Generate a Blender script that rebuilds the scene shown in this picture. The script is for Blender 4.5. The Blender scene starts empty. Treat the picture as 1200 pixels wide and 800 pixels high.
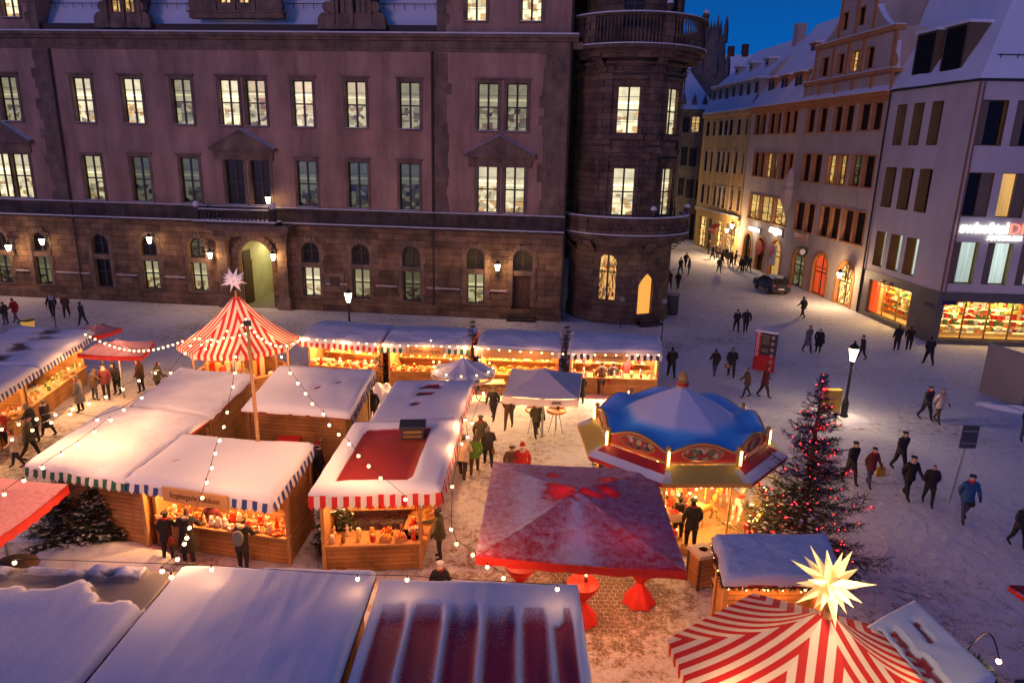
import bpy, math, random
from mathutils import Vector, Matrix, noise as mnoise
random.seed(7)
R = math.radians
PI = math.pi
scene = bpy.context.scene
COL = scene.collection

# ------------------------------------------------------------------ camera
FPX, PITCH, ROLL, CAMH = 816.4, 0.2723, 0.0227, 12.0
_fw = Vector((0, math.cos(PITCH), -math.sin(PITCH)))
_up = Vector((0, math.sin(PITCH), math.cos(PITCH)))
_ri = Vector((1, 0, 0))
RI = _ri*math.cos(ROLL)+_up*math.sin(ROLL)
UP = _up*math.cos(ROLL)-_ri*math.sin(ROLL)
CAM = Vector((0, 0, CAMH))
cd = bpy.data.cameras.new('camera')
cam = bpy.data.objects.new('camera', cd)
COL.objects.link(cam)
rot = Matrix((RI, UP, -_fw)).transposed()
cam.matrix_world = Matrix.Translation(CAM) @ rot.to_4x4()
cd.sensor_width = 36.0
cd.sensor_fit = 'HORIZONTAL'
cd.lens = FPX/1200*36
cd.clip_end = 2000
scene.camera = cam

def ray(x, y):
    return _fw + RI*((x-600)/FPX) + UP*((400-y)/FPX)
def G(x, y, z=0.0):
    """survey point: the spot at height z that the photograph shows at pixel x, y"""
    d = ray(x, y)
    return CAM + d*((z-CAMH)/d.z)

# ------------------------------------------------------------------ objects
def wmat(o):
    m = Matrix.Identity(4)
    while o is not None:
        m = Matrix.Translation(o.location) @ o.rotation_euler.to_matrix().to_4x4() @ Matrix.Diagonal((*o.scale, 1)) @ m
        o = o.parent
    return m

def tag(o, label=None, cat=None, group=None, kind=None):
    if label: o['label'] = label
    if cat: o['category'] = cat
    if group: o['group'] = group
    if kind: o['kind'] = kind
    return o

def thing(name, label, cat, loc=(0, 0, 0), rz=0.0, group=None):
    o = bpy.data.objects.new(name, None)
    o.empty_display_size = 0.3
    COL.objects.link(o)
    o.location = loc
    o.rotation_euler = (0, 0, rz)
    return tag(o, label, cat, group)

def link(name, me, parent=None):
    o = bpy.data.objects.new(name, me)
    COL.objects.link(o)
    if parent is not None:
        o.parent = parent
    return o

def kids(o):
    return [c for c in o.children]

def copy_tree(o, parent=None):
    c = o.copy()
    COL.objects.link(c)
    c.parent = parent
    for ch in kids(o):
        copy_tree(ch, c)
    return c

class MB:
    def __init__(s):
        s.v = []; s.f = []; s.m = []; s.att = None
    def add(s, vs, fs, mi=0):
        n = len(s.v)
        s.v += [Vector(v) for v in vs]
        s.f += [tuple(i+n for i in f) for f in fs]
        s.m += [mi]*len(fs)
        return n
    def poly(s, pts, mi=0):
        s.add(pts, [tuple(range(len(pts)))], mi)
    def box(s, a, b, mi=0, M=None):
        x0, y0, z0 = a; x1, y1, z1 = b
        vs = [Vector(p) for p in ((x0,y0,z0),(x1,y0,z0),(x1,y1,z0),(x0,y1,z0),(x0,y0,z1),(x1,y0,z1),(x1,y1,z1),(x0,y1,z1))]
        if M is not None: vs = [M @ v for v in vs]
        s.add(vs, [(0,3,2,1),(4,5,6,7),(0,1,5,4),(1,2,6,5),(2,3,7,6),(3,0,4,7)], mi)
    def cbox(s, c, sz, mi=0, rz=0, M=None):
        c = Vector(c); h = Vector(sz)/2
        m = Matrix.Translation(c) @ Matrix.Rotation(rz, 4, 'Z')
        if M is not None: m = M @ m
        s.box(-h, h, mi, m)
    def tube(s, p0, p1, r0, r1=None, n=8, mi=0, cap=True):
        if r1 is None: r1 = r0
        p0 = Vector(p0); p1 = Vector(p1)
        d = (p1-p0)
        if d.length < 1e-6: return
        d.normalize()
        a = d.cross(Vector((0, 0, 1)))
        if a.length < 1e-3: a = Vector((1, 0, 0))
        a.normalize(); b = d.cross(a)
        vs = []
        for p, r in ((p0, r0), (p1, r1)):
            for i in range(n):
                t = 2*PI*i/n
                vs.append(p + a*math.cos(t)*r + b*math.sin(t)*r)
        fs = [(i, (i+1) % n, n+(i+1) % n, n+i) for i in range(n)]
        if cap:
            fs += [tuple(range(n-1, -1, -1)), tuple(range(n, 2*n))]
        s.add(vs, fs, mi)
    def path(s, pts, r, n=5, mi=0):
        for a, b in zip(pts[:-1], pts[1:]):
            s.tube(a, b, r, r, n, mi)
    def lathe(s, prof, c=(0, 0, 0), n=16, mi=0, a0=0, a1=2*PI, rot0=0.0, cap=True):
        c = Vector(c); full = abs(a1-a0-2*PI) < 1e-6
        k = n if full else n+1
        vs = []
        for r, z in prof:
            for i in range(k):
                t = a0+(a1-a0)*i/n+rot0
                vs.append(c+Vector((r*math.cos(t), r*math.sin(t), z)))
        fs = []
        for j in range(len(prof)-1):
            for i in range(n):
                i2 = (i+1) % k
                fs.append((j*k+i, j*k+i2, (j+1)*k+i2, (j+1)*k+i))
        s.add(vs, fs, mi)
        if cap and full:
            if prof[0][0] > 1e-4: s.poly([vs[i] for i in range(k-1, -1, -1)], mi)
            if prof[-1][0] > 1e-4: s.poly([vs[(len(prof)-1)*k+i] for i in range(k)], mi)
    def sphere(s, c, r, n=8, mi=0, sc=(1, 1, 1)):
        c = Vector(c); vs = []; fs = []
        m = max(3, n//2)
        for j in range(1, m):
            ph = PI*j/m
            for i in range(n):
                t = 2*PI*i/n
                vs.append(c+Vector((r*sc[0]*math.sin(ph)*math.cos(t), r*sc[1]*math.sin(ph)*math.sin(t), r*sc[2]*math.cos(ph))))
        top = len(vs); vs.append(c+Vector((0, 0, r*sc[2]))); vs.append(c-Vector((0, 0, r*sc[2])))
        for j in range(m-2):
            for i in range(n):
                fs.append((j*n+i, (j+1)*n+i, (j+1)*n+(i+1) % n, j*n+(i+1) % n))
        for i in range(n):
            fs.append((top, i, (i+1) % n))
            fs.append((top+1, (m-2)*n+(i+1) % n, (m-2)*n+i))
        s.add(vs, fs, mi)
    def prism(s, pts, z0, z1, mi=0):
        n = len(pts)
        vs = [(p[0], p[1], z0) for p in pts]+[(p[0], p[1], z1) for p in pts]
        fs = [(i, (i+1) % n, n+(i+1) % n, n+i) for i in range(n)]+[tuple(range(n-1, -1, -1)), tuple(range(n, 2*n))]
        s.add(vs, fs, mi)
    def xform(s, M, i0=0):
        for i in range(i0, len(s.v)): s.v[i] = M @ s.v[i]
        return s
    def build(s, name, mats, parent=None, world=False, smooth=False):
        if not isinstance(mats, (list, tuple)): mats = [mats]
        vs = s.v
        loc = None
        if parent is not None and world:
            inv = wmat(parent).inverted()
            vs = [inv @ v for v in vs]
        elif parent is None and vs:
            xs = [v.x for v in vs]; ys = [v.y for v in vs]; zs = [v.z for v in vs]
            loc = Vector(((min(xs)+max(xs))/2, (min(ys)+max(ys))/2, min(zs)))
            vs = [v-loc for v in vs]
        me = bpy.data.meshes.new(name)
        me.from_pydata([tuple(v) for v in vs], [], s.f)
        for m in mats: me.materials.append(m)
        if len(mats) > 1: me.polygons.foreach_set('material_index', s.m)
        if smooth: me.polygons.foreach_set('use_smooth', [True]*len(me.polygons))
        if s.att is not None:
            a = me.attributes.new('cover', 'FLOAT', 'POINT')
            a.data.foreach_set('value', s.att)
        me.update()
        o = link(name, me, parent)
        if loc is not None: o.location = loc
        return o

class Fr:
    """a vertical plane: local x along it, local y inward (away from the viewer), z up"""
    def __init__(s, O, a):
        s.O = Vector((O[0], O[1], 0)); s.a = a
        s.u = Vector((math.cos(a), math.sin(a), 0)); s.n = Vector((-math.sin(a), math.cos(a), 0))
        s.M = Matrix.Translation(s.O) @ Matrix.Rotation(a, 4, 'Z')
    def w(s, x, y, z):
        return s.M @ Vector((x, y, z))
    def px(s, x, y, dep=0.0):
        d = ray(x, y); t = (s.O+s.n*dep-CAM).dot(s.n)/d.dot(s.n)
        q = CAM+d*t
        return (q-s.O).dot(s.u), q.z

# ------------------------------------------------------------------ materials
MATS = {}
def nmat(name):
    m = bpy.data.materials.new(name); m.use_nodes = True
    nt = m.node_tree; b = nt.nodes['Principled BSDF']
    return m, nt, b
def rgb(c): return (c[0], c[1], c[2], 1)

def mat(name, c, rough=0.8, c2=None, scale=3.0, mix=0.5, bump=0.0, bscale=None, metal=0.0, emit=None, es=0.0, detail=4, stretch=None, sampling=None):
    if name in MATS: return MATS[name]
    m, nt, b = nmat(name)
    b.inputs['Roughness'].default_value = rough
    b.inputs['Metallic'].default_value = metal
    b.inputs['Base Color'].default_value = rgb(c)
    if c2 is not None or bump:
        tc = nt.nodes.new('ShaderNodeTexCoord')
        mp = nt.nodes.new('ShaderNodeMapping')
        nt.links.new(tc.outputs['Object'], mp.inputs[0])
        if stretch: mp.inputs['Scale'].default_value = stretch
    if c2 is not None:
        n = nt.nodes.new('ShaderNodeTexNoise'); n.inputs['Scale'].default_value = scale; n.inputs['Detail'].default_value = detail
        nt.links.new(mp.outputs[0], n.inputs['Vector'])
        cr = nt.nodes.new('ShaderNodeValToRGB')
        cr.color_ramp.elements[0].position = max(0, mix-0.17); cr.color_ramp.elements[1].position = min(1, mix+0.17)
        cr.color_ramp.elements[0].color = rgb(c); cr.color_ramp.elements[1].color = rgb(c2)
        nt.links.new(n.outputs[0], cr.inputs[0]); nt.links.new(cr.outputs[0], b.inputs['Base Color'])
    if bump:
        n2 = nt.nodes.new('ShaderNodeTexNoise'); n2.inputs['Scale'].default_value = bscale or scale*4; n2.inputs['Detail'].default_value = 6
        nt.links.new(mp.outputs[0], n2.inputs['Vector'])
        bp = nt.nodes.new('ShaderNodeBump'); bp.inputs['Strength'].default_value = 1.0; bp.inputs['Distance'].default_value = bump
        nt.links.new(n2.outputs[0], bp.inputs['Height']); nt.links.new(bp.outputs[0], b.inputs['Normal'])
    if emit is not None:
        b.inputs['Emission Color'].default_value = rgb(emit); b.inputs['Emission Strength'].default_value = es
        m.cycles.emission_sampling = sampling or 'NONE'
    MATS[name] = m
    return m

def vcover(name, c_bare, c_bare2, c_snow, rough_b=0.4, scale=6.0, thr=0.5, soft=0.1, amp=0.35, streak=None):
    """snow lying on a surface; the vertex attribute 'cover' says how much lies there"""
    m, nt, b = nmat(name)
    L = nt.links.new; N = nt.nodes.new
    at = N('ShaderNodeAttribute'); at.attribute_name = 'cover'
    tc = N('ShaderNodeTexCoord'); mp = N('ShaderNodeMapping'); L(tc.outputs['Object'], mp.inputs[0])
    if streak: mp.inputs['Scale'].default_value = streak
    n = N('ShaderNodeTexNoise'); n.inputs['Scale'].default_value = scale; n.inputs['Detail'].default_value = 8; n.inputs['Roughness'].default_value = 0.75
    L(mp.outputs[0], n.inputs['Vector'])
    ma = N('ShaderNodeMath'); ma.operation = 'MULTIPLY_ADD'; ma.inputs[1].default_value = amp*2; ma.inputs[2].default_value = -amp
    L(n.outputs[0], ma.inputs[0])
    ad = N('ShaderNodeMath'); ad.operation = 'ADD'; L(ma.outputs[0], ad.inputs[0]); L(at.outputs['Fac'], ad.inputs[1])
    mr = N('ShaderNodeMapRange'); mr.inputs[1].default_value = thr-soft; mr.inputs[2].default_value = thr+soft
    L(ad.outputs[0], mr.inputs[0])
    n3 = N('ShaderNodeTexNoise'); n3.inputs['Scale'].default_value = 2.3; L(tc.outputs['Object'], n3.inputs['Vector'])
    mb = N('ShaderNodeMix'); mb.data_type = 'RGBA'; mb.inputs[6].default_value = rgb(c_bare); mb.inputs[7].default_value = rgb(c_bare2)
    L(n3.outputs[0], mb.inputs[0])
    mx = N('ShaderNodeMix'); mx.data_type = 'RGBA'; mx.inputs[7].default_value = rgb(c_snow)
    L(mr.outputs[0], mx.inputs[0]); L(mb.outputs[2], mx.inputs[6]); L(mx.outputs[2], b.inputs['Base Color'])
    rr = N('ShaderNodeMapRange'); rr.inputs[3].default_value = rough_b; rr.inputs[4].default_value = 0.85
    L(mr.outputs[0], rr.inputs[0]); L(rr.outputs[0], b.inputs['Roughness'])
    bp = N('ShaderNodeBump'); bp.inputs['Distance'].default_value = 0.03; bp.inputs['Strength'].default_value = 0.8
    L(mr.outputs[0], bp.inputs['Height'])
    n4 = N('ShaderNodeTexNoise'); n4.inputs['Scale'].default_value = 14; n4.inputs['Detail'].default_value = 5; L(tc.outputs['Object'], n4.inputs['Vector'])
    bp2 = N('ShaderNodeBump'); bp2.inputs['Distance'].default_value = 0.007; L(n4.outputs[0], bp2.inputs['Height']); L(bp.outputs[0], bp2.inputs['Normal'])
    L(bp2.outputs[0], b.inputs['Normal'])
    return m

SNOW = mat('snow', (0.79, 0.80, 0.83), 0.75, (0.68, 0.69, 0.74), 1.3, bump=0.07, bscale=3.5)
SNOWF = mat('snow_far', (0.76, 0.79, 0.86), 0.8, (0.68, 0.72, 0.80), 0.6)
PLAS = mat('plaster_castle', (0.47, 0.285, 0.205), 0.9, (0.39, 0.235, 0.17), 0.6, bump=0.01, bscale=8)
def stains(m, lo=0.72, sc=(0.35, 0.35, 0.09), scale=1.0, hi=1.08):
    nt = m.node_tree; b = nt.nodes['Principled BSDF']; L = nt.links.new; N = nt.nodes.new
    src = b.inputs['Base Color'].links[0].from_socket
    tc = N('ShaderNodeTexCoord'); mp = N('ShaderNodeMapping'); mp.inputs['Scale'].default_value = sc; L(tc.outputs['Object'], mp.inputs[0])
    n = N('ShaderNodeTexNoise'); n.inputs['Scale'].default_value = scale; n.inputs['Detail'].default_value = 8; n.inputs['Roughness'].default_value = .65; L(mp.outputs[0], n.inputs['Vector'])
    mr = N('ShaderNodeMapRange'); mr.inputs[1].default_value = .35; mr.inputs[2].default_value = .62; mr.inputs[3].default_value = lo; mr.inputs[4].default_value = hi; L(n.outputs[0], mr.inputs[0])
    v = N('ShaderNodeVectorMath'); v.operation = 'SCALE'; L(src, v.inputs[0]); L(mr.outputs[0], v.inputs['Scale']); L(v.outputs[0], b.inputs['Base Color'])
stains(PLAS, .58, (.6, .6, .14))
STONE = mat('sandstone_trim', (0.26, 0.175, 0.115), 0.9, (0.17, 0.115, 0.085), 1.5, bump=0.015, bscale=9)
STONED = mat('sandstone_dark', (0.11, 0.08, 0.06), 0.9, (0.05, 0.04, 0.035), 1.2, bump=0.02, bscale=8)
FRAME = mat('window_frame_dark', (0.025, 0.02, 0.018), 0.5)
PIPE = mat('drainpipe', (0.03, 0.018, 0.015), 0.6)
WOOD = mat('wood_boards', (0.36, 0.17, 0.06), 0.6, (0.25, 0.11, 0.04), 3, bump=0.006, stretch=(0.6, 0.6, 8))
WOODD = mat('wood_dark', (0.10, 0.05, 0.025), 0.7, (0.06, 0.03, 0.018), 4, stretch=(0.6, 0.6, 8))
WOODL = mat('wood_light', (0.50, 0.27, 0.10), 0.55, (0.40, 0.20, 0.07), 4, stretch=(3, 0.8, 3))
WHITE = mat('white_cloth', (0.72, 0.70, 0.66), 0.8)
REDC = mat('red_cloth', (0.62, 0.02, 0.015), 0.6, (0.5, 0.015, 0.012), 3)
REDT = mat('red_tarp', (0.42, 0.035, 0.03), 0.4, (0.34, 0.025, 0.02), 4)
BLUEC = mat('blue_cloth', (0.03, 0.07, 0.25), 0.8)
GREENC = mat('green_cloth', (0.015, 0.13, 0.07), 0.8)
BLACK = mat('black_metal', (0.012, 0.012, 0.014), 0.4)
IRON = mat('dark_iron', (0.03, 0.032, 0.04), 0.5)
CABLE = mat('cable', (0.02, 0.02, 0.02), 0.6)
GREY = mat('grey_metal', (0.25, 0.26, 0.28), 0.5)
NEED = mat('fir_needles', (0.014, 0.032, 0.016), 0.8, (0.028, 0.05, 0.024), 6)
BARK = mat('bark', (0.07, 0.04, 0.025), 0.9)
BULB = mat('bulb_warm', (1, 0.9, 0.7), 0.4, emit=(1.0, 0.60, 0.24), es=7)
BULBW = mat('lamp_glass', (1, 0.95, 0.85), 0.4, emit=(1.0, 0.72, 0.42), es=12)
BULBR = mat('bulb_red', (1, 0.05, 0.05), 0.4, emit=(1.0, 0.02, 0.03), es=9)
BULBY = mat('bulb_yellow', (1, 0.8, 0.3), 0.4, emit=(1.0, 0.65, 0.2), es=7)
BRASS = mat('brass', (0.5, 0.33, 0.1), 0.35, metal=0.8)

def pane_mat(name, base, strength, dark=0.5, warm=None, lattice=False, curtain=False):
    """a lit room seen through the glass: pale walls, a lamp strip, shelves and furniture low down"""
    m, nt, b = nmat(name)
    L = nt.links.new; N = nt.nodes.new
    def M_(op, a=None, c=None, d=None):
        n = N('ShaderNodeMath'); n.operation = op
        for i, v in enumerate((a, c, d)):
            if v is None: continue
            if isinstance(v, (int, float)): n.inputs[i].default_value = v
            else: L(v, n.inputs[i])
        return n.outputs[0]
    tc = N('ShaderNodeTexCoord'); oi = N('ShaderNodeObjectInfo'); sp = N('ShaderNodeSeparateXYZ'); L(tc.outputs['Generated'], sp.inputs[0])
    u, v = sp.outputs[0], sp.outputs[2]; r = oi.outputs['Random']
    cb = N('ShaderNodeCombineXYZ')
    if curtain:
        L(M_('MULTIPLY_ADD', u, 9.0, M_('MULTIPLY', r, 40)), cb.inputs[0]); L(M_('MULTIPLY', v, 0.7), cb.inputs[1])
        n = N('ShaderNodeTexNoise'); n.inputs['Scale'].default_value = 1.0; L(cb.outputs[0], n.inputs['Vector'])
        val = M_('MULTIPLY_ADD', n.outputs[0], 0.9, M_('MULTIPLY_ADD', v, 0.25, 0.2))
        sc = N('ShaderNodeVectorMath'); sc.operation = 'SCALE'; sc.inputs[0].default_value = base; L(val, sc.inputs['Scale'])
        L(sc.outputs[0], b.inputs['Emission Color'])
    else:
        L(M_('MULTIPLY_ADD', u, 2.6 if not warm else 14, M_('MULTIPLY', r, 53)), cb.inputs[0]); L(M_('MULTIPLY', v, 7.0), cb.inputs[1]); L(M_('MULTIPLY', r, 7), cb.inputs[2])
        vo = N('ShaderNodeTexVoronoi'); vo.distance = 'CHEBYCHEV'; vo.inputs['Scale'].default_value = 1.5; vo.inputs['Randomness'].default_value = 0.75; L(cb.outputs[0], vo.inputs['Vector'])
        sc_ = N('ShaderNodeSeparateColor'); L(vo.outputs['Color'], sc_.inputs[0])
        # height where the furniture ends differs from room to room
        hi = M_('MULTIPLY_ADD', r, 0.3, 0.32)
        low = M_('MULTIPLY', M_('LESS_THAN', v, hi if not warm else 2.0), M_('GREATER_THAN', sc_.outputs[0], 0.42))
        n = N('ShaderNodeTexNoise'); n.inputs['Scale'].default_value = 1.4; n.inputs['Detail'].default_value = 5; L(cb.outputs[0], n.inputs['Vector'])
        bright = M_('MULTIPLY_ADD', n.outputs[0], 0.7, 0.45)
        ceil_ = M_('MULTIPLY_ADD', M_('GREATER_THAN', v, 0.7), -0.28, 1.0)
        tube = M_('LESS_THAN', M_('ABSOLUTE', M_('SUBTRACT', v, M_('MULTIPLY_ADD', r, 0.12, 0.58))), 0.016)
        cut = M_('SUBTRACT', 1.0, M_('MULTIPLY', low, M_('MULTIPLY_ADD', sc_.outputs[1], 0.55, 1.0-dark-0.25)))
        val = M_('ADD', M_('MULTIPLY', M_('MULTIPLY', bright, ceil_), cut), M_('MULTIPLY', tube, 0.7))
        mx = N('ShaderNodeMix'); mx.data_type = 'RGBA'; mx.inputs[6].default_value = rgb(base)
        mx.inputs[7].default_value = rgb(warm or (base[0]*0.8, base[1]*0.55, base[2]*0.35)); L(M_('MULTIPLY', low, M_('GREATER_THAN', sc_.outputs[2], 0.55)), mx.inputs[0])
        sc = N('ShaderNodeVectorMath'); sc.operation = 'SCALE'; L(mx.outputs[2], sc.inputs[0]); L(val, sc.inputs['Scale'])
        L(sc.outputs[0], b.inputs['Emission Color'])
    L(M_('MULTIPLY_ADD', M_('FRACT', M_('MULTIPLY', r, 17.0)), strength*0.7, strength*0.5), b.inputs['Emission Strength'])
    b.inputs['Base Color'].default_value = (0.02, 0.02, 0.02, 1); b.inputs['Roughness'].default_value = 0.12
    m.cycles.emission_sampling = 'NONE'
    return m
P_HI = pane_mat('room_bright', (1.0, 0.86, 0.52), 1.25, 0.6)
P_MD = pane_mat('room_medium', (0.95, 0.84, 0.45), 0.55, 0.45)
P_LO = pane_mat('room_dim', (0.75, 0.72, 0.36), 0.16, 0.3)
P_YE = pane_mat('room_yellow', (1.0, 0.62, 0.18), 0.8, 0.5)
P_DK = mat('glass_dark', (0.012, 0.011, 0.011), 0.3)
P_BL = mat('glass_bluish', (0.012, 0.014, 0.022), 0.3)
for q_ in (P_DK, P_BL): q_.node_tree.nodes['Principled BSDF'].inputs['Specular IOR Level'].default_value = 0.22
P_SHOP = pane_mat('shop_interior', (1.0, 0.66, 0.20), 2.0, 0.35, warm=(0.9, 0.12, 0.03))
P_PALE = pane_mat('room_pale', (0.72, 0.88, 0.80), 0.75, 0.8, curtain=True)
P_CURT = pane_mat('room_curtain', (1.0, 0.55, 0.16), 0.75, 0.6, curtain=True)
P_RED = pane_mat('shop_red', (1.0, 0.09, 0.02), 0.9, 0.7, curtain=True)

def brickmat(name, c1, c2, cm, w=0.9, h=0.42, bump=0.03, plane='xz', mortar=0.012):
    m, nt, b = nmat(name)
    L = nt.links.new; N = nt.nodes.new
    tc = N('ShaderNodeTexCoord'); sp = N('ShaderNodeSeparateXYZ'); L(tc.outputs['Object'], sp.inputs[0])
    cb = N('ShaderNodeCombineXYZ')
    if plane == 'xz':
        ad = N('ShaderNodeMath'); ad.operation = 'ADD'; L(sp.outputs[0], ad.inputs[0]); L(sp.outputs[1], ad.inputs[1]); L(ad.outputs[0], cb.inputs[0]); L(sp.outputs[2], cb.inputs[1])
    else:
        L(sp.outputs[0], cb.inputs[0]); L(sp.outputs[1], cb.inputs[1])
    br = N('ShaderNodeTexBrick'); br.inputs['Scale'].default_value = 1.0
    br.inputs['Brick Width'].default_value = w; br.inputs['Row Height'].default_value = h; br.inputs['Mortar Size'].default_value = mortar
    br.inputs['Color1'].default_value = rgb(c1); br.inputs['Color2'].default_value = rgb(c2); br.inputs['Mortar'].default_value = rgb(cm)
    L(cb.outputs[0], br.inputs['Vector'])
    n = N('ShaderNodeTexNoise'); n.inputs['Scale'].default_value = 0.9; n.inputs['Detail'].default_value = 6; L(tc.outputs['Object'], n.inputs['Vector'])
    mr = N('ShaderNodeMapRange'); mr.inputs[1].default_value = 0.3; mr.inputs[2].default_value = 0.7; mr.inputs[3].default_value = 0.45; mr.inputs[4].default_value = 1.2
    L(n.outputs[0], mr.inputs[0])
    mx = N('ShaderNodeVectorMath'); mx.operation = 'SCALE'; L(br.outputs['Color'], mx.inputs[0]); L(mr.outputs[0], mx.inputs['Scale'])
    L(mx.outputs[0], b.inputs['Base Color'])
    b.inputs['Roughness'].default_value = 0.9
    n2 = N('ShaderNodeTexNoise'); n2.inputs['Scale'].default_value = 7; n2.inputs['Detail'].default_value = 5; L(tc.outputs['Object'], n2.inputs['Vector'])
    ad2 = N('ShaderNodeMath'); ad2.operation = 'MULTIPLY_ADD'; ad2.inputs[1].default_value = -1.0
    L(br.outputs['Fac'], ad2.inputs[0]); L(n2.outputs[0], ad2.inputs[2])
    bp = N('ShaderNodeBump'); bp.inputs['Distance'].default_value = bump; L(ad2.outputs[0], bp.inputs['Height']); L(bp.outputs[0], b.inputs['Normal'])
    return m
stains(STONE, .55, (1, 1, .5)); stains(STONED, .5, (1, 1, .4))
RUST = brickmat('rusticated_stone', (0.28, 0.165, 0.09), (0.15, 0.09, 0.052), (0.05, 0.035, 0.025), 1.1, 0.45, 0.06)
TOWER = brickmat('tower_stone', (0.21, 0.135, 0.09), (0.12, 0.078, 0.055), (0.035, 0.025, 0.02), 0.9, 0.42, 0.06)
PLANK = brickmat('planks', (0.52, 0.25, 0.08), (0.42, 0.19, 0.06), (0.08, 0.035, 0.015), 2.3, 0.14, 0.01, mortar=0.006)
# ------------------------------------------------------------------ world and light
w = bpy.data.worlds.new('World'); scene.world = w; w.use_nodes = True
nt = w.node_tree; bg = nt.nodes['Background']
sky = nt.nodes.new('ShaderNodeTexSky'); sky.sky_type = 'NISHITA'; sky.sun_disc = False
SUN_EL, SUN_ROT = R(9), R(208)
sky.sun_elevation = SUN_EL; sky.sun_rotation = SUN_ROT
sky.altitude = 100; sky.air_density = 1.0; sky.dust_density = 0.3; sky.ozone_density = 4.0
tint = nt.nodes.new('ShaderNodeMix'); tint.data_type = 'RGBA'; tint.blend_type = 'MULTIPLY'; tint.inputs[0].default_value = 1.0
tc = nt.nodes.new('ShaderNodeTexCoord'); sp = nt.nodes.new('ShaderNodeSeparateXYZ'); nt.links.new(tc.outputs['Generated'], sp.inputs[0])
cr = nt.nodes.new('ShaderNodeValToRGB')
cr.color_ramp.elements[0].position = 0.0; cr.color_ramp.elements[0].color = (0.0, 0.13, 0.56, 1)
cr.color_ramp.elements[1].position = 0.85; cr.color_ramp.elements[1].color = (0.40, 0.54, 2.15, 1)
k = cr.color_ramp.elements.new(0.42); k.color = (0.01, 0.18, 0.70, 1)
nt.links.new(sp.outputs[2], cr.inputs[0])
bwn = nt.nodes.new('ShaderNodeRGBToBW'); nt.links.new(sky.outputs[0], bwn.inputs[0])
nt.links.new(bwn.outputs[0], tint.inputs[6]); nt.links.new(cr.outputs[0], tint.inputs[7])
nt.links.new(tint.outputs[2], bg.inputs[0])
bg.inputs[1].default_value = 0.15
# warm directional light added in place of the square's floodlights
sd = bpy.data.lights.new('flood_sun', 'SUN'); flood_sun = bpy.data.objects.new('flood_sun', sd); COL.objects.link(flood_sun)
sd.energy = 0.34; sd.angle = R(14); sd.color = (1.0, 0.47, 0.36)
az = SUN_ROT
sdir = Vector((math.sin(az)*math.cos(SUN_EL), math.cos(az)*math.cos(SUN_EL), math.sin(SUN_EL)))
flood_sun.rotation_euler = sdir.to_track_quat('Z', 'Y').to_euler()

scene.view_settings.view_transform = 'Standard'; scene.view_settings.look = 'None'
scene.view_settings.exposure = 0.3; scene.view_settings.gamma = 1.0
scene.cycles.use_denoising = True
scene.cycles.max_bounces = 5; scene.cycles.diffuse_bounces = 3; scene.cycles.glossy_bounces = 2
scene.cycles.sample_clamp_indirect = 4; scene.cycles.caustics_reflective = False; scene.cycles.caustics_refractive = False
scene.render.film_transparent = False

NL = [0]
def lamp(p, e, c=(1.0, 0.55, 0.24), r=0.08, name='lamp_light', parent=None):
    d = bpy.data.lights.new(name, 'POINT'); d.energy = e*1.2; d.color = c; d.shadow_soft_size = r
    o = bpy.data.objects.new(name, d); COL.objects.link(o)
    if parent is not None:
        o.parent = parent; o.location = wmat(parent).inverted() @ Vector(p)
    else:
        o.location = p
    NL[0] += 1
    return o

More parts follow.
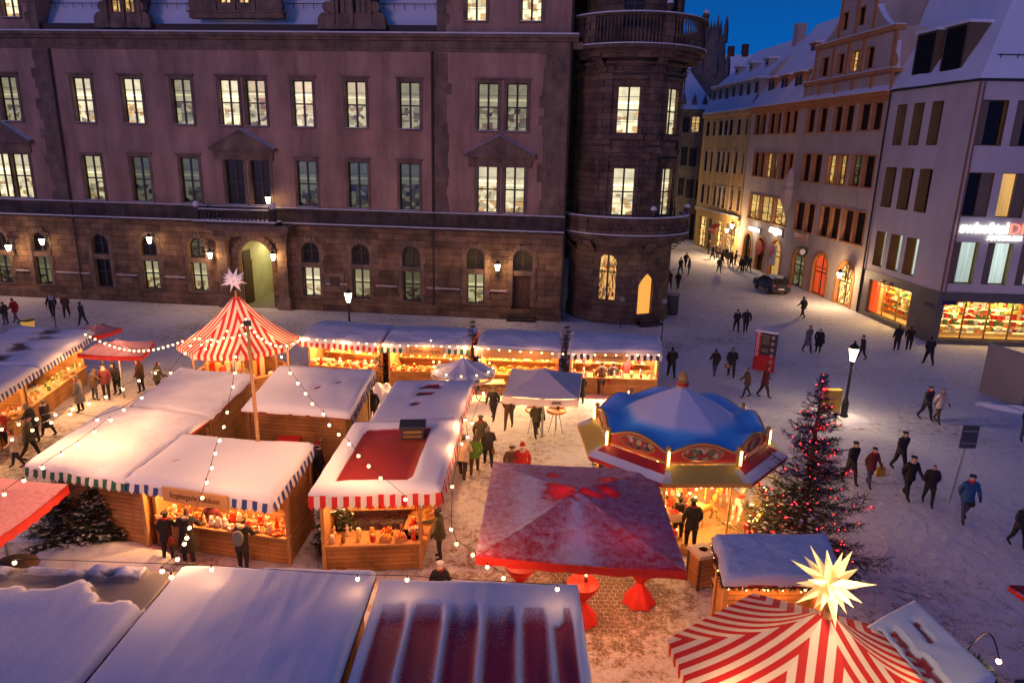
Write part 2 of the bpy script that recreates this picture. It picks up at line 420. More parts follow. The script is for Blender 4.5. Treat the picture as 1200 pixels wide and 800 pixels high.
# ------------------------------------------------------------------ ground: one snowed-over sheet
def ground_mat():
    m, nt, b = nmat('trampled_snow')
    L = nt.links.new; N = nt.nodes.new
    tc = N('ShaderNodeTexCoord')
    n1 = N('ShaderNodeTexNoise'); n1.inputs['Scale'].default_value = 3.2; n1.inputs['Detail'].default_value = 9; n1.inputs['Roughness'].default_value = 0.72
    L(tc.outputs['Object'], n1.inputs['Vector'])
    n2 = N('ShaderNodeTexNoise'); n2.inputs['Scale'].default_value = 0.22; n2.inputs['Detail'].default_value = 4; L(tc.outputs['Object'], n2.inputs['Vector'])
    at = N('ShaderNodeAttribute'); at.attribute_name = 'cover'
    a = N('ShaderNodeMath'); a.operation = 'MULTIPLY_ADD'; a.inputs[1].default_value = 0.55; L(n2.outputs[0], a.inputs[0]); L(n1.outputs[0], a.inputs[2])
    a2 = N('ShaderNodeMath'); a2.operation = 'ADD'; L(a.outputs[0], a2.inputs[0]); L(at.outputs['Fac'], a2.inputs[1])
    cr = N('ShaderNodeValToRGB'); e = cr.color_ramp.elements
    e[0].position = 0.50; e[0].color = (0.15, 0.10, 0.07, 1)
    e[1].position = 0.84; e[1].color = (0.66, 0.66, 0.70, 1)
    k = e.new(0.62); k.color = (0.40, 0.33, 0.29, 1)
    k = e.new(0.70); k.color = (0.56, 0.55, 0.57, 1)
    nf = N('ShaderNodeTexNoise'); nf.inputs['Scale'].default_value = 13.0; nf.inputs['Detail'].default_value = 4; nf.inputs['Roughness'].default_value = 0.8; L(tc.outputs['Object'], nf.inputs['Vector'])
    mt = N('ShaderNodeMapping'); mt.inputs['Rotation'].default_value = (0, 0, .5); mt.inputs['Scale'].default_value = (.22, 1.5, 1); L(tc.outputs['Object'], mt.inputs[0])
    nt_ = N('ShaderNodeTexNoise'); nt_.inputs['Scale'].default_value = 1.1; nt_.inputs['Detail'].default_value = 6; L(mt.outputs[0], nt_.inputs['Vector'])
    tr_ = N('ShaderNodeMath'); tr_.operation = 'MULTIPLY_ADD'; tr_.inputs[1].default_value = .26; tr_.inputs[2].default_value = -.13; L(nt_.outputs[0], tr_.inputs[0])
    a2b = N('ShaderNodeMath'); a2b.operation = 'ADD'; L(tr_.outputs[0], a2b.inputs[0]); L(a2.outputs[0], a2b.inputs[1]); a2 = a2b
    a4 = N('ShaderNodeMath'); a4.operation = 'MULTIPLY_ADD'; a4.inputs[1].default_value = 0.70; a4.inputs[2].default_value = -0.36; L(nf.outputs[0], a4.inputs[0])
    a5 = N('ShaderNodeMath'); a5.operation = 'ADD'; L(a4.outputs[0], a5.inputs[0]); L(a2.outputs[0], a5.inputs[1])
    L(a5.outputs[0], cr.inputs[0])
    # cobbles show where the snow is worn thin
    sp = N('ShaderNodeTexBrick'); sp.inputs['Scale'].default_value = 1; sp.inputs['Brick Width'].default_value = 0.17; sp.inputs['Row Height'].default_value = 0.17; sp.inputs['Mortar Size'].default_value = 0.012
    sp.inputs['Color1'].default_value = (0.22, 0.18, 0.14, 1); sp.inputs['Color2'].default_value = (0.15, 0.12, 0.10, 1); sp.inputs['Mortar'].default_value = (0.55, 0.52, 0.5, 1)
    L(tc.outputs['Object'], sp.inputs['Vector'])
    mr = N('ShaderNodeMapRange'); mr.inputs[1].default_value = 0.42; mr.inputs[2].default_value = 0.56; L(a2.outputs[0], mr.inputs[0])
    mx = N('ShaderNodeMix'); mx.data_type = 'RGBA'; L(mr.outputs[0], mx.inputs[0]); L(sp.outputs['Color'], mx.inputs[6]); L(cr.outputs[0], mx.inputs[7])
    L(mx.outputs[2], b.inputs['Base Color']); b.inputs['Roughness'].default_value = 0.8
    n3 = N('ShaderNodeTexNoise'); n3.inputs['Scale'].default_value = 5.5; n3.inputs['Detail'].default_value = 7; n3.inputs['Roughness'].default_value = 0.65; L(tc.outputs['Object'], n3.inputs['Vector'])
    v3 = N('ShaderNodeTexVoronoi'); v3.inputs['Scale'].default_value = 2.6; L(tc.outputs['Object'], v3.inputs['Vector'])
    a3 = N('ShaderNodeMath'); a3.operation = 'MULTIPLY_ADD'; a3.inputs[1].default_value = 0.5; L(v3.outputs['Distance'], a3.inputs[0]); L(n3.outputs[0], a3.inputs[2])
    bp = N('ShaderNodeBump'); bp.inputs['Distance'].default_value = 0.11; bp.inputs['Strength'].default_value = 0.8; L(a3.outputs[0], bp.inputs['Height']); L(bp.outputs[0], b.inputs['Normal'])
    return m
GM = ground_mat()
g = MB(); att = []
def axis(segs):
    out = []
    for a, b, st in segs:
        n = max(1, int((b-a)/st)); out += [a+(b-a)*i/n for i in range(n)]
    return out+[segs[-1][1]]
X = axis([(-400, -60, 60), (-60, -30, 3), (-30, 30, 0.8), (30, 60, 3), (60, 400, 60)])
Y = axis([(-60, 0, 10), (0, 60, 0.8), (60, 120, 4), (120, 700, 80)])
worn = [(G(640, 700), 2.6, -0.20), (G(720, 690), 2.0, -0.13), (G(220, 665), 2.2, -0.10), (G(560, 560), 1.6, -0.05), (G(520, 670), 1.5, -0.06),
        (G(120, 520), 3.5, -0.09), (G(60, 560), 2.5, -0.08), (G(840, 600), 2.4, -0.05), (G(30, 520), 2, -0.08), (G(690, 740), 2, -0.05)]
def cover(x, y):
    c = 0.055
    for p, r, a in worn:
        d = ((x-p.x)**2+(y-p.y)**2)/(r*r)
        if d < 6: c += a*math.exp(-d)
    # cleared lane in front of the castle
    if 41 < y < 52 and x < 16: c -= 0.055
    if -20 < x < 8 and 12 < y < 31: c -= 0.055
    if y > 60: c -= 0.03
    c += 0.05*mnoise.noise(Vector((x*0.09+y*0.03, y*0.35-x*.05, 4)))
    return c
def gh(x, y):
    return 0.02*mnoise.noise(Vector((x*0.5, y*0.5, 0)))
heaps = []
for iy, y in enumerate(Y):
    for ix, x in enumerate(X):
        g.v.append(Vector((x, y, gh(x, y)-0.02))); att.append(cover(x, y))
nx = len(X)
for iy in range(len(Y)-1):
    for ix in range(nx-1):
        g.f.append((iy*nx+ix, iy*nx+ix+1, (iy+1)*nx+ix+1, (iy+1)*nx+ix)); g.m.append(0)
g.att = att
me_ = g
def _mk():
    me = bpy.data.meshes.new('ground'); me.from_pydata([tuple(v) for v in g.v], [], g.f); me.materials.append(GM)
    a = me.attributes.new('cover', 'FLOAT', 'POINT'); a.data.foreach_set('value', att)
    me.polygons.foreach_set('use_smooth', [True]*len(me.polygons))
    o = link('ground', me); tag(o, kind='structure')
_mk()

def heap(name, label, c, rx, ry, h, rz=0, seed=0, flat=False, group=None, cat='snow heap'):
    m = MB(); n = 18
    for j in range(n+1):
        for i in range(n+1):
            a = -1+2*i/n; b_ = -1+2*j/n
            d = math.hypot(a, b_)
            k = max(0.0, 1-d**2)**0.7
            z = h*k*(0.75+0.5*mnoise.noise(Vector((a*2+seed, b_*2, seed))))+0.05*h*mnoise.noise(Vector((a*7+seed, b_*7, 1)))
            if k == 0: z = -0.05
            x = a*rx; y = b_*ry
            m.v.append(Vector((c[0]+x*math.cos(rz)-y*math.sin(rz), c[1]+x*math.sin(rz)+y*math.cos(rz), z-0.01)))
    for j in range(n):
        for i in range(n):
            m.f.append((j*(n+1)+i, j*(n+1)+i+1, (j+1)*(n+1)+i+1, (j+1)*(n+1)+i)); m.m.append(0)
    o = m.build(name, SNOW, smooth=True)
    return tag(o, label, cat, group)
# ------------------------------------------------------------------ building helpers
def wall(mb, fr, x0, x1, z0, z1, holes=(), dep=0.3, mi=0, mr=0, y=0.0):
    xs = sorted({x0, x1, *[min(max(h[0], x0), x1) for h in holes], *[min(max(h[1], x0), x1) for h in holes]})
    zs = sorted({z0, z1, *[min(max(h[2], z0), z1) for h in holes], *[min(max(h[3], z0), z1) for h in holes]})
    for a, b in zip(xs[:-1], xs[1:]):
        if b-a < 1e-5: continue
        for c, d in zip(zs[:-1], zs[1:]):
            if d-c < 1e-5: continue
            cx, cz = (a+b)/2, (c+d)/2
            if any(h[0] < cx < h[1] and h[2] < cz < h[3] for h in holes): continue
            mb.poly([fr.w(a, y, c), fr.w(b, y, c), fr.w(b, y, d), fr.w(a, y, d)], mi)
    for h in holes:
        a, b, c, d = h[:4]
        if b < x0 or a > x1 or d < z0 or c > z1: continue
        q = y+dep
        mb.poly([fr.w(a, y, c), fr.w(a, y, d), fr.w(a, q, d), fr.w(a, q, c)], mr)
        mb.poly([fr.w(b, y, c), fr.w(b, q, c), fr.w(b, q, d), fr.w(b, y, d)], mr)
        mb.poly([fr.w(a, y, d), fr.w(b, y, d), fr.w(b, q, d), fr.w(a, q, d)], mr)
        mb.poly([fr.w(a, y, c), fr.w(a, q, c), fr.w(b, q, c), fr.w(b, y, c)], mr)
        if len(h) > 4 and h[4] == 'arch':
            r = (b-a)/2; cx = (a+b)/2; n = 8
            for sg in (-1, 1):
                arc = [(cx+sg*r*math.cos(PI/2*i/n), d-r+r*math.sin(PI/2*i/n)) for i in range(n+1)]
                for (xa, za), (xb, zb) in zip(arc[:-1], arc[1:]):
                    mb.poly([fr.w(cx+sg*r, y, d), fr.w(xa, y, za), fr.w(xb, y, zb)], mi)
                    mb.poly([fr.w(xa, y, za), fr.w(xa, q, za), fr.w(xb, q, zb), fr.w(xb, y, zb)], mr)
def fbox(mb, fr, x0, x1, y0, y1, z0, z1, mi=0):
    mb.box((x0, y0, z0), (x1, y1, z1), mi, fr.M)

def window(parent, fr, xa, xb, za, zb, dep=0.24, pane=None, cols=2, rows=(0.5,), fm=None, sur=None, surw=0.17, sill=True, snow=True, fw=0.065, name='window', arch=False, cap=False, bars=(), y0=0.0, label=None):
    w_ = MB()
    if sur is not None:
        p = y0-0.05
        t = zb+surw
        fbox(w_, fr, xa-surw, xa-0.002, p, y0+0.02, za-0.02, t, 0); fbox(w_, fr, xb+0.002, xb+surw, p, y0+0.02, za-0.02, t, 0)
        if not arch: fbox(w_, fr, xa, xb, p, y0+0.02, zb+0.002, t, 0)
        if cap:
            fbox(w_, fr, xa-surw-0.08, xb+surw+0.08, p-0.10, y0, t, t+0.10, 0)
    if sill:
        fbox(w_, fr, xa-0.10, xb+0.10, y0-0.13, y0+0.10, za-0.10, za, 0)
        if snow: fbox(w_, fr, xa-0.08, xb+0.08, y0-0.12, y0+0.12, za, za+0.035, 1)
    if not w_.v: fbox(w_, fr, xa, xb, dep, dep+0.05, za, za+0.03, 0)
    o = w_.build(name, [sur or STONE, SNOW], parent, world=True)
    f = MB()
    q0, q1 = y0+dep-0.05, y0+dep
    r = (xb-xa)/2; cx = (xa+xb)/2
    ztop = zb-r if arch else zb
    if za < ztop-0.01:
        fbox(f, fr, xa, xa+fw, q0, q1, za, ztop); fbox(f, fr, xb-fw, xb, q0, q1, za, ztop)
        fbox(f, fr, xa+fw, xb-fw, q0+0.002, q1, za, za+fw)
    if not arch: fbox(f, fr, xa+fw, xb-fw, q0+0.002, q1, zb-fw, zb)
    else:
        n = 12
        for i in range(n):
            t0, t1 = PI*i/n, PI*(i+1)/n
            pts = []
            for t, rr in ((t0, r), (t1, r), (t1, r-fw), (t0, r-fw)):
                pts.append((cx+rr*math.cos(t), ztop+rr*math.sin(t)))
            f.poly([fr.w(x, q0, z) for x, z in pts])
        fbox(f, fr, xa, xb, q0-0.01, q1, ztop-0.03, ztop+0.03)
    for i in range(1, cols):
        x = xa+(xb-xa)*i/cols
        fbox(f, fr, x-fw, x+fw, q0-0.008, q1, za+fw, zb-fw)
    for k in rows:
        z = za+(zb-za)*k
        fbox(f, fr, xa+fw, xb-fw, q0-0.014, q1, z-fw*0.7, z+fw*0.7)
    for k in bars:
        z = za+(zb-za)*k
        fbox(f, fr, xa+fw, xb-fw, q0+0.015, q1, z-0.014, z+0.014)
    f.build('frame', fm or FRAME, o, world=True)
    g_ = MB()
    if arch:
        n = 14
        pts = [fr.w(xa, q1, za), fr.w(xb, q1, za)] if za < ztop-0.01 else []
        pts += [fr.w(cx+r*math.cos(PI*i/n), q1, ztop+r*math.sin(PI*i/n)) for i in range(n+1)]
        g_.poly(pts)
    else:
        g_.poly([fr.w(xa, q1, za), fr.w(xb, q1, za), fr.w(xb, q1, zb), fr.w(xa, q1, zb)])
    g_.build('pane', pane or P_DK, o, world=True)
    if label: o['label'] = label
    return o

# ------------------------------------------------------------------ castle
A_C = -0.10098
OC = G(662, 376)
FC = Fr(OC, A_C)
castle = thing('castle', 'long castle wing with plastered upper floors, sandstone base and a round corner tower', 'castle', FC.O, A_C)
def cpx(x, y): return FC.px(x, y)
# window survey: px centre, (row), paired
up_row = [(12, 'M'), (98, 'H'), (156, 'H'), (214, 'M'), (269, 'H'), (300, 'M'), (355, 'H'), (417, 'M'), (480, 'M'), (572, 'M'), (606, 'M')]
lo_row = [(5, 'H'), (28, 'H'), (111, 'M'), (167, 'L'), (224, 'L'), (276, 'D'), (306, 'D'), (360, 'L'), (420, 'L'), (480, 'L'), (571, 'H'), (603, 'H')]
gr_row = [(8, 'L', 'D'), (54, 'L', 'D'), (124, 'D', 'D'), (179, 'M', 'D'), (235, 'M', 'L'), (366, 'H', 'D'), (424, 'M', 'D'), (483, 'L', 'D'), (557, 'M', 'D'), (612, 'X', 'D')]
PM = {'H': P_HI, 'M': P_MD, 'L': P_LO, 'D': P_DK, 'X': P_DK}
holes = []; todo = []
for x, k in up_row:
    s = cpx(x, 118)[0]; holes.append((s-0.69, s+0.69, 13.0, 16.05)); todo.append((s, 13.0, 16.05, k))
for x, k in lo_row:
    s = cpx(x, 215)[0]; holes.append((s-0.69, s+0.69, 7.52, 10.72)); todo.append((s, 7.52, 10.72, k))
W = MB()
wall(W, FC, -62, -0.35, 7.4, 17.95, holes, 0.3, 0, 1)
for x in (-46.5, -58.5):
    pass
# stone strips (irregular quoins) beside the drainpipes and at the tower
rq = random.Random(3)
def quoins(x0, x1, z0, z1, side=1):
    z = z0
    while z < z1-0.05:
        h = min(rq.uniform(0.5, 0.75), z1-z); e = rq.choice([0, 0.18, 0.35, 0.1])
        if side > 0: fbox(W, FC, x0, x1+e, -0.025, 0.02, z, z+h, 1)
        else: fbox(W, FC, x0-e, x1, -0.025, 0.02, z, z+h, 1)
        z += h
s1 = cpx(507, 120)[0]; s2 = cpx(68, 120)[0]; sL = cpx(45, 120)[0]
quoins(s1+0.12, s1+0.95, 7.4, 17.9)
quoins(s2-1.35, s2-0.12, 7.4, 17.9, -1)
quoins(-2.0, -0.36, 7.4, 17.9, -1)
W.build('wall', [PLAS, STONE], castle, world=True)
for s, a, b, k in todo:
    window(castle, FC, s-0.69, s+0.69, a, b, 0.26, PM[k], 2, (0.5,), fw=0.07, sur=STONE, surw=0.2, bars=(0.25, 0.75), cap=(a > 12 or k == 'L'))
# pediments
for xa, xb, yb, yt in ((-20, 39, 165, 143), (247, 324, 174, 152), (545, 628, 182, 159)):
    a, z = cpx(xa, yb); b, _ = cpx(xb, yb); zt = cpx((xa+xb)/2, yt)[1]
    m = MB()
    fbox(m, FC, a, b, -0.42, 0, z-0.12, z+0.06, 0)
    fbox(m, FC, a+0.25, b-0.25, -0.14, 0, z-0.75, z-0.12, 0)
    c = (a+b)/2
    m.add([FC.w(a, -0.4, z+0.06), FC.w(b, -0.4, z+0.06), FC.w(c, -0.4, zt), FC.w(a, 0, z+0.06), FC.w(b, 0, z+0.06), FC.w(c, 0, zt)], [(0, 1, 2)], 0)
    for (p, q_) in ((a, c), (c, b)):
        za, zb = (z+0.06, zt) if p == a else (zt, z+0.06)
        m.poly([FC.w(p, -0.46, za+0.02), FC.w(q_, -0.46, zb+0.02), FC.w(q_, 0, zb+0.1), FC.w(p, 0, za+0.1)], 1)
        m.poly([FC.w(p, -0.46, za-0.1), FC.w(q_, -0.46, zb-0.1), FC.w(q_, -0.46, zb+0.02), FC.w(p, -0.46, za+0.02)], 0)
    m.build('pediment', [STONE, SNOW], castle, world=True)
# belt course and its snow
m = MB()
fbox(m, FC, -62, -0.3, -0.10, 0.1, 6.35, 7.25, 0)
fbox(m, FC, -62, -0.3, -0.22, 0.1, 7.25, 7.40, 0)
fbox(m, FC, -62, -0.3, -0.24, 0.0, 7.40, 7.45, 1)
fbox(m, FC, -62, -0.3, -0.30, 0.1, 6.17, 6.33, 0)
fbox(m, FC, -62, -0.3, -0.34, -0.1, 6.33, 6.39, 1)
m.build('belt_course', [STONED, SNOW], castle, world=True)
# rusticated ground floor
gh_holes = []; gwin = []
for x, k, lk in gr_row:
    s = cpx(x, 330)[0]
    if k == 'X':
        gh_holes += [(s-0.72, s+0.72, 0.35, 5.0, 'arch')]
    else:
        gh_holes += [(s-0.66, s+0.66, 0.95, 5.0, 'arch')]
    gwin.append((s, k, lk))
ga, gb = cpx(283, 330)[0], cpx(321, 330)[0]
gh_holes.append((ga, gb, 0.0, 4.95, 'arch'))
B = MB()
wall(B, FC, -62, -0.3, -0.2, 6.2, gh_holes, 0.42, 0, 1, y=-0.12)
fbox(B, FC, -62, ga-0.4, -0.28, -0.1, -0.1, 0.75, 0)
fbox(B, FC, gb+0.4, -0.3, -0.28, -0.1, -0.1, 0.75, 0)
# voussoir rings
for s, k, lk in gwin:
    zc = 5.0-0.66
    for i in range(9):
        t0, t1 = PI*i/9+0.02, PI*(i+1)/9-0.02
        r0, r1 = 0.68, 1.0+0.12*(i % 2)
        pts = [(s+r*math.cos(t), zc+r*math.sin(t)) for r, t in ((r0, t0), (r1, t0), (r1, t1), (r0, t1))]
        B.add([FC.w(x, -0.17, z) for x, z in pts]+[FC.w(x, -0.1, z) for x, z in pts], [(0, 1, 2, 3), (0, 4, 5, 1), (1, 5, 6, 2), (2, 6, 7, 3), (3, 7, 4, 0)], 2)
    for i in range(6):
        for sg in (-1, 1):
            e = 0.1*(i % 2)
            x0 = s+sg*0.68; x1 = s+sg*(0.92+e)
            fbox(B, FC, min(x0, x1), max(x0, x1), -0.165, -0.1, 0.95+i*0.56, 0.95+i*0.56+0.53, 2)
    # snow on ledge under the windows
for a, b in zip([g_[0] for g_ in gwin][:-1], [g_[0] for g_ in gwin][1:]):
    if b-a < 6 and not (a < (ga+gb)/2 < b): fbox(B, FC, a+1.1, b-1.1, -0.20, -0.1, 2.0, 2.05, 3)
    if b-a < 6 and not (a < (ga+gb)/2 < b): fbox(B, FC, a+1.1, b-1.1, -0.16, -0.1, 1.9, 2.0, 0)
B.build('ground_floor', [RUST, STONE, STONE, SNOW], castle, world=True)
for s, k, lk in gwin:
    if k == 'X':
        m = MB(); fbox(m, FC, s-0.72, s+0.72, 0.22, 0.3, 0.35, 3.2)
        for i in range(3): fbox(m, FC, s-0.62, s-0.05, 0.19, 0.22, 0.5+i*0.9, 1.25+i*0.9); fbox(m, FC, s+0.05, s+0.62, 0.19, 0.22, 0.5+i*0.9, 1.25+i*0.9)
        d_ = m.build('door', WOODD, castle, world=True)
        m = MB(); m.sphere(FC.w(s+0.1, 0.16, 1.5), 0.05); m.build('handle', BRASS, d_, world=True)
        m = MB(); fbox(m, FC, s-1, s+1, -0.9, 0, 0, 0.17); fbox(m, FC, s-0.9, s+0.9, -0.55, 0, 0.17, 0.33); m.build('doorstep', STONED, castle, world=True)
    else:
        window(castle, FC, s-0.6, s+0.6, 1.0, 3.15, 0.26, PM[k], 2, (0.55,), sur=None, sill=True, snow=False, y0=-0.02)
    m = MB(); fbox(m, FC, s-0.66 if k != 'X' else s-0.72, s+0.66 if k != 'X' else s+0.72, -0.1, 0.25, 3.15, 3.52); 
    fbox(m, FC, s-0.66, s-0.6, 0.0, 0.25, 0.95, 3.15); fbox(m, FC, s+0.6, s+0.66, 0.0, 0.25, 0.95, 3.15)
    m.build('transom', STONE, castle, world=True)
    window(castle, FC, s-0.6, s+0.6, 3.55, 4.94, 0.26, PM[lk], 2, (), sill=False, arch=True, name='fanlight', y0=-0.02)
# gate portal
m = MB()
for x0, x1 in ((ga-1.55, ga-0.55), (gb+0.5, gb+1.5)):
    fbox(m, FC, x0, x1, -0.75, -0.1, 0, 0.9, 0)
    for zz in range(9): fbox(m, FC, x0+0.12+0.03*(zz % 2), x1-0.12-0.03*(zz % 2), -0.6, -0.1, 0.9+zz*0.45, 1.33+zz*0.45, 0)
    fbox(m, FC, x0, x1, -0.78, -0.1, 4.95, 5.3, 0)
fbox(m, FC, ga-1.6, gb+1.55, -0.7, -0.1, 5.3, 5.75, 0)
fbox(m, FC, ga-1.85, gb+1.8, -1.15, -0.1, 5.75, 6.2, 0)
cxg = (ga+gb)/2; rg = (gb-ga)/2
for i in range(13):
    t0, t1 = PI*i/13+0.015, PI*(i+1)/13-0.015
    pts = [(cxg+r*math.cos(t), 4.95-rg+r*math.sin(t)) for r, t in ((rg+0.02, t0), (rg+0.5, t0), (rg+0.5, t1), (rg+0.02, t1))]
    pts = [(x, min(z, 5.28)) for x, z in pts]
    m.add([FC.w(x, -0.24, z) for x, z in pts]+[FC.w(x, -0.1, z) for x, z in pts], [(0, 1, 2, 3), (0, 4, 5, 1), (1, 5, 6, 2), (2, 6, 7, 3), (3, 7, 4, 0)], 0)
m.build('portal', [STONE], castle, world=True)
bx0, bx1 = cpx(238, 255)[0], cpx(331, 255)[0]
m = MB()
fbox(m, FC, bx0, bx1, -1.35, -0.2, 6.2, 6.42, 0)
fbox(m, FC, bx0-0.05, bx1+0.05, -1.42, -0.2, 6.42, 6.52, 1)
for i in range(17):
    x = bx0+0.5+i*(bx1-bx0-1.0)/16
    m.lathe([(0.05, 0), (0.09, 0.2), (0.04, 0.45), (0.06, 0.62)], FC.w(x, -1.15, 6.52), 6, 0)
for x in (bx0+0.2, bx1-0.2): 
    fbox(m, FC, x-0.2, x+0.2, -1.35, -0.95, 6.52, 7.35, 0)
    m.sphere(FC.w(x, -1.15, 7.58), 0.24, 8, 1)
fbox(m, FC, bx0, bx1, -1.3, -1.0, 7.14, 7.26, 0)
fbox(m, FC, bx0, bx1, -1.32, -0.98, 7.26, 7.31, 1)
m.build('balcony', [STONED, SNOW], castle, world=True)
# gate passage with vault, lit from inside
m = MB()
n = 10; dep = 9.0
vault = mat('vault_plaster', (0.60, 0.56, 0.36), 0.9, (0.5, 0.47, 0.3), 1)
prof = [(gb, 0)]+[(cxg+rg*math.cos(PI*i/n), 4.95-rg+rg*math.sin(PI*i/n)) for i in range(n+1)]+[(ga, 0)]
for (xa, za), (xb, zb) in zip(prof[:-1], prof[1:]):
    m.poly([FC.w(xa, 0.3, za), FC.w(xb, 0.3, zb), FC.w(xb, dep, zb), FC.w(xa, dep, za)], 0)
m.poly([FC.w(x, dep, z) for x, z in prof], 0)
m.poly([FC.w(ga, -0.1, 0.02), FC.w(gb, -0.1, 0.02), FC.w(gb, dep, 0.02), FC.w(ga, dep, 0.02)], 1)
fbox(m, FC, cxg-0.3, cxg+0.4, dep-0.1, dep, 0.02, 2.4, 2)
m.build('gate_passage', [vault, mat('passage_floor', (0.3, 0.28, 0.2), 0.9), WOODD], castle, world=True)
m = MB(); fbox(m, FC, ga+0.02, ga+0.14, 0.35, 0.35+rg, 0.02, 3.3); fbox(m, FC, ga+0.02, ga+0.12, 0.35, 0.35+rg*0.9, 3.3, 4.1); m.build('gate_leaf', WOODD, castle, world=True)
lamp(FC.w(cxg+0.3, 4.0, 4.1), 90, (0.95, 0.9, 0.5), 0.15, 'passage_light', castle)
# cornice
m = MB()
fbox(m, FC, -62, -0.3, -0.10, 0.1, 17.95, 18.15, 0)
fbox(m, FC, -62, -0.3, -0.06, 0.1, 18.15, 18.62, 0)
for k_ in range(30):
    x = -61+k_*2.05+rq.uniform(-.1, .1); fbox(m, FC, x, x+1.98, -0.09, -0.05, 18.18, 18.6, 0)
fbox(m, FC, -62, 0.1, -0.28, 0.1, 18.62, 18.8, 0)
fbox(m, FC, -62, 0.12, -0.48, 0.1, 18.8, 19.02, 0)
fbox(m, FC, -62, 0.12, -0.52, -0.1, 19.02, 19.10, 1)
m.build('cornice', [STONE, SNOW], castle, world=True)
# drainpipes
for px_, top in ((68, 17.95), (507, 17.95), (667.5, 25)):
    s = cpx(px_ if px_ != 68 else 67, 120)[0]
    m = MB(); m.tube(FC.w(s, -0.12, 0.1), FC.w(s, -0.12, top), 0.085, n=6)
    for z in range(2, int(top), 3): m.tube(FC.w(s, -0.12, z), FC.w(s, -0.12, z+0.1), 0.11, n=6)
    m.build('drainpipe', PIPE, castle, world=True)
# attic walls
m = MB()
ax = cpx(45, 30)[0]; bx = cpx(512, 30)[0]
ah = []
for x in (12,): s = cpx(x, 10)[0]; ah.append((s-0.6, s+0.6, 19.95, 22.8))
for x in (558, 623): s = cpx(x, 10)[0]; ah.append((s-0.66, s+0.66, 19.85, 22.9))
wall(m, FC, -62, ax, 19.0, 27, ah, 0.3, 0, 1, y=0.05)
for z in range(12):
    e = 0.25*(z % 2); fbox(m, FC, ax-0.7-e, ax+0.01, 0.0, 0.1, 19.1+z*0.6, 19.68+z*0.6, 1)
m.poly([FC.w(ax, 0.05, 19), FC.w(ax, 8, 19), FC.w(ax, 8, 27), FC.w(ax, 0.05, 27)], 0)
m.build('attic_wall', [PLAS, STONE], castle, world=True); m = MB()
wall(m, FC, bx, -0.35, 19.0, 27, ah, 0.3, 0, 1, y=0.05)
if 0: m.poly([FC.w(ax, 0.05, 19), FC.w(ax, 8, 19), FC.w(ax, 8, 27), FC.w(ax, 0.05, 27)], 0)
m.poly([FC.w(bx, 0.05, 19), FC.w(bx, 8, 19), FC.w(bx, 8, 27), FC.w(bx, 0.05, 27)], 0)
for z in range(12):
    e = 0.25*(z % 2)
    fbox(m, FC, bx-0.01, bx+0.6+e, 0.0, 0.1, 19.1+z*0.6, 19.68+z*0.6, 1)
m.build('attic_wall', [PLAS, STONE], castle, world=True)
for h in ah: window(castle, FC, h[0], h[1], h[2], h[3], 0.26, P_HI, 2, (0.5,), sur=STONE, surw=0.19, y0=0.05, bars=(0.25, 0.75))
# roof with snow
m = MB()
roofz, top = 19.25, 27.5
def roofgrid(mb, P00, P10, P01, P11, nx=24, ny=8, mi=0, amp=0.05, sc=0.7):
    P00, P10, P01, P11 = map(Vector, (P00, P10, P01, P11))
    nrm = (P10-P00).cross(P01-P00).normalized()
    base = len(mb.v)
    for j in range(ny+1):
        for i in range(nx+1):
            a, b_ = i/nx, j/ny
            p = P00*(1-a)*(1-b_)+P10*a*(1-b_)+P01*(1-a)*b_+P11*a*b_
            mb.v.append(p+nrm*amp*mnoise.noise(p*sc))
    for j in range(ny):
        for i in range(nx):
            mb.f.append(tuple(base+k_ for k_ in (j*(nx+1)+i, j*(nx+1)+i+1, (j+1)*(nx+1)+i+1, (j+1)*(nx+1)+i))); mb.m.append(mi)
roofgrid(m, FC.w(ax, 0.9, roofz+0.4), FC.w(bx, 0.9, roofz+0.4), FC.w(ax, 5.0, top), FC.w(bx, 5.0, top), 40, 10)
m2 = MB(); fbox(m2, FC, ax, bx, 0.25, 0.95, 19.0, 19.62)
for k_ in range(40):
    x = ax+0.4+k_*(bx-ax-0.8)/39; m2.tube(FC.w(x, 1.35, roofz+1.5), FC.w(x, 1.35, roofz+1.9), 0.02, n=4)
m2.tube(FC.w(ax, 1.35, roofz+1.85), FC.w(bx, 1.35, roofz+1.85), 0.025, n=4)
r_ = m.build('roof', SNOWF, castle, world=True, smooth=True)
m2.build('snow_guard', PIPE, r_, world=True)
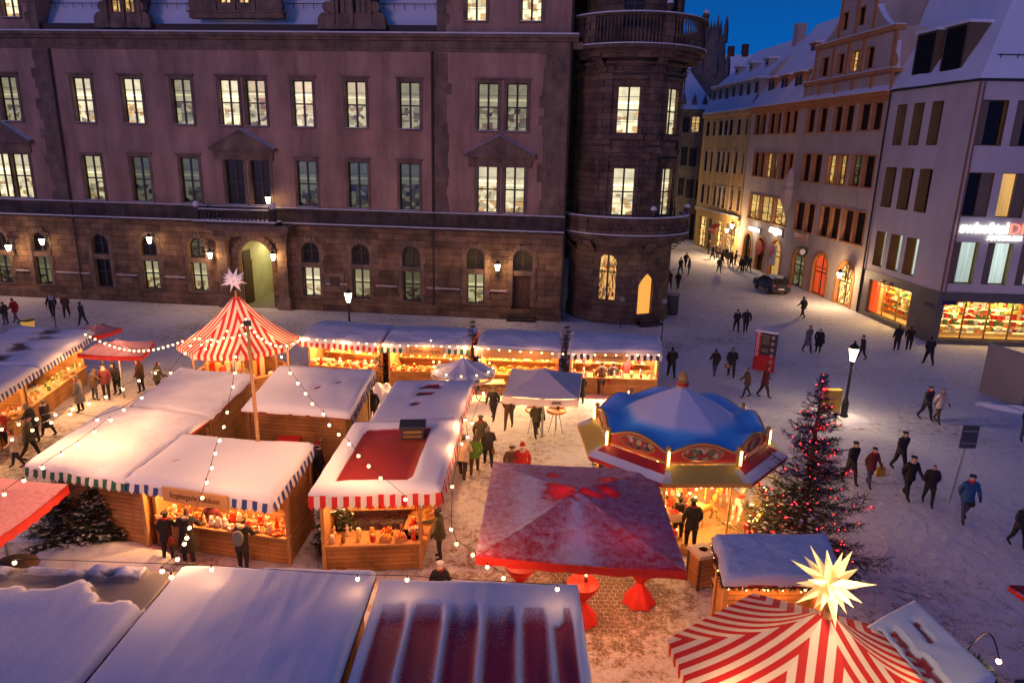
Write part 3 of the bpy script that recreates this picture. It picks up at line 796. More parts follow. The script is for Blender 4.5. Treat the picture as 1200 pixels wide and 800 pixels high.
# dormer gables standing on the cornice
for xa, xb, wins, par in ((110, 176, ((137, 'Y'), (152, 'Y')), 0), (222, 332, ((265, 'Y'), (286, 'Y')), 1), (372, 452, ((403, 'D'), (421, 'D')), 0)):
    a = cpx(xa, 20)[0]; b = cpx(xb, 20)[0]; hs = []
    z0 = 19.3 if not par else 20.25
    zw = 20.3 if not par else 20.9
    for x, k in wins: s = cpx(x, 15)[0]; hs.append((s-0.38, s+0.38, zw, zw+2.4))
    cA, cB = a+0.9, b-0.9
    m = MB()
    wall(m, FC, cA, cB, z0, 25, hs, 0.25, 0, 0, y=-0.02)
    m.poly([FC.w(cA, -0.02, z0), FC.w(cA, 5, z0), FC.w(cA, 5, 25), FC.w(cA, -0.02, 25)]); m.poly([FC.w(cB, -0.02, z0), FC.w(cB, 5, z0), FC.w(cB, 5, 25), FC.w(cB, -0.02, 25)])
    # scrolls at the feet
    for sg, c in ((-1, cA), (1, cB)):
        for r0, zz, xo in ((0.55, z0+0.5, 0.35), (0.35, z0+1.35, 0.18), (0.3, z0+2.5, 0.12)):
            m.tube(FC.w(c+sg*xo, -0.06, zz), FC.w(c+sg*xo, 0.35, zz), r0, r0, 12)
    for s in ((hs[0][1]+hs[1][0])/2, hs[0][0]-0.35, hs[1][1]+0.35):
        fbox(m, FC, s-0.12, s+0.12, -0.14, -0.02, z0, 25)
    if par: fbox(m, FC, a, b, -0.05, 0.5, 19.95, 20.3); fbox(m, FC, a-0.1, b+0.1, -0.15, 0.4, 20.3, 20.42)
    else: fbox(m, FC, a, b, -0.1, 0.3, z0, z0+0.3)
    d_ = m.build('gable', STONE, castle, world=True)
    for h, (x, k) in zip(hs, wins): window(d_, FC, h[0], h[1], h[2], h[3], 0.2, P_YE if k == 'Y' else P_BL, 2, (0.5,), sur=None, sill=False, fw=0.045, bars=(0.25,), y0=-0.02) if False else None
    for h, (x, k) in zip(hs, wins):
        window(castle, FC, h[0], h[1], h[2], h[3], 0.2, P_YE if k == 'Y' else P_BL, 2, (0.5,), sur=STONE, surw=0.08, sill=False, fw=0.045, bars=(0.25,), y0=-0.02)
# round tower at the corner
TC, TR = cpx(724, 376)[0], 3.62
def tw(ang, r, z):  # ang measured from straight ahead, + to the right
    return FC.w(TC+r*math.sin(ang), TR+0.0-r*math.cos(ang), z)
angs_w = [(R(-3.5)-0.20, R(-3.5)+0.20), (R(52)-0.19, R(52)+0.19)]
tholes = []
for a0, a1 in angs_w:
    tholes += [(a0, a1, 13.0, 16.0), (a0, a1, 7.6, 10.8), (a0, a1, 19.6, 22.5)]
base_w = (R(-15)-0.17, R(-15)+0.17, 1.6, 4.9); door_w = (R(30)-0.17, R(30)+0.17, 0.5, 3.6)
tholes += [base_w, door_w]
T = MB()
A0, A1 = R(-100), R(110)
an = sorted({*[A0+(A1-A0)*i/40 for i in range(41)], *[h[0] for h in tholes], *[h[1] for h in tholes]})
zn = sorted({-0.2, 6.2, 7.4, 17.9, 19.2, 26, *[h[2] for h in tholes], *[h[3] for h in tholes]})
for a, b in zip(an[:-1], an[1:]):
    if b-a < 1e-4: continue
    for c, d in zip(zn[:-1], zn[1:]):
        ca, cz = (a+b)/2, (c+d)/2
        if any(h[0] < ca < h[1] and h[2] < cz < h[3] for h in tholes): continue
        r_ = TR+0.12 if cz < 6.2 else (TR if cz < 19 else TR-0.35)
        T.poly([tw(a, r_, c), tw(b, r_, c), tw(b, r_, d), tw(a, r_, d)])
for h in tholes:
    r_ = TR+0.12 if h[3] < 6 else (TR if h[3] < 19 else TR-0.35)
    for a in h[:2]: T.poly([tw(a, r_, h[2]), tw(a, r_, h[3]), tw(a, r_-0.4, h[3]), tw(a, r_-0.4, h[2])])
    for z in h[2:]: T.poly([tw(h[0], r_, z), tw(h[1], r_, z), tw(h[1], r_-0.4, z), tw(h[0], r_-0.4, z)])
def tring(mb, r0, r1, z0, z1, a0=A0, a1=A1, n=48, mi=0):
    for i in range(n):
        a, b = a0+(a1-a0)*i/n, a0+(a1-a0)*(i+1)/n
        mb.poly([tw(a, r1, z0), tw(b, r1, z0), tw(b, r1, z1), tw(a, r1, z1)], mi)
        mb.poly([tw(a, r0, z1), tw(b, r0, z1), tw(b, r1, z1), tw(a, r1, z1)], mi)
        mb.poly([tw(a, r0, z0), tw(b, r0, z0), tw(b, r1, z0), tw(a, r1, z0)], mi)
tring(T, TR, TR+0.22, -0.1, 0.7)
for a in (R(-28), R(24), R(78)):   # pilasters
    for (z0, z1) in ((7.4, 12.2), (12.3, 17.2)):
        tring(T, TR-0.05, TR+0.14, z0, z1, a-0.13, a+0.13, 3)
        tring(T, TR-0.05, TR+0.2, z0, z0+0.6, a-0.15, a+0.15, 3); tring(T, TR-0.05, TR+0.22, z1-0.35, z1, a-0.16, a+0.16, 3)
for a0, a1 in angs_w:
    for z0, z1 in ((13.0, 16.0), (7.6, 10.8)):
        tring(T, TR-0.05, TR+0.1, z0-0.35, z1+0.45, a0-0.07, a0, 2); tring(T, TR-0.05, TR+0.1, z0-0.35, z1+0.45, a1, a1+0.07, 2)
        tring(T, TR-0.05, TR+0.12, z1+0.02, z1+0.45, a0, a1, 4); tring(T, TR-0.05, TR+0.26, z1+0.45, z1+0.62, a0-0.11, a1+0.11, 5)
        tring(T, TR-0.05, TR+0.22, z0-0.35, z0-0.05, a0-0.09, a1+0.09, 5)
        tring(T, TR-0.05, TR+0.06, z0-1.3, z0-0.5, a0-0.02, a1+0.02, 4)
tring(T, TR-0.05, TR+0.12, 11.6, 12.0); tring(T, TR-0.05, TR+0.14, 16.75, 16.95); tring(T, TR-0.05, TR+0.2, 17.35, 17.5)
T.build('tower_wall', TOWER, castle, world=True)
def twin(h, pane, rows, cols=2, kind='window', pointed=False):
    r_ = (TR+0.12 if h[3] < 6 else (TR if h[3] < 19 else TR-0.35))-0.3
    ac = (h[0]+h[1])/2; hw = r_*math.tan((h[1]-h[0])/2)+0.08
    fr = Fr(tw(ac, r_, 0), A_C+ac)
    return window(castle, fr, -hw, hw, h[2], h[3], 0.0, pane, cols, rows, sur=None, sill=False, name=kind, bars=(0.25, 0.78) if cols > 1 else ())
for h in tholes[:6]:
    twin(h, {13.0: P_HI, 7.6: P_HI, 19.6: P_BL}[h[2]], (0.5,))
stained = pane_mat('stained_glass_lit', (1.0, 0.55, 0.16), 1.1, 0.35, warm=(0.8, 0.1, 0.02))
twin(base_w, stained, (0.62,))
twin(door_w, mat('lit_doorway', (0.5, 0.3, 0.1), 0.8, emit=(1.0, 0.45, 0.07), es=0.75), (), 1, 'doorway')
# arch heads in front of base window and door
m = MB()
for h, top in ((base_w, 'round'), (door_w, 'point')):
    a0, a1, z0, z1 = h; ac = (a0+a1)/2; hw = (a1-a0)/2; rr = TR+0.125; k_ = hw*TR
    zs_ = z1-k_ if top == 'round' else z1-k_*1.6
    for i in range(8):
        for sg in (-1, 1):
            def ed(t): # t 0 spring ..1 crown
                if top == 'round': return ac+sg*hw*math.cos(t*PI/2), zs_+k_*math.sin(t*PI/2)
                return ac+sg*hw*(1-t**1.5), zs_+(z1-zs_)*t**0.8
            p, q_ = ed(i/8), ed((i+1)/8)
            m.poly([tw(ac+sg*hw, rr, z1), tw(p[0], rr, p[1]), tw(q_[0], rr, q_[1])])
m.build('arch_head', TOWER, castle, world=True)
# tower balconies
def balc(zs0, zpar0, zpar1, Rr, kind):
    m = MB()
    tring(m, TR-0.1, Rr, zs0, zs0+0.22); tring(m, TR-0.1, Rr-0.35, zs0-0.25, zs0); tring(m, TR-0.1, Rr-0.6, zs0-0.5, zs0-0.25)
    tring(m, TR-0.1, Rr+0.03, zs0+0.22, zs0+0.28, mi=1)
    for a in (R(-62), R(-34), R(25), R(80)):
        for k_ in range(4):
            tring(m, TR-0.1, TR+0.35+0.22*k_, zs0-1.05+0.2*k_, zs0-0.85+0.2*k_, a-0.09, a+0.09, 2)
    for a in (R(-66), R(-36), R(24), R(79)):
        tring(m, Rr-0.45, Rr-0.02, zpar0, zpar1, a-0.07, a+0.07, 2)
        tring(m, Rr-0.5, Rr+0.02, zpar1, zpar1+0.1, a-0.08, a+0.08, 2)
    if kind == 'bal':
        for i in range(62):
            a = R(-72)+R(176)*i/61
            m.lathe([(0.06, zpar0), (0.10, zpar0+(zpar1-zpar0)*0.3), (0.04, zpar0+(zpar1-zpar0)*0.6), (0.07, zpar1)], FC.w(TC+(Rr-0.22)*math.sin(a), TR-(Rr-0.22)*math.cos(a), 0), 6)
    else:
        tring(m, Rr-0.3, Rr-0.16, zpar0, zpar1)
        for i in range(70):
            a = R(-60)+R(150)*i/69
            m.sphere(tw(a, Rr-0.14, zpar0+0.25+0.25*(i % 2)), 0.14, 5)
    tring(m, Rr-0.42, Rr, zpar1, zpar1+0.14)
    tring(m, Rr-0.4, Rr-0.02, zpar1+0.14, zpar1+0.21, mi=1)
    for a in (R(-66), R(24), R(79)):
        p = tw(a, Rr-0.22, zpar1+0.2)
        m.lathe([(0.16, 0), (0.1, 0.12), (0.24, 0.32), (0.22, 0.5)], p, 8); m.sphere(p+Vector((0, 0, 0.55)), 0.22, 8, 1)
    return m.build('balcony', [TOWER, SNOW], castle, world=True)
balc(6.15, 6.43, 7.4, 4.85, 'rel')
balc(18.2, 18.48, 20.1, 4.98, 'bal')
# steps at the tower door
m = MB()
for k_ in range(3): tring(m, TR, TR+1.1-0.3*k_, 0.0+0.16*k_, 0.16+0.16*k_, R(20), R(42), 6)
m.build('doorstep', STONED, castle, world=True)
# body of the wing behind (closes the volume)
m = MB()
m.poly([FC.w(TC+TR-0.3, TR, -0.2), FC.w(TC+TR-0.3, 30, -0.2), FC.w(TC+TR-0.3, 30, 26), FC.w(TC+TR-0.3, TR, 26)])
m.poly([FC.w(-62, 30, -0.2), FC.w(TC+TR-0.3, 30, -0.2), FC.w(TC+TR-0.3, 30, 26), FC.w(-62, 30, 26)])
m.poly([FC.w(-62, 0.2, 26), FC.w(ax, 0.2, 27), FC.w(ax, 30, 26), FC.w(-62, 30, 26)])
m.poly([FC.w(bx, 0.1, 27), FC.w(TC+TR-0.3, 0.1, 26), FC.w(TC+TR-0.3, 30, 26), FC.w(bx, 30, 26)])
m.poly([FC.w(-62, 0, -0.2), FC.w(-62, 30, -0.2), FC.w(-62, 30, 26), FC.w(-62, 0, 26)])
m.build('side_wall', TOWER, castle, world=True)
# plaque
m = MB(); s, z = cpx(393, 330); fbox(m, FC, s-0.75, s+0.75, -0.19, -0.12, z-0.75, z+0.65, 0); fbox(m, FC, s-0.35, s+0.4, -0.21, -0.19, z-0.3, z+0.4, 1); m.build('plaque', [STONE, STONED], castle, world=True)

# wall lanterns
def lantern_mesh(root, bracket=True):
    m = MB()
    if bracket:
        m.tube((0, 0.55, 0.15), (0, 0.1, 0.35), 0.03); m.tube((0, 0.55, -0.35), (0, 0.05, -0.05), 0.025); m.box((-0.06, 0.5, -0.5), (0.06, 0.56, 0.35))
        m.build('bracket', BLACK, root)
    m = MB(); m.lathe([(0.10, -0.25), (0.21, 0.2)], n=6); m.build('lamp_glass', BULBW, root)
    m = MB(); m.lathe([(0.25, 0.2), (0.2, 0.28), (0.08, 0.4), (0.03, 0.5)], n=6); m.lathe([(0.05, -0.34), (0.11, -0.25)], n=6); m.build('lamp_cap', BLACK, root)
for i, (x, y, lb, e) in enumerate(((10, 290, 'lit wall lantern nearest the left edge of the castle', 170), (49, 283, 'small lit lantern in front of the second arched window', 50), (175, 281, 'small lit lantern in front of the fourth arched window from the left', 45), (246, 299, 'lit wall lantern left of the castle gate', 150), (320, 301, 'lit wall lantern right of the castle gate', 150), (583, 313, 'lit wall lantern between the last arched window and the dark door', 150))):
    s, z = FC.px(x, y, -0.7)
    t = thing('wall_lantern', lb, 'lantern', FC.w(s, -0.7, z), A_C, 'lanterns on the castle wall')
    lantern_mesh(t)
    lamp(FC.w(s, -0.95, z+0.05), e, (1.0, 0.55, 0.25), 0.15, 'lantern_light', t)
s, z = FC.px(314, 234, -0.7)
t = thing('wall_lantern', 'lit lantern standing above the gate on the castle balcony', 'lantern', FC.w(s, -0.7, z-0.02), A_C, 'lanterns on the castle wall'); lantern_mesh(t, False)
m = MB(); m.tube((0, 0, -0.9), (0, 0, -0.3), 0.03); m.build('stem', BLACK, t)
lamp(FC.w(s, -0.9, z+0.05), 25, (1.0, 0.55, 0.25), 0.15, 'lantern_light', t)
# ------------------------------------------------------------------ right-hand street
CREAM = mat('plaster_pale_street', (0.54, 0.45, 0.38), 0.9, (0.47, 0.39, 0.33), 0.8); stains(CREAM, .8)
ORANGE = mat('orange_trim', (0.52, 0.24, 0.08), 0.85, (0.42, 0.18, 0.06), 1.5)
YELLOWP = mat('yellow_plaster', (0.60, 0.39, 0.15), 0.9, (0.52, 0.33, 0.13), 0.8); stains(YELLOWP, .8)
SWP = mat('hotel_plaster', (0.56, 0.50, 0.50), 0.85, (0.50, 0.45, 0.45), 0.5); stains(SWP, .86)
SWG = mat('hotel_stone_base', (0.13, 0.12, 0.12), 0.6, (0.10, 0.09, 0.09), 1)
TAN = mat('bronze_reveal', (0.22, 0.15, 0.06), 0.5, metal=0.2)
GOLDR = mat('gold_reveal', (0.35, 0.22, 0.05), 0.45, metal=0.3)
_fs = Fr(G(1090, 402), R(94.0-180))
_u1 = Vector((math.cos(R(-85.29)), math.sin(R(-85.29)), 0))
F1 = Fr(_fs.w(-9.12, 0.02, 0)+_u1*0.75, R(-85.29))
b1 = thing('gabled_house', 'pale street house with orange window frames and a tall stepped gable next to the hotel', 'house', F1.O, F1.a)
h1 = []; L1 = []
def addrow(xs, ymid, ztop, zbot, kinds):
    for (a, b), k in zip(xs, kinds):
        sa, sb = F1.px(a, ymid)[0], F1.px(b, ymid)[0]
        sa, sb = min(sa, sb), max(sa, sb)
        h1.append((sa, sb, zbot, ztop)); L1.append((sa, sb, zbot, ztop, k))
z1b, z1t = F1.px(1026, 152)[1], F1.px(1028, 121)[1]
z2b, z2t = F1.px(1013, 219)[1], F1.px(1018, 183)[1]
z3b, z3t = F1.px(1004, 286)[1], F1.px(1009, 249)[1]
addrow([(886, 891), (893, 898), (902, 908.5), (910.5, 915.5), (919.5, 926), (928, 934.5), (946.5, 955), (960, 969), (977.5, 986.5), (990, 1000), (1007, 1018.5), (1022, 1033)], 140, z1t, z1b, 'D'*12)
addrow([(882.5, 888), (889.5, 894.5), (897, 903), (905, 910), (913.5, 920), (922, 928), (940.5, 949), (952.5, 962), (970, 979.5), (982.5, 992), (998, 1009), (1012, 1024)], 200, z2t, z2b, 'DDYLDDDDYYLD')
addrow([(875.6, 887), (889, 902.5), (905, 920), (931, 941), (944, 953), (961, 971), (973.5, 983.5), (988, 999), (1001.5, 1013.5)], 262, z3t, z3b, 'YYYDDDDDD')
arch1 = []
for (a, b, yb, yt, k) in ((979, 997, 372, 308, 'shop'), (951, 968, 352, 297, 'red'), (928, 942, 338, 291, 'door'), (902, 914, 325, 281, 'pale'), (886, 895, 316, 278, 'dark'), (871, 880, 308, 273, 'dark')):
    ym = (yb+yt)/2
    sa, sb = sorted((F1.px(a, ym)[0], F1.px(b, ym)[0])); zt = F1.px((a+b)/2, yt)[1]
    arch1.append((sa, sb, 0.05, zt, k)); h1.append((sa, sb, 0.05, zt, 'arch'))
XE, XS = F1.px(876, 180)[0], -0.75
m = MB(); wall(m, F1, XE, XS, -0.2, 15.9, h1, 0.3, 0, 1)
m.poly([F1.w(XS, 0, -0.2), F1.w(XS, 12, -0.2), F1.w(XS, 12, 17), F1.w(XS, 0, 17)], 0)
m.build('wall', [CREAM, ORANGE], b1, world=True)
for (a, b, c, d, k) in L1:
    window(b1, F1, a, b, c, d, 0.28, {'D': P_DK, 'Y': P_YE, 'L': P_LO}[k], 2, (0.6,), sur=ORANGE, surw=0.11, sill=True, snow=False, fw=0.04)
for (a, b, c, d, k) in arch1:
    pm = {'shop': P_SHOP, 'red': P_RED, 'door': P_LO, 'pale': P_CURT, 'dark': P_DK}[k]
    o = window(b1, F1, a, b, c, d, 0.28, pm, 2 if k != 'pale' else 1, (0.55,), fm=WOODD, sill=False, arch=True, name='shopfront', fw=0.06)
    mm = MB(); r = (b-a)/2; cx = (a+b)/2
    for i in range(10):
        t0, t1 = PI*i/10, PI*(i+1)/10
        pts = [(cx+q*math.cos(t), d-r+q*math.sin(t)) for q, t in ((r, t0), (r+0.3, t0), (r+0.3, t1), (r, t1))]
        mm.add([F1.w(x, -0.05, z) for x, z in pts]+[F1.w(x, 0.01, z) for x, z in pts], [(0, 1, 2, 3), (1, 5, 6, 2), (0, 4, 5, 1), (2, 6, 7, 3), (3, 7, 4, 0)])
    fbox(mm, F1, a-0.3, a, -0.05, 0.01, 0, d-r); fbox(mm, F1, b, b+0.3, -0.05, 0.01, 0, d-r)
    mm.build('arch_surround', ORANGE, b1, world=True)
m = MB(); fbox(m, F1, XE, XS, -0.12, 0.1, 15.9, 16.2); fbox(m, F1, XE, XS, -0.3, 0.1, 16.2, 16.45); fbox(m, F1, XE, XS, -0.4, 0.1, 16.45, 16.55); fbox(m, F1, XE, XS, -0.42, -0.0, 16.55, 16.62, 1)
m.build('cornice', [ORANGE, SNOWF], b1, world=True)
# gable
ga_, gb_ = sorted((F1.px(943, 118)[0], F1.px(1056, 93)[0])); gb_ = min(gb_, XS)
m = MB()
gh_ = []
l1 = [(964, 972), (982.5, 990), (998.5, 1007), (1015.5, 1024)]
zb_, zt_ = F1.px(1019, 80)[1], F1.px(1022, 56)[1]
for a, b in l1: sa, sb = sorted((F1.px(a, 75)[0], F1.px(b, 72)[0])); gh_.append((sa, sb, zb_, zt_))
l2 = [(988, 995), (1006, 1014)]
zb2, zt2 = F1.px(1009, 30)[1], F1.px(1012, 9)[1]
for a, b in l2: sa, sb = sorted((F1.px(a, 25)[0], F1.px(b, 22)[0])); gh_.append((sa, sb, zb2, zt2))
t1a, t1b = ga_+1.6, gb_-0.4
ztier1 = F1.px(1040, 34)[1]
wall(m, F1, ga_, gb_, 16.62, zb_-0.35, [], 0.2, 0, 1, y=-0.05)
wall(m, F1, t1a-0.2, t1b, zb_-0.35, ztier1, gh_[:4], 0.3, 0, 1, y=-0.05)
c_ = (t1a+t1b)/2
wall(m, F1, c_-2.6, c_+2.6, ztier1, ztier1+3.6, gh_[4:], 0.3, 0, 1, y=-0.05)
for (p, q, za, zb__) in ((ga_-0.1, gb_+0.1, zb_-0.6, zb_-0.3), (t1a-0.35, t1b+0.15, ztier1-0.25, ztier1+0.1), (c_-2.8, c_+2.8, ztier1+3.5, ztier1+3.8)):
    fbox(m, F1, p, q, -0.3, 0.5, za, zb__, 1); fbox(m, F1, p, q, -0.3, 0.5, zb__, zb__+0.07, 2)
for i in range(6):
    x = ga_+(gb_-ga_)*i/5; fbox(m, F1, x-0.14 if i else x, x+0.14 if i < 5 else x, -0.15, 0, 16.62, zb_-0.6, 1)
xs_ = [t1a-0.2]+[(gh_[i][1]+gh_[i+1][0])/2 for i in range(3)]+[t1b]
xs_ = sorted(xs_)
for x in xs_: fbox(m, F1, x-0.16, x+0.16, -0.16, 0, zb_-0.3, ztier1-0.25, 1)
for x in (c_-2.5, c_, c_+2.5): fbox(m, F1, x-0.15, x+0.15, -0.16, 0, ztier1+0.1, ztier1+3.5, 1)
# scrolled shoulders
for sg, x0_, x1_, z0_ in ((-1, t1a-0.2, ga_, zb_-0.3), (1, t1b, gb_, zb_-0.3), (-1, c_-2.6, t1a, ztier1+0.1), (1, c_+2.6, t1b, ztier1+0.1)):
    hh = 1.9
    prof = [(x0_+(x1_-x0_)*(1-(1-t)**0.5 if False else t), z0_+hh*(1-t)**2) for t in [i/6 for i in range(7)]]
    for (xa, za), (xb, zb__) in zip(prof[:-1], prof[1:]):
        m.poly([F1.w(xa, -0.05, z0_), F1.w(xb, -0.05, z0_), F1.w(xb, -0.05, zb__), F1.w(xa, -0.05, za)], 0)
        m.poly([F1.w(xa, -0.1, za), F1.w(xb, -0.1, zb__), F1.w(xb, 0.4, zb__), F1.w(xa, 0.4, za)], 2)
for x in (ga_+0.1, gb_-0.15): m.lathe([(0.22, 0), (0.12, 0.15), (0.25, 0.4), (0, 1.0)], F1.w(x, 0.0, zb_-0.25), 6, 1)
m.poly([F1.w(t1b, -0.05, zb_-0.3), F1.w(t1b, 5, zb_-0.3), F1.w(t1b, 5, ztier1), F1.w(t1b, -0.05, ztier1)], 0)
m.poly([F1.w(c_+2.6, -0.05, ztier1), F1.w(c_+2.6, 5, ztier1), F1.w(c_+2.6, 5, ztier1+3.6), F1.w(c_+2.6, -0.05, ztier1+3.6)], 0)
m.build('gable', [CREAM, ORANGE, SNOWF], b1, world=True)
for i, (a, b, c, d) in enumerate([h_[:4] for h_ in gh_]):
    window(b1, F1, a, b, c, d, 0.25, P_YE if i == 2 else P_DK, 2, (0.55,), sur=ORANGE, surw=0.1, sill=False, fw=0.04, y0=-0.05)
# roof
m = MB()
roofgrid(m, F1.w(XE, -0.35, 16.6), F1.w(XS, -0.35, 16.6), F1.w(XE, 6.0, 25.0), F1.w(XS, 6.0, 25.0), 30, 10, 0, 0.08)
roofgrid(m, F1.w(XE, 6.0, 25.0), F1.w(XS, 6.0, 25.0), F1.w(XE, 12, 17), F1.w(XS, 12, 17), 10, 4, 0, 0.05)
m.poly([F1.w(XS, 0, 16.6), F1.w(XS, 6, 25), F1.w(XS, 12, 17)], 1); m.poly([F1.w(XE, 0, 16.6), F1.w(XE, 6, 25), F1.w(XE, 12, 17)], 1)
r_ = m.build('roof', [SNOWF, WOODD], b1, world=True, smooth=False)
def dormer(parent, fr, x, wd, z0, z1, yf, yb, wm=ORANGE, panes=2, pm=None, name='dormer'):
    m = MB()
    fbox(m, fr, x-wd/2, x+wd/2, yf, yb, z0, z1, 0); fbox(m, fr, x-wd/2-0.15, x+wd/2+0.15, yf-0.2, yb, z1, z1+0.12, 0)
    fbox(m, fr, x-wd/2-0.17, x+wd/2+0.17, yf-0.22, yb, z1+0.12, z1+0.3, 1)
    pw = wd/panes
    for i in range(panes):
        a = x-wd/2+i*pw+pw*0.2
        fbox(m, fr, a, a+pw*0.6, yf-0.03, yf, z0+0.5, z1-0.2, 2)
    m.build(name, [wm, SNOWF, pm or P_DK], parent, world=True)
for x in (-11.9, -14.6, -17.6, -20.6, -23.6): dormer(b1, F1, x, 1.5, 17.6, 19.3, 0.9, 3.2)
for x in (-13, -17, -21): dormer(b1, F1, x, 1.0, 21.2, 22.4, 3.6, 5)
for x in (-13, -19): 
    m = MB(); fbox(m, F1, x-0.45, x+0.45, 5.4, 6.4, 24, 25.9, 0); fbox(m, F1, x-0.5, x+0.5, 5.3, 6.5, 25.9, 26.1, 1); m.build('chimney', [CREAM, SNOWF], b1, world=True)
# corner console / bay on the house front
s, z = F1.px(925, 222); m = MB()
m.lathe([(0.05, -2.6), (0.35, -1.9), (0.75, -1.0), (0.85, 0.0), (0.6, 0.3), (0.7, 0.6), (0.5, 1.2), (0.3, 1.6), (0.1, 2.0)], F1.w(s, 0.0, z), 8, 0)
m.build('oriel_console', CREAM, b1, world=True)

# text as real mesh letters
def text_mesh(s_, size, extrude=0.02, shear=0.0, bold=0.0):
    cu = bpy.data.curves.new('lettering', 'FONT'); cu.body = s_; cu.size = size; cu.extrude = extrude; cu.shear = shear; cu.offset = bold
    cu.align_x = 'LEFT'; cu.resolution_u = 3
    o = bpy.data.objects.new('lettering', cu); COL.objects.link(o)
    bpy.context.view_layer.update()
    me = bpy.data.meshes.new_from_object(o.evaluated_get(bpy.context.evaluated_depsgraph_get()))
    bpy.data.objects.remove(o); bpy.data.curves.remove(cu)
    return me
def lettering(parent, fr, x, y, z, s_, size, material, name='lettering', rot=0.0, shear=0.0, bold=0.0, width=None, extrude=0.02, xs=1.0):
    me = text_mesh(s_, size, extrude, shear, bold)
    me.materials.clear(); me.materials.append(material)
    M = fr.M @ Matrix.Translation((x, y, z)) @ Matrix.Rotation(PI/2, 4, 'X') @ Matrix.Rotation(rot, 4, 'Z')
    if width:
        w0 = max(v.co.x for v in me.vertices)-min(v.co.x for v in me.vertices)
        M = M @ Matrix.Diagonal((width/w0, 1, 1, 1))
    me.transform(M)
    if parent is not None: me.transform(wmat(parent).inverted())
    o = link(name, me, parent)
    return o

# lit shop signs and street lamp on house front
SIGNW = mat('sign_white_lit', (1, 1, 1), 0.5, emit=(1.0, 0.95, 0.85), es=3.0)
SIGNR = mat('sign_red', (0.5, 0.01, 0.02), 0.5)
def sign_box(name, lb, px0, px1, py, hh, fr, m1, proud=0.12, group=None, txt=None, txm=None, cat='shop sign'):
    a, z = fr.px(px0, py); b, _ = fr.px(px1, py); a, b = min(a, b), max(a, b)
    o = thing(name, lb, cat, fr.w((a+b)/2, -proud, z-hh/2), fr.a, group)
    mm = MB(); fbox(mm, fr, a, b, -proud, -0.02, z-hh/2, z+hh/2); mm.build('sign_board', m1, o, world=True)
    if txt: lettering(o, fr, a+0.08, -proud-0.015, z-hh*0.3, txt, hh*0.8, txm or SIGNW, width=(b-a)-0.16)
    return o
for (x0, x1, y0, lb, hz) in ((879, 892, 267.5, 'small lit white lettering sign, left one of two above the arches', 0.55), (903, 918, 269.5, 'larger lit white lettering sign above the arch with the red letter P', 0.75)):
    a, z = F1.px(x0, y0); b, _ = F1.px(x1, y0)
    o = thing('lit_sign', lb, 'shop sign', F1.w((a+b)/2, -0.15, z), F1.a)
    a, b = min(a, b), max(a, b); nl = int((b-a)/.26); rl = random.Random(nl)
    mm = MB(); fbox(mm, F1, a-.05, b+.05, -0.1, -0.02, z-hz/2-.05, z+hz/2+.05); mm.build('backing', CREAM, o, world=True)
    mm = MB()
    for i in range(nl):
        x = a+(b-a)*i/nl; h0 = hz*rl.uniform(.22, .32); fbox(mm, F1, x, x+.15, -0.16, -0.11, z-h0*.8, z+h0+(hz*.15 if rl.random() < .3 else 0))
    if hz > .6:
        for i in range(3): fbox(mm, F1, (a+b)/2-.3+i*.25, (a+b)/2-.15+i*.25, -0.16, -0.11, z-hz*.48, z-hz*.33)
    mm.build('lit_letters', SIGNW, o, world=True)
    lamp(F1.w((a+b)/2, -0.8, z), 40, (1, 0.9, 0.75), 0.2, 'sign_light', o)
a, z = F1.px(931, 277); b, _ = F1.px(946, 280)
o = thing('wall_sign', 'small dark red painted sign above the pale lit arch door', 'shop sign', F1.w((a+b)/2, -0.05, z-0.5), F1.a)
mm = MB(); fbox(mm, F1, min(a, b), max(a, b), -0.06, 0.0, z-0.5, z+0.5); mm.build('board', CREAM, o, world=True)
mm = MB(); fbox(mm, F1, min(a, b)+0.1, max(a, b)-0.1, -0.075, -0.06, z-0.02, z+0.4); fbox(mm, F1, (a+b)/2-0.4, (a+b)/2+0.3, -0.075, -0.06, z-0.4, z-0.12); mm.build('mark', SIGNR, o, world=True)
# round dark shop clock-like sign
p = F1.w(F1.px(940, 295, -0.6)[0], -0.6, F1.px(940, 295, -0.6)[1])
mm = MB(); mm.tube(p-Vector((0, .07, 0)), p+Vector((0, .07, 0)), 0.48, n=16); mm.tube(p+F1.n*0.6+Vector((0, 0, .3)), p+Vector((0, 0, .4)), 0.03)
o = thing('hanging_sign', 'round black hanging sign with white centre beside the pale arch door', 'sign', p); mm.build('disc', BLACK, o, world=True)
mm = MB(); mm.tube(p-Vector((0, .09, 0)), p-Vector((0, .07, 0)), 0.26, n=14); mm.build('centre', WHITE, o, world=True)
# red advertising panels
o = thing('banner', 'white arched panel with a big red letter P and red mark on the house front', 'advertising panel', F1.w(F1.px(907, 300)[0], -0.08, 2.5), F1.a)
a, z0_ = F1.px(901, 309); b, z1_ = F1.px(911, 288); mm = MB(); fbox(mm, F1, min(a, b), max(a, b), -0.10, -0.02, z0_, z1_); mm.build('board', mat('panel_grey', (0.4, 0.38, 0.42), 0.6), o, world=True)
lettering(o, F1, min(a, b)+0.15, -0.13, (z0_+z1_)/2-0.2, 'P', 1.7, mat('letter_red', (0.5, 0.0, 0.02), 0.5), bold=0.04)
o = thing('banner', 'round red panel above the black door left of the letter P', 'advertising panel', F1.w(F1.px(891, 290)[0], -0.2, 3), F1.a)
s, z = F1.px(892, 290); mm = MB(); mm.tube(F1.w(s, -0.3, z), F1.w(s, -0.1, z), 0.75, n=16); mm.build('disc', mat('panel_red', (0.45, 0.03, 0.03), 0.5), o, world=True)

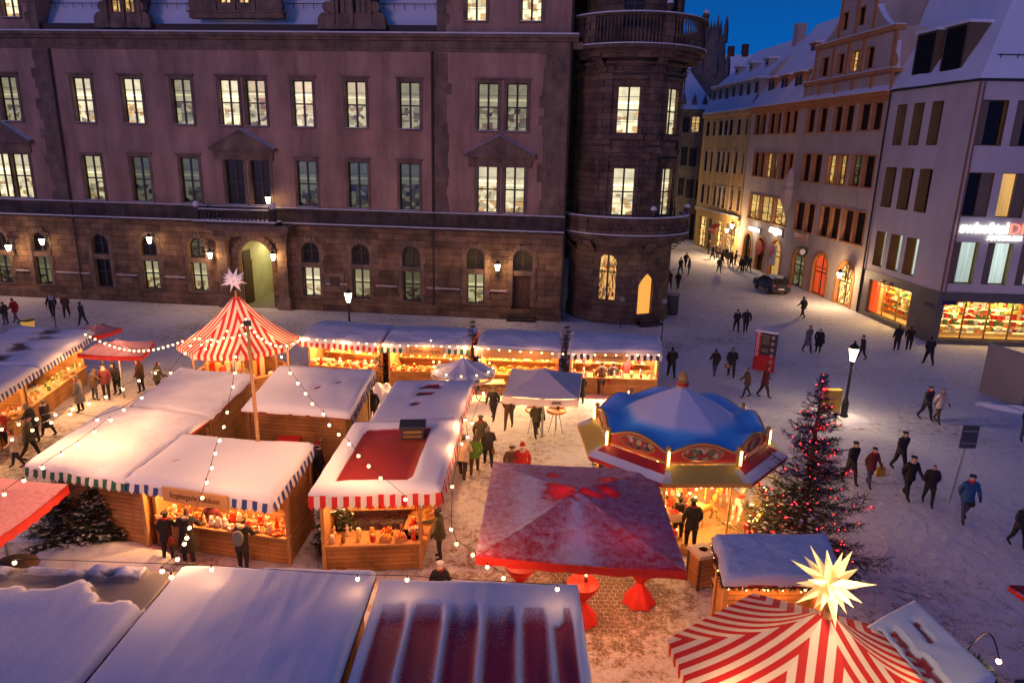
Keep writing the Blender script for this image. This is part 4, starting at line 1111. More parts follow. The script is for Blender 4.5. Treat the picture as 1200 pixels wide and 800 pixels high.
# ---- hotel
FS = Fr(G(1090, 402), R(94.0-180)); FT = Fr(G(1090, 402), R(-3.0))
ht = thing('hotel', 'modern pale corner hotel with tall slit windows, grey shop base and steep snowy roof', 'hotel', FS.O, FT.a)
hl = []; hw_ = []
def rowS(fr, hs, lst, xs, ymid, zb, zt, kind):
    for a, b in xs:
        sa, sb = sorted((fr.px(a, ymid)[0], fr.px(b, ymid)[0])); hs.append((sa, sb, zb, zt)); lst.append((sa, sb, zb, zt, kind))
zs = lambda fr, x, y: fr.px(x, y)[1]
rowS(FS, hl, hw_, [(1049, 1060), (1068, 1080), (1089, 1102)], 145, zs(FS, 1092, 170.5), zs(FS, 1096, 119), 'a')
rowS(FS, hl, hw_, [(1034.5, 1047), (1053.5, 1067.5), (1074.5, 1089.5)], 222, zs(FS, 1079, 249), zs(FS, 1086, 198), 'a')
rowS(FS, hl, hw_, [(1024.5, 1036), (1041.5, 1055.5), (1061, 1075.5)], 292, zs(FS, 1064, 322.5), zs(FS, 1070, 279), 'b')
sa, sb = sorted((FS.px(1015, 355)[0], FS.px(1065, 365)[0])); shopS = (sa, sb, 0.35, 2.85); 
m = MB(); wall(m, FS, -9.1, 0, 3.5, 16.45, hl, 0.42, 0, 1)
ft = []; ftw = []
rowS(FT, ft, ftw, [(1145, 1178), (1188, 1223)], 145, zs(FT, 1144, 170.7), zs(FT, 1160, 117), 'c')
rowS(FT, ft, ftw, [(1131, 1161), (1171, 1203)], 228, zs(FT, 1127.5, 253.7), zs(FT, 1140, 202), 'd')
rowS(FT, ft, ftw, [(1114, 1144), (1154, 1184), (1194, 1226)], 307, zs(FT, 1112, 332), zs(FT, 1125, 283.5), 'e')
wall(m, FT, 0, 16, 3.5, 16.45, ft, 0.42, 0, 1)
m.build('wall', [SWP, TAN], ht, world=True)
m = MB(); shopT = (FT.px(1102, 380)[0], 9.5, 0.3, 2.9)
wall(m, FS, -9.1, 0.02, -0.2, 3.5, [shopS], 0.4, 0, 0, y=-0.03); wall(m, FT, -0.02, 16, -0.2, 3.5, [shopT], 0.4, 0, 0, y=-0.03)
m.build('base_wall', SWG, ht, world=True)
for (a, b, c, d, k) in hw_:
    wd = b-a
    window(ht, FS, a, b, c, d, 0.40, P_DK if k == 'a' else P_PALE, 1, (), fm=GOLDR, sill=False, fw=0.05)
    mm = MB(); fbox(mm, FS, a, a+wd*0.45, 0.28, 0.36, c, d); mm.build('shutter_panel', TAN if k == 'a' else GOLDR, ht, world=True)
for i, (a, b, c, d, k) in enumerate(ftw):
    wd = b-a
    pm = {'c': P_BL, 'd': P_BL if i == 2 else P_CURT, 'e': P_PALE}[k]
    window(ht, FT, a, b, c, d, 0.40, pm, 1, (), fm=GOLDR, sill=False, fw=0.05)
    mm = MB()
    if k in 'ce':
        fbox(mm, FT, a, a+wd*0.36, 0.2, 0.36, c, d)
    else: fbox(mm, FT, a+wd*0.58, b, 0.2, 0.36, c, d)
    mm.build('shutter_panel', mat('taupe_panel', (0.16, 0.12, 0.09), 0.7), ht, world=True)
def shopwin(fr, h, cols, parent):
    a, b, c, d = h
    mm = MB(); fbox(mm, fr, a, b, 0.34, 0.36, c, c+0.02); o = mm.build('shop_window', BLACK, parent, world=True)
    f = MB()
    for i in range(cols+1): x = a+(b-a)*i/cols; fbox(f, fr, x-0.035, x+0.035, 0.2, 0.3, c, d)
    fbox(f, fr, a, b, 0.2, 0.3, c, c+0.08); fbox(f, fr, a, b, 0.2, 0.3, d-0.08, d)
    f.build('frame', GOLDR, o, world=True)
    # a shallow lit room with shelves of goods
    f = MB(); q = 2.2
    f.poly([fr.w(a, q, c), fr.w(b, q, c), fr.w(b, q, d), fr.w(a, q, d)], 0)
    f.poly([fr.w(a, 0.3, c), fr.w(b, 0.3, c), fr.w(b, q, c), fr.w(a, q, c)], 1); f.poly([fr.w(a, 0.3, d), fr.w(b, 0.3, d), fr.w(b, q, d), fr.w(a, q, d)], 1)
    f.poly([fr.w(a, 0.3, c), fr.w(a, q, c), fr.w(a, q, d), fr.w(a, 0.3, d)], 1); f.poly([fr.w(b, 0.3, c), fr.w(b, q, c), fr.w(b, q, d), fr.w(b, 0.3, d)], 1)
    f.build('shop_room', [P_SHOP, mat('shop_wall', (0.6, 0.42, 0.2), 0.8)], o, world=True)
    f = MB(); rr = random.Random(int(a*10))
    for lv in range(5):
        z = c+0.35+lv*0.42
        fbox(f, fr, a+0.1, b-0.1, 1.2, 1.6, z-0.03, z, 0)
        x = a+0.15
        while x < b-0.3:
            wdt = rr.uniform(0.08, 0.3); fbox(f, fr, x, x+wdt, 1.22, 1.22+rr.uniform(.1, .3), z, z+rr.uniform(0.08, 0.3), rr.randint(1, 4)); x += wdt+rr.uniform(0.02, 0.12)
    f.build('shelf', [WOODL, REDC, WHITE, mat('goods_yellow', (0.7, 0.45, 0.08), 0.6), mat('goods_green', (0.08, 0.2, 0.06), 0.6)], o, world=True)
    for i in range(3):
        lamp(fr.w(a+(b-a)*(i+0.5)/3, 0.75, d-0.15), 110, (1.0, 0.66, 0.22), 0.12, 'shop_light', ht)
shopwin(FS, shopS, 3, ht); shopwin(FT, shopT, 6, ht)
m = MB(); fbox(m, FS, shopS[0], shopS[0]+1.1, 0.25, 0.3, 0.35, 2.85); m.build('red_banner', mat('banner_lit', (0.8, 0.1, 0.02), 0.5, emit=(1, 0.1, 0.01), es=0.6), ht, world=True)
m = MB(); m.tube(FT.w(0.0, -0.12, 3.5), FT.w(0.0, -0.12, 16.4), 0.07, n=6); m.tube(FT.w(0.28, -0.12, 3.5), FT.w(0.28, -0.12, 16.4), 0.05, n=6); m.build('drainpipe', mat('copper', (0.25, 0.1, 0.05), 0.5), ht, world=True)
m = MB(); m.tube(FS.w(-9.0, -0.1, 0.1), FS.w(-9.0, -0.1, 16.4), 0.07, n=6); m.build('drainpipe', PIPE, ht, world=True)
m = MB(); fbox(m, FS, -9.1, 0.12, -0.14, 0.1, 16.45, 16.58, 0); fbox(m, FT, -0.1, 16, -0.14, 0.1, 16.45, 16.58, 0)
m.build('gutter', PIPE, ht, world=True)
m = MB()
cx_, tz = 5.2, 27.0
P0 = FS.w(-9.1, -0.1, 16.6); P1 = FS.w(0.1, -0.1, 16.6); P2 = FT.w(16, -0.1, 16.6)
Rg = FT.w(5.0, 5.0, 27.0)
Ra = Rg+(P0-P1)*1.0; Rb = FT.w(16, 5, 27)
roofgrid(m, P0, P1, Ra, Rg, 16, 14, 0, 0.06); roofgrid(m, P1, P2, Rg, Rb, 16, 14, 0, 0.06)
rf = m.build('roof', SNOWF, ht, world=True, smooth=True)
m = MB()
for i in range(10): m.tube(FT.w(1.2+i*1.0, 0.5, 17.6), FT.w(1.2+i*1.0, 0.45, 18.05), 0.03, n=4)
m.tube(FT.w(1.0, 0.45, 18.0), FT.w(11, 0.45, 18.0), 0.03, n=4)
m.build('snow_guard', PIPE, rf, world=True)
def boxdormer(fr, x0, x1, z0, z1, yf, yb):
    mm = MB()
    fbox(mm, fr, x0, x1, yf, yb, z0, z1, 0); fbox(mm, fr, x0-0.08, x1+0.08, yf-0.1, yb+0.6, z1, z1+0.18, 1)
    fbox(mm, fr, x0+0.18, x1-0.18, yf-0.02, yf, z0+0.3, z1-0.12, 2)
    mm.build('dormer', [mat('dormer_bronze', (0.13, 0.09, 0.05), 0.6), SNOWF, P_DK], ht, world=True)
boxdormer(FS, -7.6, -5.4, 17.0, 20.1, 0.35, 3.6); boxdormer(FS, -4.6, -2.4, 17.0, 20.1, 0.35, 3.6); boxdormer(FS, -5.0, -2.8, 22.0, 25.4, 2.9, 6)
boxdormer(FT, 5.6, 8.5, 17.4, 20.6, 0.5, 4)
# hotel sign letters
sg = thing('hotel_sign', 'white illuminated hotel lettering on the wall above the lowest slit windows', 'sign', FT.w(4, -0.1, 8.2), FT.a)
LET = mat('letter_lit', (1, 1, 1), 0.5, emit=(0.93, 1.0, 0.92), es=1.6)
LETR = mat('letter_lit_red', (0.8, 0.2, 0.12), 0.5, emit=(1.0, 0.33, 0.22), es=0.9)
x0, zt = FT.px(1123, 272); x1, _ = FT.px(1179, 272)
lettering(sg, FT, x0, -0.14, zt, 'swissôtel', 1.0, LET, width=x1-x0, bold=0.022, extrude=0.04)
lettering(sg, FT, x1+0.08, -0.14, zt-0.02, 'DRESDEN', 0.95, LETR, bold=0.01, extrude=0.04)
x2, z2 = FT.px(1155, 281); x3, _ = FT.px(1196, 281)
lettering(sg, FT, x2, -0.14, z2, 'AM SCHLOSS', 0.42, LET, width=x3-x2, bold=0.01, extrude=0.04)
# shop lettering and street name plates on the base
a, z = FS.px(1031, 331); lettering(ht, FS, a, -0.1, z-0.3, 'Café', 0.8, mat('gilt_letter', (0.6, 0.45, 0.2), 0.4), extrude=0.03, name='shop_lettering')
SPL = mat('street_plate_blue', (0.02, 0.02, 0.07), 0.4)
for fr, xx, yy, wd in ((FS, 1076, 352, 1.0), (FT, 1090, 354, 0.95)):
    a, z = fr.px(xx, yy); o = thing('street_plate', 'small dark street name plate on the hotel base facing %s' % ('the lane' if fr is FS else 'the square'), 'street sign', fr.w(a, -0.05, z), fr.a)
    a = -1.25 if fr is FS else 0.25
    mm = MB(); fbox(mm, fr, a, a+wd, -0.07, -0.035, z-0.13, z+0.13); mm.build('plate', SPL, o, world=True)
# ---- wall lamps on the street front
for (x, y, fr, e, lb) in ((984, 322, F1, 520, 'bright street lamp hanging in front of the right lit arch of the gabled house'),):
    s, z = fr.px(x, y, -0.9)
    t = thing('street_lantern', lb, 'lantern', fr.w(s, -0.9, z), fr.a); lantern_mesh(t)
    lamp(fr.w(s, -1.15, z), e, (1, 0.62, 0.32), 0.15, 'lantern_light', t)
# ---- yellow house
YE_, YS_ = F1.px(820.5, 200)[0], XE
b2 = thing('yellow_house', 'yellow ochre street house with narrow windows and lit shops below', 'house', F1.w(XE, 0, 0), F1.a)
hy = []; ly = []
def rowY(xs, ym, zb, zt, k):
    for a, b in xs:
        sa, sb = sorted((F1.px(a, ym)[0], F1.px(b, ym)[0])); hy.append((sa, sb, zb, zt)); ly.append((sa, sb, zb, zt, k))
zy = lambda x, y: F1.px(x, y)[1]
rowY([(828, 832), (836, 840.6), (842.5, 847), (849, 853), (854.5, 859), (864, 868), (874, 877.5)], 150, zy(852, 158.5), zy(854, 141), 'D')
rowY([(825.5, 829), (832.5, 836), (839.5, 843.5), (845.3, 849), (850.8, 855), (860, 864), (870, 874)], 190, zy(846, 202), zy(848, 178), 'D')
rowY([(821.5, 825), (828.5, 832), (835.5, 839), (840.8, 844.5), (846, 850), (855.5, 859.3), (864.5, 868.5)], 230, zy(841, 242), zy(843, 219), 'D')
shops = []
for a, b, k in ((818.5, 826, 'S'), (829.5, 833.5, 'D'), (839, 846, 'S'), (849.5, 862, 'S')):
    sa, sb = sorted((F1.px(a, 270)[0], F1.px(b, 272)[0])); shops.append((sa, sb, 0.1, 3.9, k)); hy.append((sa, sb, 0.1, 3.9))
m = MB(); wall(m, F1, YE_, YS_-0.02, -0.2, 16.2, hy, 0.3, 0, 1)
m.poly([F1.w(YE_, 0, 0), F1.w(YE_, 10, 0), F1.w(YE_, 10, 16.5), F1.w(YE_, 0, 16.5)])
for x in (YE_+0.1, YE_+4.4, YE_+10.5, YS_-0.5): fbox(m, F1, x-0.1, x+0.35, -0.08, 0, 5, 15.9, 0)
m.build('wall', [YELLOWP, STONE], b2, world=True)
m = MB(); fbox(m, F1, YE_, YS_-0.02, -0.25, 0.1, 4.55, 4.9, 0); fbox(m, F1, YE_, YS_-0.02, -0.27, 0, 4.9, 4.98, 1); m.build('string_course', [YELLOWP, SNOWF], b2, world=True); m = MB(); fbox(m, F1, YE_, YS_-0.02, -0.35, 0.1, 16.0, 16.5, 0); fbox(m, F1, YE_, YS_-0.02, -0.4, 0, 16.5, 16.6, 1)
m.build('cornice', [YELLOWP, SNOWF], b2, world=True)
for (a, b, c, d, k) in ly: window(b2, F1, a, b, c, d, 0.25, P_DK, 2, (0.6,), sur=CREAM, surw=0.13, sill=False, fw=0.035)
for (a, b, c, d, k) in shops:
    window(b2, F1, a, b, c, d, 0.3, P_SHOP if k == 'S' else P_LO, 2, (0.7,), fm=WOODD, sill=False, name='shop_window')
m = MB(); roofgrid(m, F1.w(YE_, -0.35, 16.55), F1.w(YS_, -0.35, 16.55), F1.w(YE_, 1.6, 20.3), F1.w(YS_, 1.6, 20.3), 20, 5, 0, 0.06)
roofgrid(m, F1.w(YE_, 1.6, 20.3), F1.w(YS_, 1.6, 20.3), F1.w(YE_, 6, 24.2), F1.w(YS_, 6, 24.2), 20, 5, 0, 0.06)
m.poly([F1.w(YE_, 0, 16.5), F1.w(YE_, 1.6, 20.3), F1.w(YE_, 6, 24.2), F1.w(YE_, 10, 16.5)], 1)
m.poly([F1.w(YS_, 0, 16.5), F1.w(YS_, 1.6, 20.3), F1.w(YS_, 6, 24.2), F1.w(YS_, 10, 16.5)], 1)
m.build('roof', [SNOWF, CREAM], b2, world=True)
for i in range(7): dormer(b2, F1, YE_+1.2+i*2.15, 1.35, 17.3, 19.5, 0.5, 2.2, CREAM, 1)
for i in range(3): dormer(b2, F1, YE_+3+i*4.3, 1.0, 20.8, 21.8, 2.4, 4, CREAM, 1)
m = MB(); fbox(m, F1, XE-2.8, XE-1.8, 4.8, 5.8, 23, 25.4, 0); m.build('chimney', [CREAM], b2, world=True)
for (x, y, e) in ((852, 270, 800), (858, 265, 400)):
    s, z = F1.px(x, y, -0.8); t = thing('shop_lamp', 'glaring wall lamp over the crowd at the yellow house, %s of two' % ('lower' if y == 270 else 'upper'), 'lamp', F1.w(s, -0.8, z), F1.a)
    lantern_mesh(t); lamp(F1.w(s, -1.1, z), e, (1, 0.62, 0.30), 0.2, 'lantern_light', t)
a, z = F1.px(842.5, 268); mm = MB()
o = thing('awning', 'small dark red curved awning over a shop window of the yellow house', 'awning', F1.w(a, 0, z), F1.a)
for i in range(6):
    t0, t1 = PI/2*i/6, PI/2*(i+1)/6
    mm.poly([F1.w(a-0.9, -math.sin(t0), z-0.5+math.cos(t0)), F1.w(a+0.9, -math.sin(t0), z-0.5+math.cos(t0)), F1.w(a+0.9, -math.sin(t1), z-0.5+math.cos(t1)), F1.w(a-0.9, -math.sin(t1), z-0.5+math.cos(t1))])
mm.build('canopy', SIGNR, o, world=True)
# ---- grey house closing the street and what rises behind
F3 = Fr(G(822, 282), R(-12))
b3 = thing('grey_house', 'dark grey stone house closing the far end of the street with one lit window', 'house', F3.O, F3.a)
g3 = []; k3 = []
for (a, b, yt, yb, k) in ((800, 808, 137, 155, 'D'), (810.5, 819.5, 136.5, 155.5, 'Y'), (798, 805.5, 172, 194, 'D'), (807.5, 816.5, 173, 195, 'D'), (794.5, 801.5, 208, 229, 'D'), (803.5, 813, 210, 232, 'D'), (815, 818.5, 211, 233, 'D')):
    ym = (yt+yb)/2; sa, sb = F3.px(a, ym)[0], F3.px(b, ym)[0]; q = (sa, sb, F3.px(a, yb)[1], F3.px(a, yt)[1]); g3.append(q); k3.append(k)
dr = [(F3.px(799, 265)[0], F3.px(805, 265)[0], 0.1, 4.2, 'arch'), (F3.px(808.5, 265)[0], F3.px(813, 265)[0], 0.1, 3.6)]
GSTONE = mat('grey_stone', (0.17, 0.14, 0.13), 0.9, (0.11, 0.09, 0.09), 1)
zg = F3.px(806, 131)[1]
m = MB(); wall(m, F3, -14, 0.3, -0.2, zg, g3+dr, 0.3, 0, 0); fbox(m, F3, -14, 0.4, -0.3, 0.1, zg, zg+0.3, 0); fbox(m, F3, -14, 0.4, -0.15, 0, 5.0, 5.3, 0)
m.poly([F3.w(0.3, 0, 0), F3.w(0.3, 10, 0), F3.w(0.3, 10, zg), F3.w(0.3, 0, zg)])
m.build('wall', GSTONE, b3, world=True)
for q, k in zip(g3, k3): window(b3, F3, *q, 0.25, P_YE if k == 'Y' else P_DK, 2, (0.55,), sur=GSTONE, surw=0.12, sill=False, fw=0.05)
for q in dr: window(b3, F3, *q[:4], 0.25, P_DK, 2, (0.6,), sill=False, fw=0.05, name='door', arch=len(q) > 4)
m = MB(); roofgrid(m, F3.w(-14, -0.3, zg+0.3), F3.w(0.4, -0.3, zg+0.3), F3.w(-10, 7, zg+9), F3.w(-6, 7, zg+9), 10, 6)
m.build('roof', SNOWF, b3, world=True)
m = MB()
for i in range(9): x = -12+i*1.35; fbox(m, F3, x-0.3, x+0.3, 0.2, 0.6, zg+0.3, zg+1.4, 0); m.lathe([(0.3, 0), (0, 1.0)], F3.w(x, 0.4, zg+1.4), 4)
m.build('battlement', GSTONE, b3, world=True)
lamp(F3.w(-9, -2.5, 6.0), 500, (1, 0.7, 0.3), 0.3, 'street_light', b3)
# church spire
p = Vector(ray(828, 130)); p = CAM+p*(125/p.y); p.z = 0
sp_ = thing('church_tower', 'slender dark gothic church spire rising beyond the roofs against the blue sky', 'church tower', p)
def zat(x, y, P): 
    d = ray(x, y); t = P.y/d.y; return (CAM+d*t).z
zt = zat(826, 24, p); 
m = MB(); fbox(m, Fr(p, 0), -3.4, 3.4, -3.4, 3.4, 0, zat(828, 95, p)); m.build('shaft', GSTONE, sp_, world=True)
z0 = zat(828, 95, p)
m = MB(); m.lathe([(3.2, z0), (2.3, z0+4), (2.0, z0+7.0), (1.2, zt-6), (0.5, zt-2), (0.0, zt)], (p.x, p.y, 0), 8)
for i in range(8):
    a = 2*PI*i/8
    for r_, zz in ((3.0, z0+0.5), (2.1, z0+6)): m.lathe([(0.35, 0), (0.3, 2.2), (0, 4.2)], (p.x+r_*math.cos(a), p.y+r_*math.sin(a), zz), 5)
m.build('spire', GSTONE, sp_, world=True)
# dark ridge and snowy roofs beyond
FB = Fr((p.x+8, 150), R(5))
bk = thing('far_house', 'distant roof with dark ridge and snow patches seen right of the spire', 'house', FB.w(0, 0, 0), FB.a)
zr = zat(850, 52, FB.w(0, 0, 0)); m = MB()
fbox(m, FB, -10, 10, 0, 12, 0, zr-9); m.build('wall', GSTONE, bk, world=True)
m = MB(); roofgrid(m, FB.w(-10, -0.5, zr-9), FB.w(10, -0.5, zr-9), FB.w(-10, 6, zr-1), FB.w(10, 6, zr-1), 14, 6, 0, 0.3, 0.4); m.build('roof', SNOWF, bk, world=True)
for i in range(6): m = MB(); m.box((0, 0, 0), (1.2, 1, 1.5+0.5*(i % 3)), 0, FB.M @ Matrix.Translation((-8+i*3.0, 5.6, zr-1.5))); m.build('chimney', WOODD, bk, world=True)
FB2 = Fr((p.x-16, 135), R(0)); bk2 = thing('far_house', 'distant snow covered roof seen between the corner tower and the spire', 'house', FB2.w(0, 0, 0))
zr = zat(805, 68, FB2.w(0, 0, 0)); m = MB(); fbox(m, FB2, -8, 12, 0, 10, 0, zr-9); m.build('wall', GSTONE, bk2, world=True)
m = MB(); roofgrid(m, FB2.w(-8, -0.5, zr-9), FB2.w(12, -0.5, zr-9), FB2.w(-8, 6, zr), FB2.w(12, 6, zr), 14, 6, 0, 0.3, 0.4); m.build('roof', SNOWF, bk2, world=True)
# ------------------------------------------------------------------ market: roofs, cloth, stalls
def zat(x, y, P):
    d = ray(x, y); t = P[1]/d.y
    return (CAM+d*t).z
ROOFRED = vcover('snow_on_red_roof', (0.33, 0.035, 0.025), (0.42, 0.05, 0.03), (0.78, 0.79, 0.82), 0.22, 7, 0.5, 0.08, 0.12)
ROOFDARK = vcover('snow_on_dark_red_roof', (0.44, 0.014, 0.05), (0.50, 0.018, 0.055), (0.74, 0.76, 0.82), 0.6, 30, 0.5, 0.25, 0.62)
ROOFGREY = vcover('snow_on_grey_roof', (0.20, 0.17, 0.15), (0.26, 0.22, 0.2), (0.78, 0.79, 0.83), 0.6, 2.2, 0.5, 0.1, 0.25)
CLOTHRED = vcover('snow_on_red_cloth', (0.42, 0.010, 0.03), (0.50, 0.014, 0.035), (0.62, 0.58, 0.68), 0.6, 5, 0.55, 0.3, 0.75)
def snow_roof(parent, q, mt=None, cover_fn=None, thick=0.16, nx=22, ny=16, world=True, name='snow_cover', lump=0.065, ridge=0.0, seed=0.0):
    q = [Vector(p) for p in q]; m = MB(); att = []
    nrm = (q[1]-q[0]).cross(q[3]-q[0]).normalized()
    if nrm.z < 0: nrm = -nrm
    def P(a, b): return q[0]*(1-a)*(1-b)+q[1]*a*(1-b)+q[2]*a*b+q[3]*(1-a)*b
    def E(t, n):  # edge-dense spacing
        return 0.5-0.5*math.cos(PI*t) if n else t
    for j in range(ny+1):
        for i in range(nx+1):
            a, b = i/nx, j/ny
            a = 0.6*a+0.4*E(a, 1); b = 0.6*b+0.4*E(b, 1)
            c = 1.0 if cover_fn is None else cover_fn(a, b)
            p = P(a, b)
            e = min(a*(q[1]-q[0]).length, (1-a)*(q[1]-q[0]).length, b*(q[3]-q[0]).length, (1-b)*(q[3]-q[0]).length)
            k = min(1.0, e/0.14); k = math.sqrt(1-(1-k)**2)
            cc = max(0.0, min(1.0, (c-0.3)/0.5))
            hgt = thick*(0.25+0.75*k)*cc+lump*k*cc*(mnoise.noise(p*0.8+Vector((seed, 0, 0)))+0.5*mnoise.noise(p*2.3))+0.012
            off = Vector((0, 0, 0))
            if e < 1e-4: off = (p-(q[0]+q[2])/2); off.z = 0; off = off.normalized()*0.04*mnoise.noise(p*3)
            z_ = ridge*(1-abs(2*b-1))
            m.v.append(p+nrm*hgt+off+Vector((0, 0, z_))); att.append(c)
    for j in range(ny):
        for i in range(nx):
            m.f.append((j*(nx+1)+i, j*(nx+1)+i+1, (j+1)*(nx+1)+i+1, (j+1)*(nx+1)+i)); m.m.append(0)
    # skirt to the roof board
    ring = [i for i in range(nx+1)]+[(j)*(nx+1)+nx for j in range(1, ny+1)]+[ny*(nx+1)+i for i in range(nx-1, -1, -1)]+[j*(nx+1) for j in range(ny-1, 0, -1)]
    base = len(m.v); n = len(ring)
    for k in ring: m.v.append(m.v[k]-Vector((0, 0, thick*0.25+0.05))); att.append(att[k])
    for k in range(n): m.f.append((ring[k], base+k, base+(k+1) % n, ring[(k+1) % n])); m.m.append(0)
    if mt is not None: m.att = att
    return m.build(name, mt or SNOW, parent, world=world, smooth=True)
def valance(parent, A, B, h, m1, m2, sw=0.14, out=None, name='valance', scallop=True):
    A, B = Vector(A), Vector(B); d = B-A; L_ = Vector((d.x, d.y, 0)).length; n = max(2, int(L_/sw)); m = MB()
    o = Vector((d.y, -d.x, 0)).normalized()*0.05 if out is None else Vector(out)*0.05
    sub = 4
    for i in range(n):
        for k in range(sub):
            t0, t1 = (i+k/sub)/n, (i+(k+1)/sub)/n
            def low(t, kk): return h*(1-0.28*abs(math.cos(PI*kk/sub))) if scallop else h
            a, b = A+d*t0, A+d*t1
            w0 = 0.02*math.sin(t0*L_*9); w1 = 0.02*math.sin(t1*L_*9)
            m.poly([a, b, b+o*(1+w1*20)-Vector((0, 0, low(t1, k+1))), a+o*(1+w0*20)-Vector((0, 0, low(t0, k)))], i % 2)
    return m.build(name, [m1, m2], parent, world=True)
# goods shown on counters
GC = [mat('goods_red', (0.6, 0.03, 0.02), 0.5), mat('goods_cream', (0.65, 0.5, 0.3), 0.6), mat('goods_brown', (0.25, 0.1, 0.03), 0.6), mat('goods_gold', (0.6, 0.38, 0.08), 0.4), mat('goods_white', (0.75, 0.7, 0.62), 0.6), mat('goods_green', (0.06, 0.16, 0.05), 0.6), mat('goods_orange', (0.7, 0.25, 0.04), 0.5)]
GK = {}
def goods_mesh(kind, var):
    key = (kind, var)
    if key in GK: return GK[key]
    r = random.Random(hash(key) % 1000 if False else (len(GK)*17+var)); m = MB()
    mats = [WOODL, GC[var % 7], GC[(var+3) % 7]]
    if kind == 'basket':
        m.lathe([(0.13, 0), (0.19, 0.12), (0.18, 0.12), (0.02, 0.08)], n=8, mi=0)
        for i in range(12): m.sphere((r.uniform(-.12, .12), r.uniform(-.12, .12), 0.13+r.uniform(0, .06)), r.uniform(0.03, 0.055), 5, 1+i % 2)
    elif kind == 'toy_box':
        m.box((-.16, -.11, 0), (.16, .11, .12), 0); m.box((-.14, -.09, .12), (.14, .09, .13), 1)
        for i in range(8): m.box((-.14+.035*i, -.08, .13), (-.115+.035*i, .08, .17+.03*(i % 3)), 1+i % 2)
    elif kind == 'jar':
        m.lathe([(0.07, 0), (0.08, 0.04), (0.08, 0.17), (0.055, 0.2)], n=8, mi=1); m.lathe([(0.06, 0.2), (0.06, 0.24)], n=8, mi=2)
    elif kind == 'candle_arch':
        for i in range(8):
            t0, t1 = PI*i/8, PI*(i+1)/8; m.tube((.22*math.cos(t0), 0, .04+.26*math.sin(t0)), (.22*math.cos(t1), 0, .04+.26*math.sin(t1)), 0.015, n=4)
        m.box((-.26, -.05, 0), (.26, .05, .04), 0)
        for i in range(5): m.tube((-.16+.08*i, 0, .04), (-.16+.08*i, 0, .16), .012, n=4, mi=1)
    elif kind == 'figure':
        m.lathe([(0.06, 0), (0.07, 0.1), (0.03, 0.2), (0.05, 0.25), (0.0, 0.38)], n=8, mi=1); m.sphere((0, 0, .23), .045, 6, 2)
    elif kind == 'wreath':
        for i in range(12):
            t = 2*PI*i/12; m.sphere((.15*math.cos(t), .15*math.sin(t), .05), .05, 5, 1 if i % 3 else 2)
    elif kind == 'plush':
        m.sphere((0, 0, .1), .11, 8, 1); m.sphere((0, 0, .25), .08, 8, 1); m.sphere((.06, 0, .32), .03, 5, 2); m.sphere((-.06, 0, .32), .03, 5, 2)
    me = bpy.data.meshes.new(kind); me.from_pydata([tuple(v) for v in m.v], [], m.f)
    for k in mats: me.materials.append(k)
    me.polygons.foreach_set('material_index', m.m); me.update()
    GK[key] = me
    return me
def put_good(kind, var, loc, rz, label, group):
    o = link(kind, goods_mesh(kind, var)); o.location = loc; o.rotation_euler.z = rz
    return tag(o, label, {'basket': 'basket', 'toy_box': 'box', 'jar': 'jar', 'candle_arch': 'candle arch', 'figure': 'figurine', 'wreath': 'wreath', 'plush': 'plush toy'}[kind], group)
LTXT = mat('sign_letter_brown', (0.12, 0.05, 0.02), 0.6)
LIGHTN = [0]
